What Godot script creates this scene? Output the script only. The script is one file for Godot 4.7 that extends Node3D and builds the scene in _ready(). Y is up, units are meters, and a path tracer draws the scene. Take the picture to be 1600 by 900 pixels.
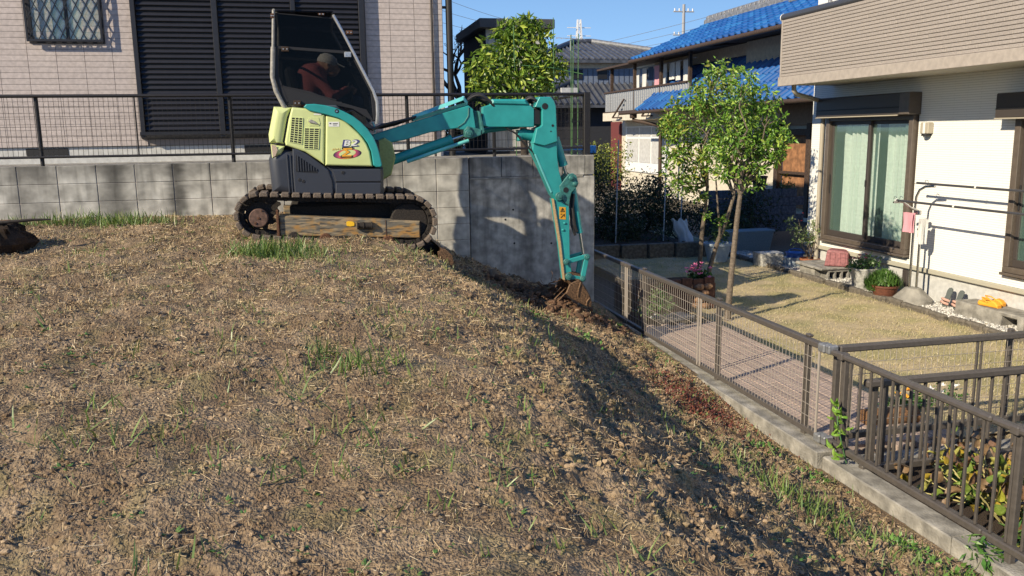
extends Node3D
# A small excavator digging at the edge of a dry mound, between two houses. Units are metres, the garden beyond the fence lies at y = 0.

const EYE := 2.36
const SUN_DIR := Vector3(1.6, -1.0, -0.83)
const MACHINE := Vector3(0.162, 1.376, -8.614)   # where the excavator stands
const MACHINE_SIZE := 0.955
var M := {}
var taken := {}
var rng := RandomNumberGenerator.new()
var na := FastNoiseLite.new()
var nb := FastNoiseLite.new()
var nc := FastNoiseLite.new()
var nd := FastNoiseLite.new()


func V2(x: float, y: float) -> Vector2:
	return Vector2(x, y)


func lin(r: float, g: float, b: float) -> Color:
	return Color(r, g, b).linear_to_srgb()


# ---------------------------------------------------------------- mesh builder
class MB:
	var v := PackedVector3Array()
	var n := PackedVector3Array()
	var c := PackedColorArray()
	var uv := PackedVector2Array()
	var col := Color.WHITE
	var use_uv := false

	func tri(a: Vector3, b: Vector3, d: Vector3, ka: Vector3, kb: Vector3, kd: Vector3) -> void:
		if (b - a).cross(d - a).dot(ka + kb + kd) > 0.0:
			v.append(a); v.append(d); v.append(b)
			n.append(ka); n.append(kd); n.append(kb)
		else:
			v.append(a); v.append(b); v.append(d)
			n.append(ka); n.append(kb); n.append(kd)
		c.append(col); c.append(col); c.append(col)

	func quad(a: Vector3, b: Vector3, d: Vector3, e: Vector3, k: Vector3) -> void:
		tri(a, b, d, k, k, k)
		tri(a, d, e, k, k, k)

	func quadn(a: Vector3, b: Vector3, d: Vector3, e: Vector3, ka: Vector3, kb: Vector3, kd: Vector3, ke: Vector3) -> void:
		tri(a, b, d, ka, kb, kd)
		tri(a, d, e, ka, kd, ke)

	func obox(xf: Transform3D, size: Vector3, bev := 0.0) -> void:
		var h := size * 0.5
		bev = minf(bev, minf(h.x, minf(h.y, h.z)) * 0.9)
		var bs := xf.basis.orthonormalized()
		for ax in 3:
			var b1 := (ax + 1) % 3
			var b2 := (ax + 2) % 3
			for s in [-1.0, 1.0]:
				var p := []
				for q in [[-1, -1], [1, -1], [1, 1], [-1, 1]]:
					var w := Vector3.ZERO
					w[ax] = s * h[ax]
					w[b1] = q[0] * (h[b1] - bev)
					w[b2] = q[1] * (h[b2] - bev)
					p.append(xf * w)
				var k := Vector3.ZERO
				k[ax] = s
				quad(p[0], p[1], p[2], p[3], bs * k)
		if bev <= 0.0:
			return
		for ax in 3:
			var b1 := (ax + 1) % 3
			var b2 := (ax + 2) % 3
			for s1 in [-1.0, 1.0]:
				for s2 in [-1.0, 1.0]:
					var p := []
					for q in [[0, -1], [0, 1], [1, 1], [1, -1]]:
						var w := Vector3.ZERO
						w[ax] = q[1] * (h[ax] - bev)
						w[b1] = s1 * (h[b1] - (0.0 if q[0] == 0 else bev))
						w[b2] = s2 * (h[b2] - (bev if q[0] == 0 else 0.0))
						p.append(xf * w)
					var k := Vector3.ZERO
					k[b1] = s1
					k[b2] = s2
					k = (bs * k).normalized()
					quad(p[0], p[1], p[2], p[3], k)
		for sx in [-1.0, 1.0]:
			for sy in [-1.0, 1.0]:
				for sz in [-1.0, 1.0]:
					var sg := Vector3(sx, sy, sz)
					var p := []
					for ax in 3:
						var w := Vector3.ZERO
						for k2 in 3:
							w[k2] = sg[k2] * (h[k2] - (0.0 if k2 == ax else bev))
						p.append(xf * w)
					var k := (bs * sg).normalized()
					tri(p[0], p[1], p[2], k, k, k)

	func box(lo: Vector3, hi: Vector3, bev := 0.0) -> void:
		obox(Transform3D(Basis.IDENTITY, (lo + hi) * 0.5), (hi - lo).abs(), bev)

	# a square bar from a to b
	func bar(a: Vector3, b: Vector3, w: float, h: float, up := Vector3.UP, bev := 0.0) -> void:
		var z := (b - a).normalized()
		if absf(z.dot(up)) > 0.98:
			up = Vector3.RIGHT
		var x := up.cross(z).normalized()
		var y := z.cross(x)
		obox(Transform3D(Basis(x, y, z), (a + b) * 0.5), Vector3(w, h, a.distance_to(b)), bev)

	func tube(pts: Array, r, sides := 8, caps := true) -> void:
		var m := pts.size()
		var rings := []
		var norms := []
		var side := Vector3.ZERO
		for i in m:
			var t: Vector3 = (pts[mini(i + 1, m - 1)] - pts[maxi(i - 1, 0)]).normalized()
			if side == Vector3.ZERO:
				side = t.cross(Vector3.UP if absf(t.y) < 0.9 else Vector3.RIGHT).normalized()
			side = (side - t * side.dot(t)).normalized()
			var other := t.cross(side)
			var rr: float = r[i] if r is Array else r
			var ring := PackedVector3Array()
			var nn := PackedVector3Array()
			for k in sides:
				var a := TAU * k / sides
				var d := side * cos(a) + other * sin(a)
				ring.append(pts[i] + d * rr)
				nn.append(d)
			rings.append(ring)
			norms.append(nn)
		for i in m - 1:
			for k in sides:
				var l := (k + 1) % sides
				quadn(rings[i][k], rings[i][l], rings[i + 1][l], rings[i + 1][k], norms[i][k], norms[i][l], norms[i + 1][l], norms[i + 1][k])
		if caps:
			for e in [0, m - 1]:
				var out: Vector3 = (pts[0] - pts[1]).normalized() if e == 0 else (pts[m - 1] - pts[m - 2]).normalized()
				for k in range(1, sides - 1):
					tri(rings[e][0], rings[e][k], rings[e][k + 1], out, out, out)

	func lathe(profile: Array, xf: Transform3D, seg := 16) -> void:
		var m := profile.size()
		for i in m - 1:
			var p: Vector2 = profile[i]
			var q: Vector2 = profile[i + 1]
			var k2 := Vector2(q.y - p.y, -(q.x - p.x)).normalized()
			for k in seg:
				var a := TAU * k / seg
				var b := TAU * (k + 1) / seg
				var da := Vector3(cos(a), 0, sin(a))
				var db := Vector3(cos(b), 0, sin(b))
				var up := Vector3(0, 1, 0)
				var ka := (xf.basis * (da * k2.x + up * k2.y)).normalized()
				var kb := (xf.basis * (db * k2.x + up * k2.y)).normalized()
				var A := xf * (da * p.x + up * p.y)
				var B := xf * (db * p.x + up * p.y)
				var C := xf * (db * q.x + up * q.y)
				var D := xf * (da * q.x + up * q.y)
				if p.x > 1e-5:
					tri(A, B, C, ka, kb, kb)
				if q.x > 1e-5:
					tri(A, C, D, ka, kb, ka)

	func disc(at: Vector3, axis: Vector3, r: float, thick: float, seg := 20, bev := 0.0) -> void:
		var y := axis.normalized()
		var x := y.cross(Vector3.UP if absf(y.y) < 0.9 else Vector3.RIGHT).normalized()
		var xf := Transform3D(Basis(x, y, x.cross(y)), at)
		lathe([Vector2(0, -thick / 2), Vector2(r - bev, -thick / 2), Vector2(r, -thick / 2 + bev), Vector2(r, thick / 2 - bev), Vector2(r - bev, thick / 2), Vector2(0, thick / 2)], xf, seg)

	func ball(at: Vector3, rad: Vector3, seg := 10, rows := 6, rough := 0.0, sd := 1) -> void:
		var rg := RandomNumberGenerator.new()
		rg.seed = sd
		var pts := []
		for i in rows + 1:
			var th := PI * i / rows
			var row := PackedVector3Array()
			for k in seg:
				var ph := TAU * k / seg
				var f := 1.0 + rg.randf_range(-rough, rough)
				row.append(Vector3(sin(th) * cos(ph), cos(th), sin(th) * sin(ph)) * (f if i > 0 and i < rows else 1.0))
			pts.append(row)
		for i in rows:
			for k in seg:
				var l := (k + 1) % seg
				var q := [pts[i][k], pts[i][l], pts[i + 1][l], pts[i + 1][k]]
				var w := []
				for e in q:
					w.append(at + e * rad)
				if rough > 0.0:
					var k1: Vector3 = ((q[0] + q[1] + q[2] + q[3]) / rad).normalized()
					if i > 0:
						tri(w[0], w[1], w[2], flat(w[0], w[1], w[2], k1), flat(w[0], w[1], w[2], k1), flat(w[0], w[1], w[2], k1))
					if i < rows - 1:
						tri(w[0], w[2], w[3], flat(w[0], w[2], w[3], k1), flat(w[0], w[2], w[3], k1), flat(w[0], w[2], w[3], k1))
				else:
					var ks := []
					for e in q:
						ks.append((e / rad).normalized())
					if i > 0:
						tri(w[0], w[1], w[2], ks[0], ks[1], ks[2])
					if i < rows - 1:
						tri(w[0], w[2], w[3], ks[0], ks[2], ks[3])

	func flat(a: Vector3, b: Vector3, d: Vector3, hint: Vector3) -> Vector3:
		var k := (b - a).cross(d - a).normalized()
		return k if k.dot(hint) >= 0.0 else -k

	# polygon in x, y of xf, from z0 to z1, with rounded edges
	func prism(poly: Array, z0: float, z1: float, bev := 0.0, segs := 1, xf := Transform3D.IDENTITY, smooth_deg := 32.0) -> void:
		var p := PackedVector2Array(poly)
		var area := 0.0
		var m := p.size()
		for i in m:
			area += p[i].cross(p[(i + 1) % m])
		if area < 0.0:
			p.reverse()
		var en := PackedVector2Array()
		for i in m:
			var d := (p[(i + 1) % m] - p[i]).normalized()
			en.append(Vector2(d.y, -d.x))
		var mit := PackedVector2Array()
		var na := PackedVector2Array()
		var nb := PackedVector2Array()
		for i in m:
			var a := en[(i + m - 1) % m]
			var b := en[i]
			var s := (a + b).normalized()
			mit.append(-s / maxf(0.4, s.dot(b)))
			if rad_to_deg(absf(a.angle_to(b))) < smooth_deg:
				na.append(s); nb.append(s)
			else:
				na.append(a); nb.append(b)
		var rings := []
		if bev > 0.0:
			for k in segs + 1:
				var a := PI / 2 * k / segs
				rings.append([bev * (1.0 - sin(a)), z1 - bev * (1.0 - cos(a)), sin(a), cos(a)])
			for k in segs + 1:
				var a := PI / 2 * (segs - k) / segs
				rings.append([bev * (1.0 - sin(a)), z0 + bev * (1.0 - cos(a)), sin(a), -cos(a)])
		else:
			rings = [[0.0, z1, 1.0, 0.0], [0.0, z0, 1.0, 0.0]]
		var bs := xf.basis
		var ring_pts := []
		for r in rings:
			var q := PackedVector3Array()
			for i in m:
				var w: Vector2 = p[i] + mit[i] * r[0]
				q.append(xf * Vector3(w.x, w.y, r[1]))
			ring_pts.append(q)
		for r in rings.size() - 1:
			var A = rings[r]
			var B = rings[r + 1]
			if segs == 1 and bev > 0.0 and r != 1:
				A = [0, 0, 0.7, 0.7 * (1.0 if r == 0 else -1.0)]
				B = A
			elif segs == 1 and bev > 0.0:
				A = [0, 0, 1.0, 0.0]
				B = A
			for i in m:
				var j := (i + 1) % m
				var kiA := (bs * Vector3(nb[i].x * A[2], nb[i].y * A[2], A[3])).normalized()
				var kjA := (bs * Vector3(na[j].x * A[2], na[j].y * A[2], A[3])).normalized()
				var kiB := (bs * Vector3(nb[i].x * B[2], nb[i].y * B[2], B[3])).normalized()
				var kjB := (bs * Vector3(na[j].x * B[2], na[j].y * B[2], B[3])).normalized()
				quadn(ring_pts[r][i], ring_pts[r][j], ring_pts[r + 1][j], ring_pts[r + 1][i], kiA, kjA, kjB, kiB)
		for e in [0, rings.size() - 1]:
			var flat2 := PackedVector2Array()
			for i in m:
				flat2.append(p[i] + mit[i] * rings[e][0])
			var ix := Geometry2D.triangulate_polygon(flat2)
			var k := (bs * Vector3(0, 0, 1 if e == 0 else -1)).normalized()
			for t in range(0, ix.size(), 3):
				tri(ring_pts[e][ix[t]], ring_pts[e][ix[t + 1]], ring_pts[e][ix[t + 2]], k, k, k)

	# a sheet given by a function over 0..nu, 0..nv
	func grid(nu: int, nv: int, f: Callable, hint := Vector3.UP) -> void:
		var pts := []
		for j in nv + 1:
			var row := PackedVector3Array()
			for i in nu + 1:
				row.append(f.call(float(i) / nu, float(j) / nv))
			pts.append(row)
		var ns := []
		for j in nv + 1:
			var row := PackedVector3Array()
			for i in nu + 1:
				var du: Vector3 = pts[j][mini(i + 1, nu)] - pts[j][maxi(i - 1, 0)]
				var dv: Vector3 = pts[mini(j + 1, nv)][i] - pts[maxi(j - 1, 0)][i]
				var k := du.cross(dv).normalized()
				row.append(k if k.dot(hint) >= 0.0 else -k)
			ns.append(row)
		for j in nv:
			for i in nu:
				quadn(pts[j][i], pts[j][i + 1], pts[j + 1][i + 1], pts[j + 1][i], ns[j][i], ns[j][i + 1], ns[j + 1][i + 1], ns[j + 1][i])

	func uv_xy(x0: float, y0: float, w: float, h: float) -> void:
		uv.resize(v.size())
		for i in v.size():
			uv[i] = Vector2((v[i].x - x0) / w, 1.0 - (v[i].y - y0) / h)
		use_uv = true

	func uv_zy(z0: float, y0: float, w: float, h: float) -> void:
		uv.resize(v.size())
		for i in v.size():
			uv[i] = Vector2((v[i].z - z0) / w, 1.0 - (v[i].y - y0) / h)
		use_uv = true

	func mesh() -> ArrayMesh:
		var a := []
		a.resize(Mesh.ARRAY_MAX)
		a[Mesh.ARRAY_VERTEX] = v
		a[Mesh.ARRAY_NORMAL] = n
		a[Mesh.ARRAY_COLOR] = c
		if use_uv:
			a[Mesh.ARRAY_TEX_UV] = uv
		var m := ArrayMesh.new()
		m.add_surface_from_arrays(Mesh.PRIMITIVE_TRIANGLES, a)
		return m


# ---------------------------------------------------------------- naming and placing
func numbered(called: String) -> String:
	if not taken.has(called):
		taken[called] = 0
		return called
	taken[called] += 1
	return "%s_%03d" % [called, taken[called]]


func thing(called: String, label: String, category: String, at := Vector3.ZERO, group := "") -> Node3D:
	var o := Node3D.new()
	o.name = numbered(called)
	add_child(o)
	o.position = at
	tag(o, label, category, group)
	return o


func tag(o: Node3D, label: String, category: String, group := "") -> void:
	o.set_meta("label", label)
	o.set_meta("category", category)
	if group:
		o.set_meta("group", group)


func put(mb, called: String, m: Material, parent: Node3D = null, kind := "") -> MeshInstance3D:
	var o := MeshInstance3D.new()
	o.mesh = mb.mesh() if mb is MB else mb
	o.material_override = m
	if parent == null:
		o.name = numbered(called)
		add_child(o)
	else:
		o.name = part_name(parent, called)
		parent.add_child(o, true)
	if kind:
		o.set_meta("kind", kind)
	return o


var part_count := {}
func part_name(parent: Node3D, called: String) -> String:
	var key := "%d/%s" % [parent.get_instance_id(), called]
	var k: int = part_count.get(key, -1) + 1
	part_count[key] = k
	return called if k == 0 else "%s_%03d" % [called, k]


func struct(mb, called: String, m: Material) -> MeshInstance3D:
	return put(mb, called, m, null, "structure")


func scatter(called: String, mesh: Mesh, where: Array, tints: Array, m: Material, parent: Node3D = null, stuff := true) -> MultiMeshInstance3D:
	var mm := MultiMesh.new()
	mm.transform_format = MultiMesh.TRANSFORM_3D
	mm.use_colors = true
	mm.mesh = mesh
	mm.instance_count = where.size()
	for i in where.size():
		mm.set_instance_transform(i, where[i])
		mm.set_instance_color(i, tints[i])
	var o := MultiMeshInstance3D.new()
	o.multimesh = mm
	o.material_override = m
	if parent == null:
		o.name = numbered(called)
		add_child(o)
	else:
		o.name = part_name(parent, called)
		parent.add_child(o, true)
	if stuff:
		o.set_meta("kind", "stuff")
	return o


func dup(root: Node3D, at: Vector3, turn: float, label: String, group := "") -> Node3D:
	var r: Node3D = root.duplicate()
	r.name = numbered(String(root.name))
	add_child(r)
	r.position = at
	r.rotation.y = turn
	r.set_meta("label", label)
	if group:
		r.set_meta("group", group)
	return r


# ---------------------------------------------------------------- materials
func noise_tex(sd: int, freq: float, oct: int, lo: float, hi: float, size := 512, kind := FastNoiseLite.TYPE_SIMPLEX_SMOOTH) -> NoiseTexture2D:
	var f := FastNoiseLite.new()
	f.seed = sd
	f.noise_type = kind
	f.frequency = freq
	f.fractal_octaves = oct
	var t := NoiseTexture2D.new()
	t.noise = f
	t.width = size
	t.height = size
	t.seamless = true
	var g := Gradient.new()
	g.set_color(0, Color(lo, lo, lo))
	g.set_color(1, Color(hi, hi, hi))
	t.color_ramp = g
	return t


var tex := {}
func mat(key: String, color: Color, rough := 0.8, texture := "", scale := 1.0, bump := 0.0, bump_tex := "", metal := 0.0, vc := false) -> StandardMaterial3D:
	var m := StandardMaterial3D.new()
	m.resource_name = key
	m.albedo_color = color
	m.roughness = rough
	m.metallic = metal
	m.vertex_color_use_as_albedo = vc
	if texture:
		m.albedo_texture = tex[texture]
		m.uv1_triplanar = true
		m.uv1_world_triplanar = true
		m.uv1_scale = Vector3.ONE * scale
	if bump_tex:
		m.heightmap_enabled = true
		m.heightmap_texture = tex[bump_tex]
		m.heightmap_scale = bump
	M[key] = m
	return m


func materials() -> void:
	tex.fine = noise_tex(1, 0.05, 4, 0.72, 1.0)
	tex.mottle = noise_tex(2, 0.012, 5, 0.6, 1.0)
	tex.soil = noise_tex(3, 0.05, 5, 0.5, 1.0, 1024)
	tex.faint = noise_tex(4, 0.02, 4, 0.86, 1.0)
	tex.dust = noise_tex(9, 0.012, 4, 0.92, 1.0)
	tex.clumps = noise_tex(15, 0.042, 5, 0.0, 1.0, 1024)
	tex.bumps = noise_tex(5, 0.05, 5, 0.0, 1.0)
	tex.grain = noise_tex(6, 0.1, 3, 0.0, 1.0)
	tex.rusty = noise_tex(7, 0.03, 5, 0.35, 1.0)
	tex.worn = noise_tex(8, 0.018, 6, 0.7, 1.0)
	mat("soil", Color.WHITE, 0.95, "soil", 1.15, 1.7, "clumps", 0.0, true)
	mat("clod", Color.WHITE, 0.95, "fine", 8.0, 0.0, "", 0.0, true)
	mat("lawn", Color.WHITE, 0.95, "faint", 1.3, 0.5, "bumps", 0.0, true)
	mat("leaf", Color.WHITE, 0.42, "", 1.0, 0.0, "", 0.0, true)
	M.leaf.backlight_enabled = true
	M.leaf.backlight = Color(0.55, 0.6, 0.3)
	mat("dry", Color.WHITE, 0.8, "", 1.0, 0.0, "", 0.0, true)
	M.dry.backlight_enabled = true
	M.dry.backlight = Color(0.3, 0.3, 0.25)
	mat("petal", Color.WHITE, 0.6, "", 1.0, 0.0, "", 0.0, true)
	M.petal.backlight_enabled = true
	M.petal.backlight = Color(0.4, 0.4, 0.4)
	mat("bark", lin(0.30, 0.24, 0.18), 0.9, "mottle", 3.0, 1.0, "bumps")
	mat("stump", lin(0.15, 0.085, 0.045), 0.95, "rusty", 5.0, 1.5, "bumps")
	mat("bark_dark", lin(0.07, 0.055, 0.045), 0.9, "mottle", 3.0)
	mat("concrete", lin(0.42, 0.40, 0.36), 0.9, "mottle", 1.0, 0.5, "grain")
	mat("concrete_pale", lin(0.46, 0.435, 0.38), 0.9, "mottle", 0.9, 0.4, "grain")
	mat("plaster", lin(0.46, 0.43, 0.37), 0.85, "faint", 0.8)
	mat("fence_brown", lin(0.105, 0.092, 0.082), 0.42, "faint", 2.0)
	mat("fence_wire", lin(0.34, 0.30, 0.26), 0.45)
	mat("fence_black", lin(0.012, 0.011, 0.013), 0.5)
	mat("silver", lin(0.55, 0.56, 0.57), 0.35, "faint", 3.0, 0.0, "", 0.6)
	mat("steel", lin(0.5, 0.5, 0.5), 0.22, "", 1.0, 0.0, "", 1.0)
	mat("galv", lin(0.42, 0.43, 0.44), 0.4, "worn", 2.0, 0.0, "", 0.5)
	mat("dark_glass", Color(0.012, 0.012, 0.018, 0.73), 0.04)
	M.dark_glass.metallic_specular = 0.22
	M.dark_glass.transparency = BaseMaterial3D.TRANSPARENCY_ALPHA
	mat("pane", Color(0.55, 0.7, 0.65, 0.12), 0.03)
	M.pane.transparency = BaseMaterial3D.TRANSPARENCY_ALPHA
	# machine
	mat("teal", lin(0.032, 0.34, 0.33), 0.36, "faint", 0.45)
	mat("teal_faded", lin(0.15, 0.56, 0.54), 0.42, "faint", 0.6)
	mat("teal_grimy", lin(0.05, 0.23, 0.21), 0.55, "worn", 2.0)
	mat("lime", lin(0.66, 0.73, 0.32), 0.36, "dust", 0.5)
	mat("black_plastic", lin(0.036, 0.040, 0.052), 0.42)
	mat("black", lin(0.012, 0.012, 0.014), 0.6)
	mat("hose", lin(0.020, 0.019, 0.019), 0.5)
	mat("track", lin(0.055, 0.043, 0.035), 0.9, "rusty", 4.0)
	mat("pad", lin(0.23, 0.18, 0.14), 0.92, "worn", 6.0, 0.6, "bumps")
	mat("hub", lin(0.20, 0.115, 0.085), 0.85, "mottle", 4.0)
	mat("rust", lin(0.22, 0.095, 0.045), 0.85, "rusty", 5.0)
	mat("bare", lin(0.33, 0.19, 0.10), 0.6, "rusty", 3.0, 0.0, "", 0.3)
	mat("tube_grey", lin(0.45, 0.43, 0.38), 0.5, "worn", 3.0)
	mat("orange_label", lin(0.75, 0.36, 0.02), 0.5, "faint", 6.0)
	mat("yellow_label", lin(0.85, 0.50, 0.02), 0.5)
	mat("white_label", lin(0.75, 0.75, 0.7), 0.5)
	mat("skin", lin(0.45, 0.26, 0.17), 0.6)
	mat("pink_shirt", lin(0.42, 0.12, 0.13), 0.9, "faint", 6.0)
	mat("trousers", lin(0.06, 0.09, 0.15), 0.9, "faint", 6.0)
	mat("towel_white", lin(0.72, 0.72, 0.70), 0.95, "faint", 6.0)
	# left house
	for k in 4:
		var f: float = [1.0, 0.965, 1.03, 0.985][k]
		mat("tile%d" % k, lin(0.57 * f, 0.495 * f, 0.46 * f), 0.75, "faint", 1.5, 0.10, "grain")
	mat("grout", lin(0.27, 0.23, 0.21), 0.9)
	mat("shutter", lin(0.020, 0.020, 0.025), 0.40, "faint", 1.0)
	mat("curtain_grey", lin(0.5, 0.5, 0.47), 0.95)
	mat("reflection_blue", lin(0.12, 0.16, 0.26), 0.9)  # colour of the reflection painted into the grille window's left half
	# white house
	mat("white_wall", lin(0.80, 0.80, 0.76), 0.7)
	mat("foundation", lin(0.60, 0.60, 0.58), 0.85, "faint", 1.0)
	for k in 3:
		var f: float = [1.0, 0.97, 1.03][k]
		mat("board%d" % k, lin(0.425 * f, 0.375 * f, 0.335 * f), 0.7, "faint", 3.0, 0.3, "grain")
	mat("fascia", lin(0.45, 0.395, 0.345), 0.6, "faint", 1.0)
	mat("soffit", lin(0.50, 0.48, 0.42), 0.8)
	mat("frame_bronze", lin(0.13, 0.105, 0.085), 0.42, "faint", 1.0)
	mat("box_brown", lin(0.055, 0.046, 0.042), 0.5)
	mat("pipe_beige", lin(0.40, 0.36, 0.29), 0.5)
	mat("pipe_dark", lin(0.035, 0.028, 0.026), 0.5)
	mat("rail_dark", lin(0.055, 0.055, 0.062), 0.35)
	mat("curtain", lin(0.70, 0.83, 0.76), 0.95, "faint", 2.0)
	mat("flashing", lin(0.42, 0.40, 0.32), 0.55)
	# beyond
	for k in 4:
		mat("blue_tile%d" % k, [lin(0.012, 0.085, 0.30), lin(0.014, 0.10, 0.33), lin(0.010, 0.07, 0.26), lin(0.02, 0.13, 0.36)][k], 0.36)
	mat("grey_tile", lin(0.13, 0.14, 0.165), 0.45, "mottle", 0.4)
	mat("grey_tile2", lin(0.105, 0.112, 0.135), 0.45, "mottle", 0.4)
	mat("ridge", lin(0.30, 0.31, 0.33), 0.5, "mottle", 0.8)
	mat("cream", lin(0.62, 0.53, 0.40), 0.85, "faint", 0.6)
	mat("cream_white", lin(0.70, 0.64, 0.52), 0.8, "faint", 0.6)
	mat("brown_wood", lin(0.10, 0.062, 0.042), 0.7, "mottle", 2.0)
	mat("orange_wall", lin(0.46, 0.22, 0.10), 0.8, "mottle", 0.7)
	mat("maroon", lin(0.17, 0.042, 0.040), 0.7, "faint", 1.0)
	mat("slate_blue", lin(0.17, 0.21, 0.29), 0.7, "faint", 0.6)
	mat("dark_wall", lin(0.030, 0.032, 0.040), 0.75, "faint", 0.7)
	mat("shed_roof", lin(0.060, 0.062, 0.070), 0.6)
	mat("shed_wall", lin(0.56, 0.56, 0.55), 0.8, "faint", 0.5)
	mat("white_paint", lin(0.75, 0.75, 0.74), 0.5)
	mat("room", lin(0.28, 0.29, 0.29), 0.9)
	mat("stake", lin(0.07, 0.17, 0.06), 0.5)
	mat("cable", lin(0.16, 0.17, 0.19), 0.6)
	mat("pole_grey", lin(0.35, 0.35, 0.36), 0.7)
	# garden
	for k in 4:
		var f: float = [1.0, 0.9, 1.08, 0.97][k]
		mat("paver%d" % k, lin(0.60 * f, 0.46 * f, 0.375 * f), 0.9, "fine", 3.0, 0.4, "grain")
	mat("sand_joint", lin(0.54, 0.43, 0.34), 0.95, "fine", 6.0)
	mat("terracotta", lin(0.48, 0.17, 0.075), 0.8, "mottle", 4.0)
	mat("brown_pot", lin(0.22, 0.075, 0.04), 0.7, "mottle", 4.0)
	mat("white_pot", lin(0.70, 0.69, 0.64), 0.7, "mottle", 3.0)
	mat("grey_planter", lin(0.24, 0.28, 0.29), 0.7, "faint", 3.0)
	mat("blue_plastic", lin(0.03, 0.11, 0.40), 0.4)
	mat("pale_blue", lin(0.45, 0.53, 0.60), 0.6, "faint", 3.0)
	mat("pink_tub", lin(0.50, 0.20, 0.21), 0.6, "mottle", 3.0)
	mat("foam_grey", lin(0.10, 0.115, 0.11), 0.8)
	mat("foam_orange", lin(0.85, 0.37, 0.03), 0.7)
	mat("pink_foot", lin(0.55, 0.33, 0.26), 0.8)
	mat("pebble", Color.WHITE, 0.8, "", 1.0, 0.0, "", 0.0, true)
	mat("edging", lin(0.22, 0.19, 0.15), 0.9, "mottle", 2.0, 0.6, "bumps")
	mat("wood_edge", lin(0.16, 0.07, 0.045), 0.85, "mottle", 3.0)
	mat("log_end", lin(0.42, 0.22, 0.10), 0.9, "rusty", 6.0)
	mat("brick_tan", lin(0.50, 0.29, 0.16), 0.9, "mottle", 5.0, 0.5, "bumps")
	mat("pink_cloth", lin(0.72, 0.36, 0.42), 0.95, "faint", 8.0)
	mat("sheet_cloth", lin(0.55, 0.62, 0.68), 0.8, "faint", 5.0)
	mat("earth_dark", lin(0.10, 0.065, 0.042), 0.95, "soil", 3.0, 1.5, "bumps")
	mat("far_ground", lin(0.20, 0.17, 0.12), 0.95, "soil", 0.4)


# ---------------------------------------------------------------- terrain
func lerp_table(x: float, xs: Array, ys: Array) -> float:
	if x <= xs[0]:
		return ys[0]
	for i in range(1, xs.size()):
		if x <= xs[i]:
			return lerpf(ys[i - 1], ys[i], (x - xs[i - 1]) / (xs[i] - xs[i - 1]))
	return ys[-1]


func plateau(z: float) -> float:
	return lerp_table(z, [-10.25, -8.6, -7.9, -6.5, -5.0, -2.5, 0.0, 4.0], [1.48, 1.455, 1.435, 1.33, 1.2, 0.98, 0.85, 0.8])


func foot(z: float) -> float:
	return lerp_table(z, [-10.25, -9.0, -7.3, -6.0], [0.16, 0.06, 0.03, -0.10])


var g_table := PackedFloat32Array()
var g_near := PackedFloat32Array()
func slope_share(t: float, z: float) -> float:
	if g_table.is_empty():
		for i in 201:
			var s := 0.0
			for k in range(-4, 5):
				s += lerp_table(clampf(i / 200.0 + k * 0.012, 0.0, 1.0), [0.0, 0.25, 0.38, 0.46, 0.60, 0.68, 0.80, 1.0], [0.0, 0.035, 0.12, 0.22, 0.515, 0.66, 0.82, 1.0])
			g_near.append(s / 9.0)
		for i in 201:
			var s := 0.0
			for k in range(-4, 5):
				s += lerp_table(clampf(i / 200.0 + k * 0.012, 0.0, 1.0), [0.0, 0.2, 0.33, 0.416, 0.485, 0.56, 0.667, 0.82, 1.0], [0.0, 0.03, 0.12, 0.28, 0.41, 0.5, 0.66, 0.8, 1.0])
			g_table.append(s / 9.0)
	var f := clampf(t, 0.0, 1.0) * 200.0
	var i := mini(int(f), 199)
	return lerpf(lerpf(g_table[i], g_table[i + 1], f - i), lerpf(g_near[i], g_near[i + 1], f - i), smoothstep(-7.8, -6.2, z))


func mound(x: float, z: float) -> float:
	var t := (x + 0.3) / 3.75
	var p := plateau(z)
	var h := p + (foot(z) - p) * slope_share(t, z)
	h -= 0.09 * exp(-(pow(x - 1.3, 2) / 0.10 + pow(z + 8.3, 2) / 0.16))
	# the hole being dug and its spoil
	h += 0.17 * exp(-(pow(x - 2.42, 2) / 0.06 + pow(z + 8.85, 2) / 0.08)) + 0.08 * exp(-(pow(x - 2.68, 2) / 0.03 + pow(z + 8.45, 2) / 0.03))
	return h


func soil_height(x: float, z: float) -> float:
	var t := clampf((x + 0.3) / 3.75, 0.0, 1.0)
	var rough := 1.0 + 1.4 * smoothstep(0.25, 0.5, t) * (1.0 - smoothstep(0.9, 1.0, t))
	var edge := smoothstep(3.46, 3.2, x)
	var r := nc.get_noise_2d(x * 15.0, z * 15.0)
	var r2 := nd.get_noise_2d(x * 34.0, z * 34.0)
	var packed := smoothstep(-0.25, 0.35, na.get_noise_2d(x * 0.8 + 31.0, z * 0.8)) * (1.0 - smoothstep(0.3, 0.5, t) * 0.7)
	r *= 1.0 - 0.5 * packed
	r2 *= 1.0 - 0.3 * packed
	return mound(x, z) + (0.045 * na.get_noise_2d(x * 0.9, z * 0.9) + 0.022 * nb.get_noise_2d(x * 3.3, z * 3.3) * rough) * edge + (0.015 * r * rough + 0.008 * r2 + 0.012 * maxf(0.0, absf(r) - 0.25) * rough) * (0.3 + 0.7 * edge)


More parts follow.
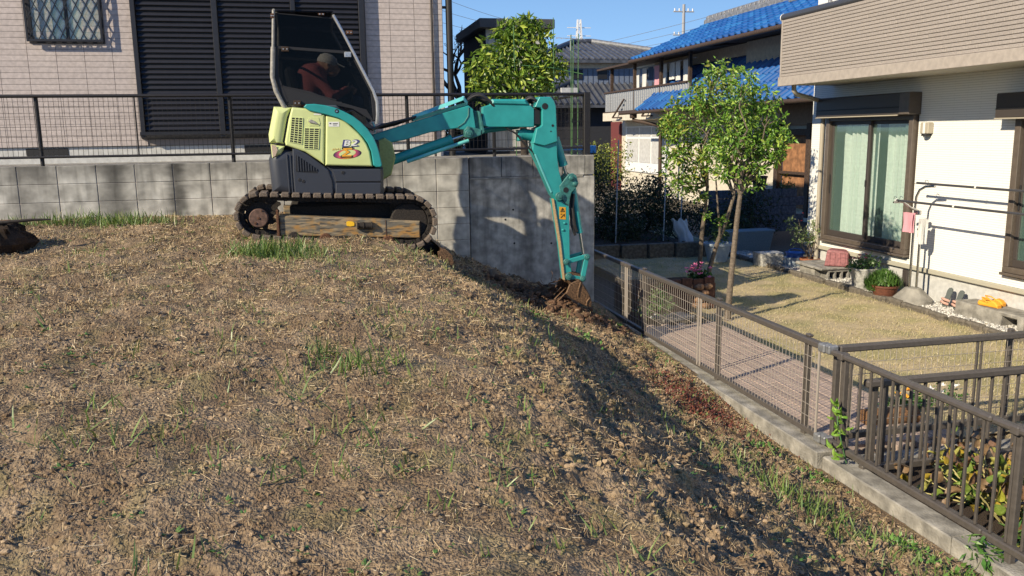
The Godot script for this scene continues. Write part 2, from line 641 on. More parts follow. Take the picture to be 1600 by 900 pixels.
func soil_color(x: float, z: float) -> Color:
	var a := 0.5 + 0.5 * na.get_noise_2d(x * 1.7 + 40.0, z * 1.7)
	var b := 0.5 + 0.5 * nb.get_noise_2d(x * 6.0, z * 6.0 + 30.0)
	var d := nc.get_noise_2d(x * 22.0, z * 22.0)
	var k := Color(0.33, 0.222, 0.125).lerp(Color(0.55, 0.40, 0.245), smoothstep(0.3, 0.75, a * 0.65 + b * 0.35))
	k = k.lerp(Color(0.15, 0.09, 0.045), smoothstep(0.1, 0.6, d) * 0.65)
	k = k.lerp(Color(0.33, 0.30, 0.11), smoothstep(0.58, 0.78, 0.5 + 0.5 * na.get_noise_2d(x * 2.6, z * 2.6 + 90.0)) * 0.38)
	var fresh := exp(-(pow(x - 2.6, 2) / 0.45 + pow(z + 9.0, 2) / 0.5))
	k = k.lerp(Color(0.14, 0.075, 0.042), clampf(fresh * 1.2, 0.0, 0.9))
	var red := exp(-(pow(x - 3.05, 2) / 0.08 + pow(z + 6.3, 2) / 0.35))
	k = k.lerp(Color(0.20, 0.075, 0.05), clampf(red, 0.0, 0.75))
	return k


func build_mound() -> void:
	var xs := PackedFloat32Array()
	var zs := PackedFloat32Array()
	var x := -14.0
	while x < -4.3:
		xs.append(x)
		x += 0.4
	x = -4.3
	while x < 3.47:
		xs.append(x)
		x += 0.021
	xs.append(3.47)
	var z := 7.0
	while z > -1.3:
		zs.append(z)
		z -= 0.4
	z = -1.3
	while z > -10.25:
		zs.append(z)
		z -= maxf(0.012, 0.0046 * -z)
	zs.append(-10.25)
	var nx := xs.size()
	var nz := zs.size()
	var v := PackedVector3Array()
	var c := PackedColorArray()
	v.resize(nx * nz)
	c.resize(nx * nz)
	for j in nz:
		for i in nx:
			v[j * nx + i] = Vector3(xs[i], soil_height(xs[i], zs[j]), zs[j])
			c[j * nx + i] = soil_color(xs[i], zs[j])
	var n := PackedVector3Array()
	n.resize(nx * nz)
	for j in nz:
		for i in nx:
			var du := v[j * nx + mini(i + 1, nx - 1)] - v[j * nx + maxi(i - 1, 0)]
			var dv := v[mini(j + 1, nz - 1) * nx + i] - v[maxi(j - 1, 0) * nx + i]
			n[j * nx + i] = du.cross(dv).normalized() * (1.0 if du.cross(dv).y > 0 else -1.0)
	var ix := PackedInt32Array()
	ix.resize((nx - 1) * (nz - 1) * 6)
	var o := 0
	for j in nz - 1:
		for i in nx - 1:
			var a := j * nx + i
			for q in [a, a + nx, a + 1, a + 1, a + nx, a + nx + 1]:
				ix[o] = q
				o += 1
	var arr := []
	arr.resize(Mesh.ARRAY_MAX)
	arr[Mesh.ARRAY_VERTEX] = v
	arr[Mesh.ARRAY_NORMAL] = n
	arr[Mesh.ARRAY_COLOR] = c
	arr[Mesh.ARRAY_INDEX] = ix
	var m := ArrayMesh.new()
	m.add_surface_from_arrays(Mesh.PRIMITIVE_TRIANGLES, arr)
	struct(m, "mound_ground", M.soil)


func build_grounds() -> void:
	var g := MB.new()
	g.box(Vector3(-400, -0.6, -500), Vector3(400, -0.16, 60))
	struct(g, "ground", M.far_ground)
	# the garden lawn, a low slab with an uneven dry surface
	var l := MB.new()
	var skin := func(u: float, w: float) -> Vector3:
		var X := lerpf(4.74, 8.2, u)
		var Z := lerpf(-5.3, -19.0, w)
		return Vector3(X, 0.02 * na.get_noise_2d(X, Z) + 0.010 * nb.get_noise_2d(X * 3, Z * 3) + 0.05 * exp(-(pow(X - 6.05, 2) + pow(Z + 7.9, 2)) / 0.06), Z)
	l.grid(90, 300, skin)
	l.box(Vector3(4.74, -0.15, -19.0), Vector3(8.2, -0.03, -5.3))
	l.c.resize(l.v.size())
	for i in l.v.size():
		var p := l.v[i]
		var a := 0.5 + 0.5 * na.get_noise_2d(p.x * 1.2, p.z * 1.2 + 20.0)
		var k := Color(0.50, 0.40, 0.245).lerp(Color(0.37, 0.325, 0.155), smoothstep(0.35, 0.75, a))
		var pile := exp(-(pow(p.x - 6.05, 2) + pow(p.z + 7.9, 2)) / 0.05)
		l.c[i] = k.lerp(Color(0.55, 0.43, 0.28), pile)
	struct(l, "lawn", M.lawn)
	# the bed in front of the cross fences
	var b := MB.new()
	b.box(Vector3(3.63, -0.155, -5.0), Vector3(12, -0.06, 3.0))
	struct(b, "planting_bed", M.earth_dark)
	# the paved strip along the fence
	var path := struct(null_box(Vector3(3.63, -0.15, -9.55), Vector3(4.73, -0.022, -5.32)), "brick_path", M.sand_joint)
	var meshes := []
	for k in 3:
		var q := MB.new()
		q.obox(Transform3D.IDENTITY, Vector3(0.0968, 0.05, 0.1968), 0.004)
		meshes.append(q.mesh())
	var row := 0
	var Z := -9.5
	while Z < -5.45:
		for i in 11:
			var o := put(meshes[0], "paver", M["paver%d" % (rng.randi() % 4)], path)
			o.position = Vector3(3.69 + i * 0.1 + rng.randf_range(-0.001, 0.001), -0.018 + rng.randf_range(-0.002, 0.002), Z + 0.1 + (0.1 if i % 2 else 0.0) - 0.05)
			o.rotation = Vector3(rng.randf_range(-0.01, 0.01), rng.randf_range(-0.01, 0.01), rng.randf_range(-0.01, 0.01))
		Z += 0.2
		row += 1
	# gravel along the house
	var gr := null_box(Vector3(7.58, -0.15, -15.5), Vector3(8.14, 0.012, -5.3))
	var base := struct(gr, "gravel_strip", M.sand_joint)
	var pb := MB.new()
	pb.ball(Vector3.ZERO, Vector3(1, 0.6, 0.8), 6, 4, 0.15, 3)
	var w := []
	var t := []
	for i in 9000:
		var p := Vector3(rng.randf_range(7.58, 8.12), rng.randf_range(0.012, 0.03), rng.randf_range(-15.4, -6.5))
		if p.x < 7.60 + 0.03 * sin(p.z * 3.0):
			continue
		w.append(Transform3D(Basis.from_euler(Vector3(rng.randf() * 6, rng.randf() * 6, rng.randf() * 6)).scaled(Vector3.ONE * rng.randf_range(0.008, 0.022)), p))
		var f := rng.randf_range(0.25, 0.72)
		t.append(Color(f, f * 0.97, f * 0.9))
	scatter("gravel", pb.mesh(), w, t, M.pebble, base)
	var e := thing("lawn_edging", "line of brown edging stones between lawn and gravel", "edging", Vector3(7.55, 0, -9))
	for i in 26:
		var s := MB.new()
		s.obox(Transform3D(Basis.from_euler(Vector3(rng.randf_range(-0.05, 0.05), rng.randf_range(-0.08, 0.08), rng.randf_range(-0.06, 0.06))), Vector3(rng.randf_range(-0.02, 0.02) - 0.06 * float(i > 17), 0.02, -5.6 + i * 0.3 + rng.randf_range(-0.01, 0.01))), Vector3(0.09, 0.11 + rng.randf_range(-0.02, 0.02), 0.28), 0.02)
		put(s, "edging_stone", M.edging, e)


func null_box(lo: Vector3, hi: Vector3, bev := 0.0) -> MB:
	var b := MB.new()
	b.box(lo, hi, bev)
	return b


func blade_mesh(bend: float, w: float) -> ArrayMesh:
	var b := MB.new()
	var p := [Vector3(0, 0, 0), Vector3(0, 0.45, bend * 0.25), Vector3(0, 0.8, bend * 0.65), Vector3(0, 1.0, bend)]
	var ww := [w, w * 0.85, w * 0.5, 0.0]
	for i in 3:
		var a: Vector3 = p[i] + Vector3(-ww[i], 0, 0)
		var d: Vector3 = p[i] + Vector3(ww[i], 0, 0)
		var e: Vector3 = p[i + 1] + Vector3(ww[i + 1], 0, 0)
		var f: Vector3 = p[i + 1] + Vector3(-ww[i + 1], 0, 0)
		var k := (d - a).cross(f - a).normalized()
		b.quad(a, d, e, f, k)
	return b.mesh()


func on_mound(x: float, z: float) -> Vector3:
	return Vector3(x, soil_height(x, z), z)


func ground_litter() -> void:
	# clods of earth
	var cb := MB.new()
	cb.ball(Vector3.ZERO, Vector3(1, 0.7, 0.85), 6, 4, 0.28, 9)
	var w := []
	var t := []
	for i in 120000:
		var d := exp(lerpf(log(1.9), log(10.2), sqrt(rng.randf())))
		var x := rng.randf_range(-0.46 * d - 0.6, minf(0.95 * d + 0.4, 3.42))
		var z := -d
		var lump := nc.get_noise_2d(x * 4.0, z * 4.0) + nb.get_noise_2d(x * 2.0, z * 2.0) - 0.5 * smoothstep(-0.25, 0.35, na.get_noise_2d(x * 0.8 + 31.0, z * 0.8)) + 0.5 * smoothstep(1.0, 1.6, x)
		if lump < rng.randf_range(-0.7, 0.4):
			continue
		var s := 0.0022 + 0.012 * pow(rng.randf(), 4.5)
		if x > 0.9:
			s *= 1.25
		w.append(Transform3D(Basis.from_euler(Vector3(rng.randf() * 6, rng.randf() * 6, rng.randf() * 6)).scaled(Vector3(s, s * rng.randf_range(0.6, 1.0), s)), on_mound(x, z) + Vector3(0, s * 0.3, 0)))
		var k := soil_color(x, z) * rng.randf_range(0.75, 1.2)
		t.append(k)
	for i in 2600:
		var x := 2.55 + rng.randfn() * 0.32
		var z := -8.85 + rng.randfn() * 0.26
		if x > 3.4 or z < -10.2:
			continue
		var s := 0.006 + 0.055 * pow(rng.randf(), 4.0)
		w.append(Transform3D(Basis.from_euler(Vector3(rng.randf() * 6, rng.randf() * 6, rng.randf() * 6)).scaled(Vector3(s, s * 0.8, s)), on_mound(x, z) + Vector3(0, s * 0.3, 0)))
		t.append(Color(0.145, 0.080, 0.045) * rng.randf_range(0.6, 1.7))
	scatter("earth_clods", cb.mesh(), w, t, M.clod)
	# straw lying about and mown stubble standing
	var sb := MB.new()
	sb.quad(Vector3(-0.5, 0, -0.5), Vector3(0.5, 0, -0.5), Vector3(0.35, 0.25, 0.5), Vector3(-0.35, 0.25, 0.5), Vector3.UP)
	sb.quad(Vector3(-0.5, 0, -0.5), Vector3(0, -0.5, -0.5), Vector3(0, -0.3, 0.5), Vector3(-0.35, 0.25, 0.5), Vector3(-1, 0, 0))
	sb.quad(Vector3(0.5, 0, -0.5), Vector3(0, -0.5, -0.5), Vector3(0, -0.3, 0.5), Vector3(0.35, 0.25, 0.5), Vector3(1, 0, 0))
	var straw := sb.mesh()
	w = []
	t = []
	for i in 170000:
		var d := exp(lerpf(log(1.9), log(10.2), sqrt(rng.randf())))
		var x := rng.randf_range(-0.46 * d - 0.6, minf(0.95 * d + 0.4, 3.42))
		var z := -d
		var thick := 0.5 + 0.5 * na.get_noise_2d(x * 2.2 + 7.0, z * 2.2) + 0.35 * nb.get_noise_2d(x * 5.0, z * 5.0) + 0.25 * smoothstep(0.8, 1.6, x)
		if thick < rng.randf_range(0.28, 1.0):
			continue
		var long := rng.randf() < 0.035
		var ln := rng.randf_range(0.05, 0.12) if long else rng.randf_range(0.008, 0.040)
		var wd := rng.randf_range(0.0016, 0.0032) * clampf(d / 4.0, 0.8, 1.6)
		var stand := rng.randf() < 0.30 and not long
		var e := Vector3(-rng.randf_range(0.6, 1.5), rng.randf() * TAU, 0) if stand else Vector3(rng.randf_range(-0.25, 0.12), rng.randf() * TAU, rng.randf() * 6.0)
		var p := on_mound(x, z) + Vector3(0, (ln * 0.3 if stand else 0.006) , 0)
		w.append(Transform3D(Basis.from_euler(e) * Basis.from_scale(Vector3(wd, wd, ln)), p))
		var f := rng.randf()
		var k := Color(0.28, 0.18, 0.09).lerp(Color(0.70, 0.54, 0.32), f)
		if rng.randf() < 0.12:
			k = Color(0.74, 0.62, 0.42)
		t.append(k)
	scatter("straw_and_stubble", straw, w, t, M.dry)
	# green and half-dry grass
	var kinds := [blade_mesh(0.3, 0.035), blade_mesh(0.7, 0.03), blade_mesh(-0.2, 0.04)]
	var ww := [[], [], []]
	var tt := [[], [], []]
	# x, z, spread x, spread z, blades, height, greenness
	var tufts := [[-0.42, -7.32, 0.15, 0.09, 700, 0.14, 0.95], [-0.2, -7.18, 0.18, 0.10, 300, 0.09, 0.7], [0.05, -6.95, 0.22, 0.12, 200, 0.06, 0.4], [-2.42, -9.75, 0.20, 0.10, 300, 0.13, 0.9], [-1.95, -9.6, 0.22, 0.12, 380, 0.14, 0.9], [-2.9, -9.7, 0.22, 0.12, 240, 0.12, 0.9], [-1.6, -9.5, 0.12, 0.10, 90, 0.10, 0.7],
		[0.0, -4.75, 0.06, 0.06, 34, 0.12, 0.9], [0.1, -4.45, 0.16, 0.12, 84, 0.11, 0.9], [0.3, -4.4, 0.12, 0.10, 50, 0.11, 0.9], [0.42, -5.3, 0.26, 0.22, 90, 0.07, 0.6], [0.85, -5.0, 0.3, 0.25, 60, 0.06, 0.4], [0.13, -3.8, 0.14, 0.12, 22, 0.09, 0.8], [0.08, -3.5, 0.16, 0.12, 24, 0.09, 0.8], [0.5, -3.5, 0.25, 0.2, 24, 0.08, 0.8], [0.65, -3.3, 0.2, 0.2, 18, 0.08, 0.8],
		[-1.04, -4.0, 0.12, 0.12, 18, 0.10, 0.9], [-1.15, -3.7, 0.16, 0.14, 26, 0.10, 0.9], [-0.7, -3.6, 0.18, 0.18, 16, 0.08, 0.9], [-0.17, -4.25, 0.06, 0.06, 14, 0.12, 0.9], [-0.9, -3.2, 0.25, 0.2, 18, 0.06, 0.9], [-0.5, -5.8, 0.5, 0.3, 50, 0.045, 0.5], [-1.5, -6.5, 0.8, 0.5, 80, 0.045, 0.4], [-0.2, -6.2, 0.4, 0.3, 50, 0.05, 0.5],
		[1.55, -7.75, 0.30, 0.16, 260, 0.07, 0.35], [1.1, -7.5, 0.3, 0.16, 170, 0.07, 0.4], [1.75, -6.9, 0.4, 0.3, 130, 0.05, 0.4], [1.95, -6.2, 0.4, 0.3, 160, 0.05, 0.5], [2.4, -6.0, 0.3, 0.3, 150, 0.055, 0.6], [2.45, -5.0, 0.22, 0.35, 160, 0.075, 0.85], [2.65, -4.5, 0.16, 0.24, 180, 0.10, 0.95], [2.78, -4.15, 0.14, 0.18, 190, 0.11, 1.0], [2.95, -3.8, 0.18, 0.18, 110, 0.09, 0.9], [3.05, -3.55, 0.14, 0.14, 80, 0.08, 0.9], [3.15, -5.6, 0.16, 0.25, 60, 0.06, 0.8], [3.25, -7.9, 0.10, 0.8, 180, 0.06, 0.7], [3.2, -9.3, 0.12, 0.3, 70, 0.07, 0.8], [3.3, -4.6, 0.08, 0.9, 60, 0.07, 0.8], [2.6, -8.0, 0.5, 0.5, 90, 0.04, 0.5]]
	for i in 110:
		var d := exp(lerpf(log(2.3), log(8.5), rng.randf()))
		var far := 1.0 if rng.randf() < 0.6 else 0.0
		tufts.append([rng.randf_range(-0.44 * d, minf(0.25 * d + 0.5 * far, 3.2)), -d, 0.035, 0.035, 4 + rng.randi() % 7, rng.randf_range(0.04, 0.10), 0.85])
	for q in tufts:
		for i in int(q[4]):
			var x: float = minf(q[0] + rng.randfn() * q[2], 3.44)
			var z: float = maxf(q[1] + rng.randfn() * q[3], -10.2)
			var h: float = q[5] * rng.randf_range(0.45, 1.25)
			var kd := rng.randi() % 3
			var lean := Basis.from_euler(Vector3(rng.randfn() * 0.55, rng.randf() * TAU, rng.randfn() * 0.35))
			ww[kd].append(Transform3D(lean * Basis.from_scale(Vector3(h * 0.9 * clampf(0.13 / q[5], 0.6, 1.4), h, h)), on_mound(x, z)))
			var green := Color(0.10, 0.18, 0.04).lerp(Color(0.21, 0.28, 0.085), rng.randf())
			if rng.randf() > q[6]:
				green = Color(0.38, 0.33, 0.17).lerp(Color(0.22, 0.25, 0.09), rng.randf())
			tt[kd].append(green)
	# tufts of dead, mown grass everywhere
	for i in 3000:
		var d := exp(lerpf(log(2.0), log(10.1), pow(rng.randf(), 0.55)))
		var cx := rng.randf_range(-0.46 * d - 0.5, minf(0.95 * d + 0.3, 3.4))
		if na.get_noise_2d(cx * 1.1 + 13.0, -d * 1.1) + 0.4 * smoothstep(0.8, 1.8, cx) < rng.randf_range(-0.6, 0.35):
			continue
		var tint := Color(0.42, 0.30, 0.16).lerp(Color(0.60, 0.48, 0.28), rng.randf())
		if rng.randf() < 0.18:
			tint = Color(0.30, 0.30, 0.12)
		for k in 5 + rng.randi() % 12:
			var x := minf(cx + rng.randfn() * 0.028, 3.44)
			var z := maxf(-d + rng.randfn() * 0.028, -10.2)
			var h := rng.randf_range(0.012, 0.038) * clampf(d / 4.0, 0.75, 1.2)
			var kd := rng.randi() % 3
			ww[kd].append(Transform3D(Basis.from_euler(Vector3(rng.randfn() * 0.55, rng.randf() * TAU, rng.randfn() * 0.55)) * Basis.from_scale(Vector3(h * 1.5, h, h)), on_mound(x, z) - Vector3(0, 0.003, 0)))
			tt[kd].append(tint * rng.randf_range(0.7, 1.15))
	for kd in 3:
		scatter("grass_blades", kinds[kd], ww[kd], tt[kd], M.leaf)
	# small flat weeds
	var lf := leaf_mesh(0.55, 0.06)
	w = []
	t = []
	for i in 720:
		var d := exp(lerpf(log(2.2), log(9.5), sqrt(rng.randf())))
		var x := rng.randf_range(-0.45 * d, minf(0.9 * d, 3.4))
		var reach := rng.randf_range(0.012, 0.035)
		var base := on_mound(x, -d)
		var green := Color(0.07, 0.16, 0.035).lerp(Color(0.13, 0.24, 0.06), rng.randf())
		for k in 3 + rng.randi() % 6:
			var a := rng.randf() * TAU
			w.append(Transform3D(Basis.from_euler(Vector3(rng.randf_range(0.9, 1.5), a, 0)).scaled(Vector3.ONE * reach), base + Vector3(sin(a), 0.1, cos(a)) * reach * 0.5))
			t.append(green)
	# red-brown creeping leaves by the curb
	for i in 2600:
		var x := 3.02 + rng.randfn() * 0.16
		var z := -6.35 + rng.randfn() * 0.36
		if x > 3.42:
			continue
		w.append(Transform3D(Basis.from_euler(Vector3(rng.randf_range(0.3, 1.6), rng.randf() * TAU, rng.randfn() * 0.4)).scaled(Vector3.ONE * rng.randf_range(0.014, 0.034)), on_mound(x, z) + Vector3(0, rng.randf_range(0.0, 0.03), 0)))
		t.append(Color(0.26, 0.085, 0.05).lerp(Color(0.15, 0.045, 0.03), rng.randf()) if rng.randf() < 0.9 else Color(0.14, 0.2, 0.05))
	# the leafy weed at the foot of the slope
	for q in [[3.2, -3.95, 120], [3.1, -5.35, 60], [3.28, -4.9, 50], [3.3, -9.0, 60], [3.25, -3.6, 90], [2.35, -7.3, 60], [1.9, -7.2, 50]]:
		for i in int(q[2]):
			var p := on_mound(minf(q[0] + rng.randfn() * 0.07, 3.36), q[1] + rng.randfn() * 0.09)
			w.append(Transform3D(Basis.from_euler(Vector3(rng.randf_range(0.2, 1.4), rng.randf() * TAU, 0)).scaled(Vector3.ONE * rng.randf_range(0.02, 0.05)), p + Vector3(0, rng.randf() * 0.03, 0)))
			t.append(Color(0.08, 0.19, 0.035).lerp(Color(0.16, 0.30, 0.06), rng.randf()))
	scatter("ground_leaves", lf, w, t, M.leaf)
	# dry lawn grass
	w = []
	t = []
	for i in 42000:
		var x := rng.randf_range(4.76, 7.5)
		var z := -exp(lerpf(log(5.4), log(15.0), rng.randf()))
		if na.get_noise_2d(x * 1.5, z * 1.5) < rng.randf_range(-0.9, 0.3):
			continue
		var h := rng.randf_range(0.012, 0.035)
		w.append(Transform3D(Basis.from_euler(Vector3(rng.randfn() * 0.7, rng.randf() * TAU, rng.randfn() * 0.7)) * Basis.from_scale(Vector3(h * 2.6, h, h)), Vector3(x, 0.005 + 0.02 * na.get_noise_2d(x, z), z)))
		t.append(Color(0.58, 0.48, 0.30).lerp(Color(0.36, 0.34, 0.15), pow(rng.randf(), 2.0)))
	scatter("lawn_grass", kinds[1], w, t, M.leaf)


func leaf_mesh(w: float, fold: float) -> ArrayMesh:
	var b := MB.new()
	var p := [Vector3(0, 0, 0), Vector3(0, 0.5, fold * -0.6), Vector3(0, 1.0, fold * 1.2)]
	for s in [-1.0, 1.0]:
		var q := Vector3(s * w * 0.5, 0.42, fold)
		var k := Vector3(0, 0, 1)
		b.tri(p[0], p[1], q, b.flat(p[0], p[1], q, k), b.flat(p[0], p[1], q, k), b.flat(p[0], p[1], q, k))
		b.tri(p[1], p[2], q, b.flat(p[1], p[2], q, k), b.flat(p[1], p[2], q, k), b.flat(p[1], p[2], q, k))
	return b.mesh()


func broad_leaf(w: float, curl: float, sd: float) -> ArrayMesh:
	var b := MB.new()
	var f := func(u: float, v: float) -> Vector3:
		var half := w * 0.5 * pow(sin(PI * pow(v, 0.72)), 0.8)
		var s := (u - 0.5) * 2.0
		return Vector3(s * half, v - 0.06 * absf(s) * (1.0 - v), curl * (s * s * 0.55 - v * v * 0.9) + 0.04 * sin(v * 11.0 + s * 3.0 + sd))
	b.grid(4, 6, f, Vector3(0, 0, 1))
	return b.mesh()


# ---------------------------------------------------------------- the concrete block wall
func stain_texture(w: int, h: int, sd: int, drips: Array, courses: int, base: Color) -> ImageTexture:
	var im := Image.create(w, h, false, Image.FORMAT_RGB8)
	var n := FastNoiseLite.new()
	n.seed = sd
	n.frequency = 0.02
	n.fractal_octaves = 4
	for y in h:
		var v := float(y) / h
		for x in w:
			var u := float(x) / w
			var f := 0.86 + 0.22 * n.get_noise_2d(x, y)
			var streak := n.get_noise_2d(x * 2.2, y * 0.18 + 300.0)
			f *= 1.0 - 0.26 * maxf(0.0, streak) * (1.0 - v * 0.6)
			f *= 0.80 + 0.22 * smoothstep(0.0, 0.16, v)
			for d in drips:
				var wob := 0.006 * n.get_noise_2d(y * 3.0, d[0] * 900.0)
				var g: float = exp(-pow((u - d[0] + wob) / d[1], 2.0)) * (1.0 - smoothstep(d[2] * 0.6, d[2], v))
				f *= 1.0 - d[3] * g
			# white bloom that leaches out under the joints
			var cv := fposmod(v * courses, 1.0)
			var bloom := smoothstep(0.35, 0.95, cv) * smoothstep(0.05, 0.4, n.get_noise_2d(x * 0.8 + 77.0, floorf(v * courses) * 91.0)) * (0.55 + 0.45 * n.get_noise_2d(x * 5.0, y * 0.8)) * (1.0 if v < 0.62 else 0.25)
			var k := base * f
			k = k.lerp(Color(0.86, 0.86, 0.84), clampf(bloom, 0.0, 1.0) * 0.55)
			im.set_pixel(x, y, Color(clampf(k.r, 0, 1), clampf(k.g, 0, 1), clampf(k.b, 0, 1)))
	return ImageTexture.create_from_image(im)


func build_retaining_wall() -> void:
	var zf := -10.25
	var grey := lin(0.57, 0.55, 0.495)
	var m := StandardMaterial3D.new()
	m.albedo_texture = stain_texture(1400, 330, 11, [[0.165, 0.012, 0.8, 0.55], [0.17, 0.02, 0.95, 0.2], [0.428, 0.022, 1.0, 0.35], [0.30, 0.03, 0.7, 0.2], [0.52, 0.014, 0.9, 0.45], [0.08, 0.02, 0.6, 0.3], [0.72, 0.03, 0.9, 0.3], [0.86, 0.02, 0.9, 0.3]], 7, grey)
	m.roughness = 0.92
	m.heightmap_enabled = true
	m.heightmap_texture = m.albedo_texture
	m.heightmap_scale = 0.4
	var w := thing("block_wall", "low grey concrete block wall holding up the neighbour's yard, stained by rain", "retaining wall", Vector3(0, 0.4, zf))
	var at := Vector3(0, -0.4, -zf)
	var core := MB.new()
	core.box(at + Vector3(-9.0, 0.3, zf - 0.19), at + Vector3(1.80, 2.045, zf - 0.006))
	put(core, "mortar_core", M.grout, w)
	# courses of blocks, 0.2 high and 0.4 long, with a few cut ones
	for row in 7:
		var y := 2.068 - row * 0.2
		var edges := []
		var x := 1.803
		var k := 0
		while x > -5.6:
			edges.append(x)
			x -= [0.4, 0.4, 0.19, 0.4, 0.4, 0.4, 0.4, 0.39][k % 8] if k < 6 else 0.4
			k += 1
		for i in edges.size() - 1:
			if edges[i] < -4.2 and row > 3:
				continue
			if y - 0.2 < 0.6 and edges[i] < 0.4:
				continue
			var b := MB.new()
			b.box(at + Vector3(edges[i + 1] + 0.004, y - 0.196, zf - 0.1), at + Vector3(edges[i] - 0.004, y, zf + rng.randf_range(-0.0015, 0.002)), 0.004)
			for j in b.v.size():
				b.v[j] -= at
			b.uv_xy(-5.2, 0.67, 7.0, 1.4)
			for j in b.v.size():
				b.v[j] += at
			put(b, "concrete_block", m, w)
	# the tall cast panel at the corner
	var p := thing("concrete_wall_end", "tall cast concrete end of the wall behind the digging arm, dark water streaks", "concrete wall", Vector3(2.6, 0, zf))
	var pm := StandardMaterial3D.new()
	pm.albedo_texture = stain_texture(512, 700, 23, [[0.12, 0.03, 1.0, 0.15], [0.45, 0.06, 1.0, 0.22], [0.7, 0.05, 0.8, 0.12], [0.02, 0.03, 1.0, 0.2]], 1, lin(0.56, 0.54, 0.485))
	pm.roughness = 0.9
	pm.heightmap_enabled = true
	pm.heightmap_texture = tex.grain
	pm.heightmap_scale = 0.5
	pm.heightmap_texture = pm.albedo_texture
	at = Vector3(-2.6, 0, -zf)
	var body := MB.new()
	body.box(at + Vector3(1.808, -0.5, zf - 0.22), at + Vector3(3.41, 1.815, zf), 0.008)
	for j in body.v.size():
		body.v[j] -= at
	body.uv_xy(1.8, -0.1, 1.62, 2.17)
	for j in body.v.size():
		body.v[j] += at
	put(body, "cast_panel", pm, p)
	var lip := MB.new()
	lip.box(at + Vector3(1.812, 1.80, zf - 0.02), at + Vector3(3.26, 1.826, zf + 0.006), 0.003)
	put(lip, "panel_ledge", M.concrete_pale, p)
	var xs := [1.81, 2.21, 2.61, 2.995, 3.285, 3.408]
	for i in 5:
		var c := MB.new()
		c.box(at + Vector3(xs[i] + 0.003, 1.828, zf - 0.19), at + Vector3(xs[i + 1] - 0.003, 2.072, zf - 0.003 + 0.004 * (i % 2)), 0.005)
		for j in c.v.size():
			c.v[j] -= at
		c.uv_xy(1.8, -0.1, 1.62, 2.17)
		for j in c.v.size():
			c.v[j] += at
		put(c, "coping_block", pm, p)
	for q in [[2.35, 1.42], [2.86, 1.45], [3.12, 1.35], [2.36, 1.0], [2.84, 0.98], [2.25, 1.30]]:
		var h := MB.new()
		h.disc(at + Vector3(q[0], q[1], zf + 0.0005), Vector3(0, 0, 1), 0.013, 0.006, 10)
		put(h, "tie_hole", M.black, p)
	var ret := MB.new()
	ret.box(at + Vector3(3.2, -0.5, -14.0), at + Vector3(3.405, 2.06, zf - 0.225))
	put(ret, "return_wall", M.concrete, p)
	# the yard it holds up
	var y := MB.new()
	y.box(Vector3(-14, -0.14, -13.9), Vector3(3.19, 2.06, zf - 0.24))
	y.box(Vector3(-14, -0.14, -24.0), Vector3(4.45, 2.055, -13.903))
	struct(y, "raised_yard", M.concrete)


func wires_panel(x0: float, x1: float, y0: float, y1: float, dx: float, dy: float, r: float, along_z := false, at := 0.0, off := Vector3.ZERO) -> MB:
	var b := MB.new()
	var P := func(a: float, y: float, o: float) -> Vector3:
		return (Vector3(at + o, y, a) if along_z else Vector3(a, y, at + o)) + off
	var n := int((x1 - x0) / dx)
	for i in n + 1:
		var a := x0 + (x1 - x0) * i / n
		b.tube([P.call(a, y0, 0.0), P.call(a, y1, 0.0)], r, 4, false)
	n = int((y1 - y0) / dy)
	for i in n + 1:
		var y := y0 + (y1 - y0) * i / n
		b.tube([P.call(x0, y, r * 1.6), P.call(x1, y, r * 1.6)], r, 4, false)
	return b


func build_wall_fence() -> void:
	var f := thing("mesh_fence", "black wire mesh fence standing on top of the grey block wall", "fence", Vector3(0, 2.07, -10.33))
	var o := -f.position
	var z := -10.33
	var top := MB.new()
	top.tube([o + Vector3(-6.2, 2.822, z), o + Vector3(3.3, 2.822, z)], 0.019, 8)
	put(top, "top_rail", M.fence_black, f)
	var low := MB.new()
	low.tube([o + Vector3(-6.2, 2.165, z), o + Vector3(3.3, 2.165, z)], 0.014, 8)
	put(low, "bottom_rail", M.fence_black, f)
	var xs := [-4.97, -2.95, -0.93, 1.09, 2.15]
	for x in xs:
		var p := MB.new()
		p.tube([o + Vector3(x, 2.05, z - 0.04), o + Vector3(x, 2.82, z - 0.04)], 0.022, 8)
		put(p, "post", M.fence_black, f)
	for x in [-3.94, -1.94, 0.08, 1.62]:
		var p := MB.new()
		p.tube([o + Vector3(x, 2.165, z), o + Vector3(x, 2.82, z)], 0.009, 6)
		put(p, "mesh_stay", M.fence_black, f)
	var cp := MB.new()
	cp.box(o + Vector3(3.29, 2.03, z - 0.05), o + Vector3(3.37, 2.845, z + 0.03), 0.006)
	put(cp, "corner_post", M.fence_black, f)
	put(wires_panel(-6.2, 3.3, 2.165, 2.82, 0.0505, 0.094, 0.0021, false, z + 0.004, o), "wire_mesh", M.fence_black, f, "stuff")
	# the side that runs back along the yard
	var s := thing("side_mesh_fence", "black mesh fence running back from the wall's corner post past the citrus tree", "fence", Vector3(3.33, 2.07, -12.2))
	o = -s.position
	for y in [2.822, 2.165]:
		var r := MB.new()
		r.tube([o + Vector3(3.33, y, -10.42), o + Vector3(3.33, y, -13.95)], 0.017, 8)
		put(r, "rail", M.fence_black, s)
	for zz in [-12.2, -13.95]:
		var p := MB.new()
		p.tube([o + Vector3(3.33, 2.04, zz), o + Vector3(3.33, 2.82, zz)], 0.025, 8)
		put(p, "post", M.fence_black, s)
	put(wires_panel(-13.95, -10.42, 2.165, 2.82, 0.0505, 0.094, 0.0021, true, 3.33, o), "wire_mesh", M.fence_black, s, "stuff")


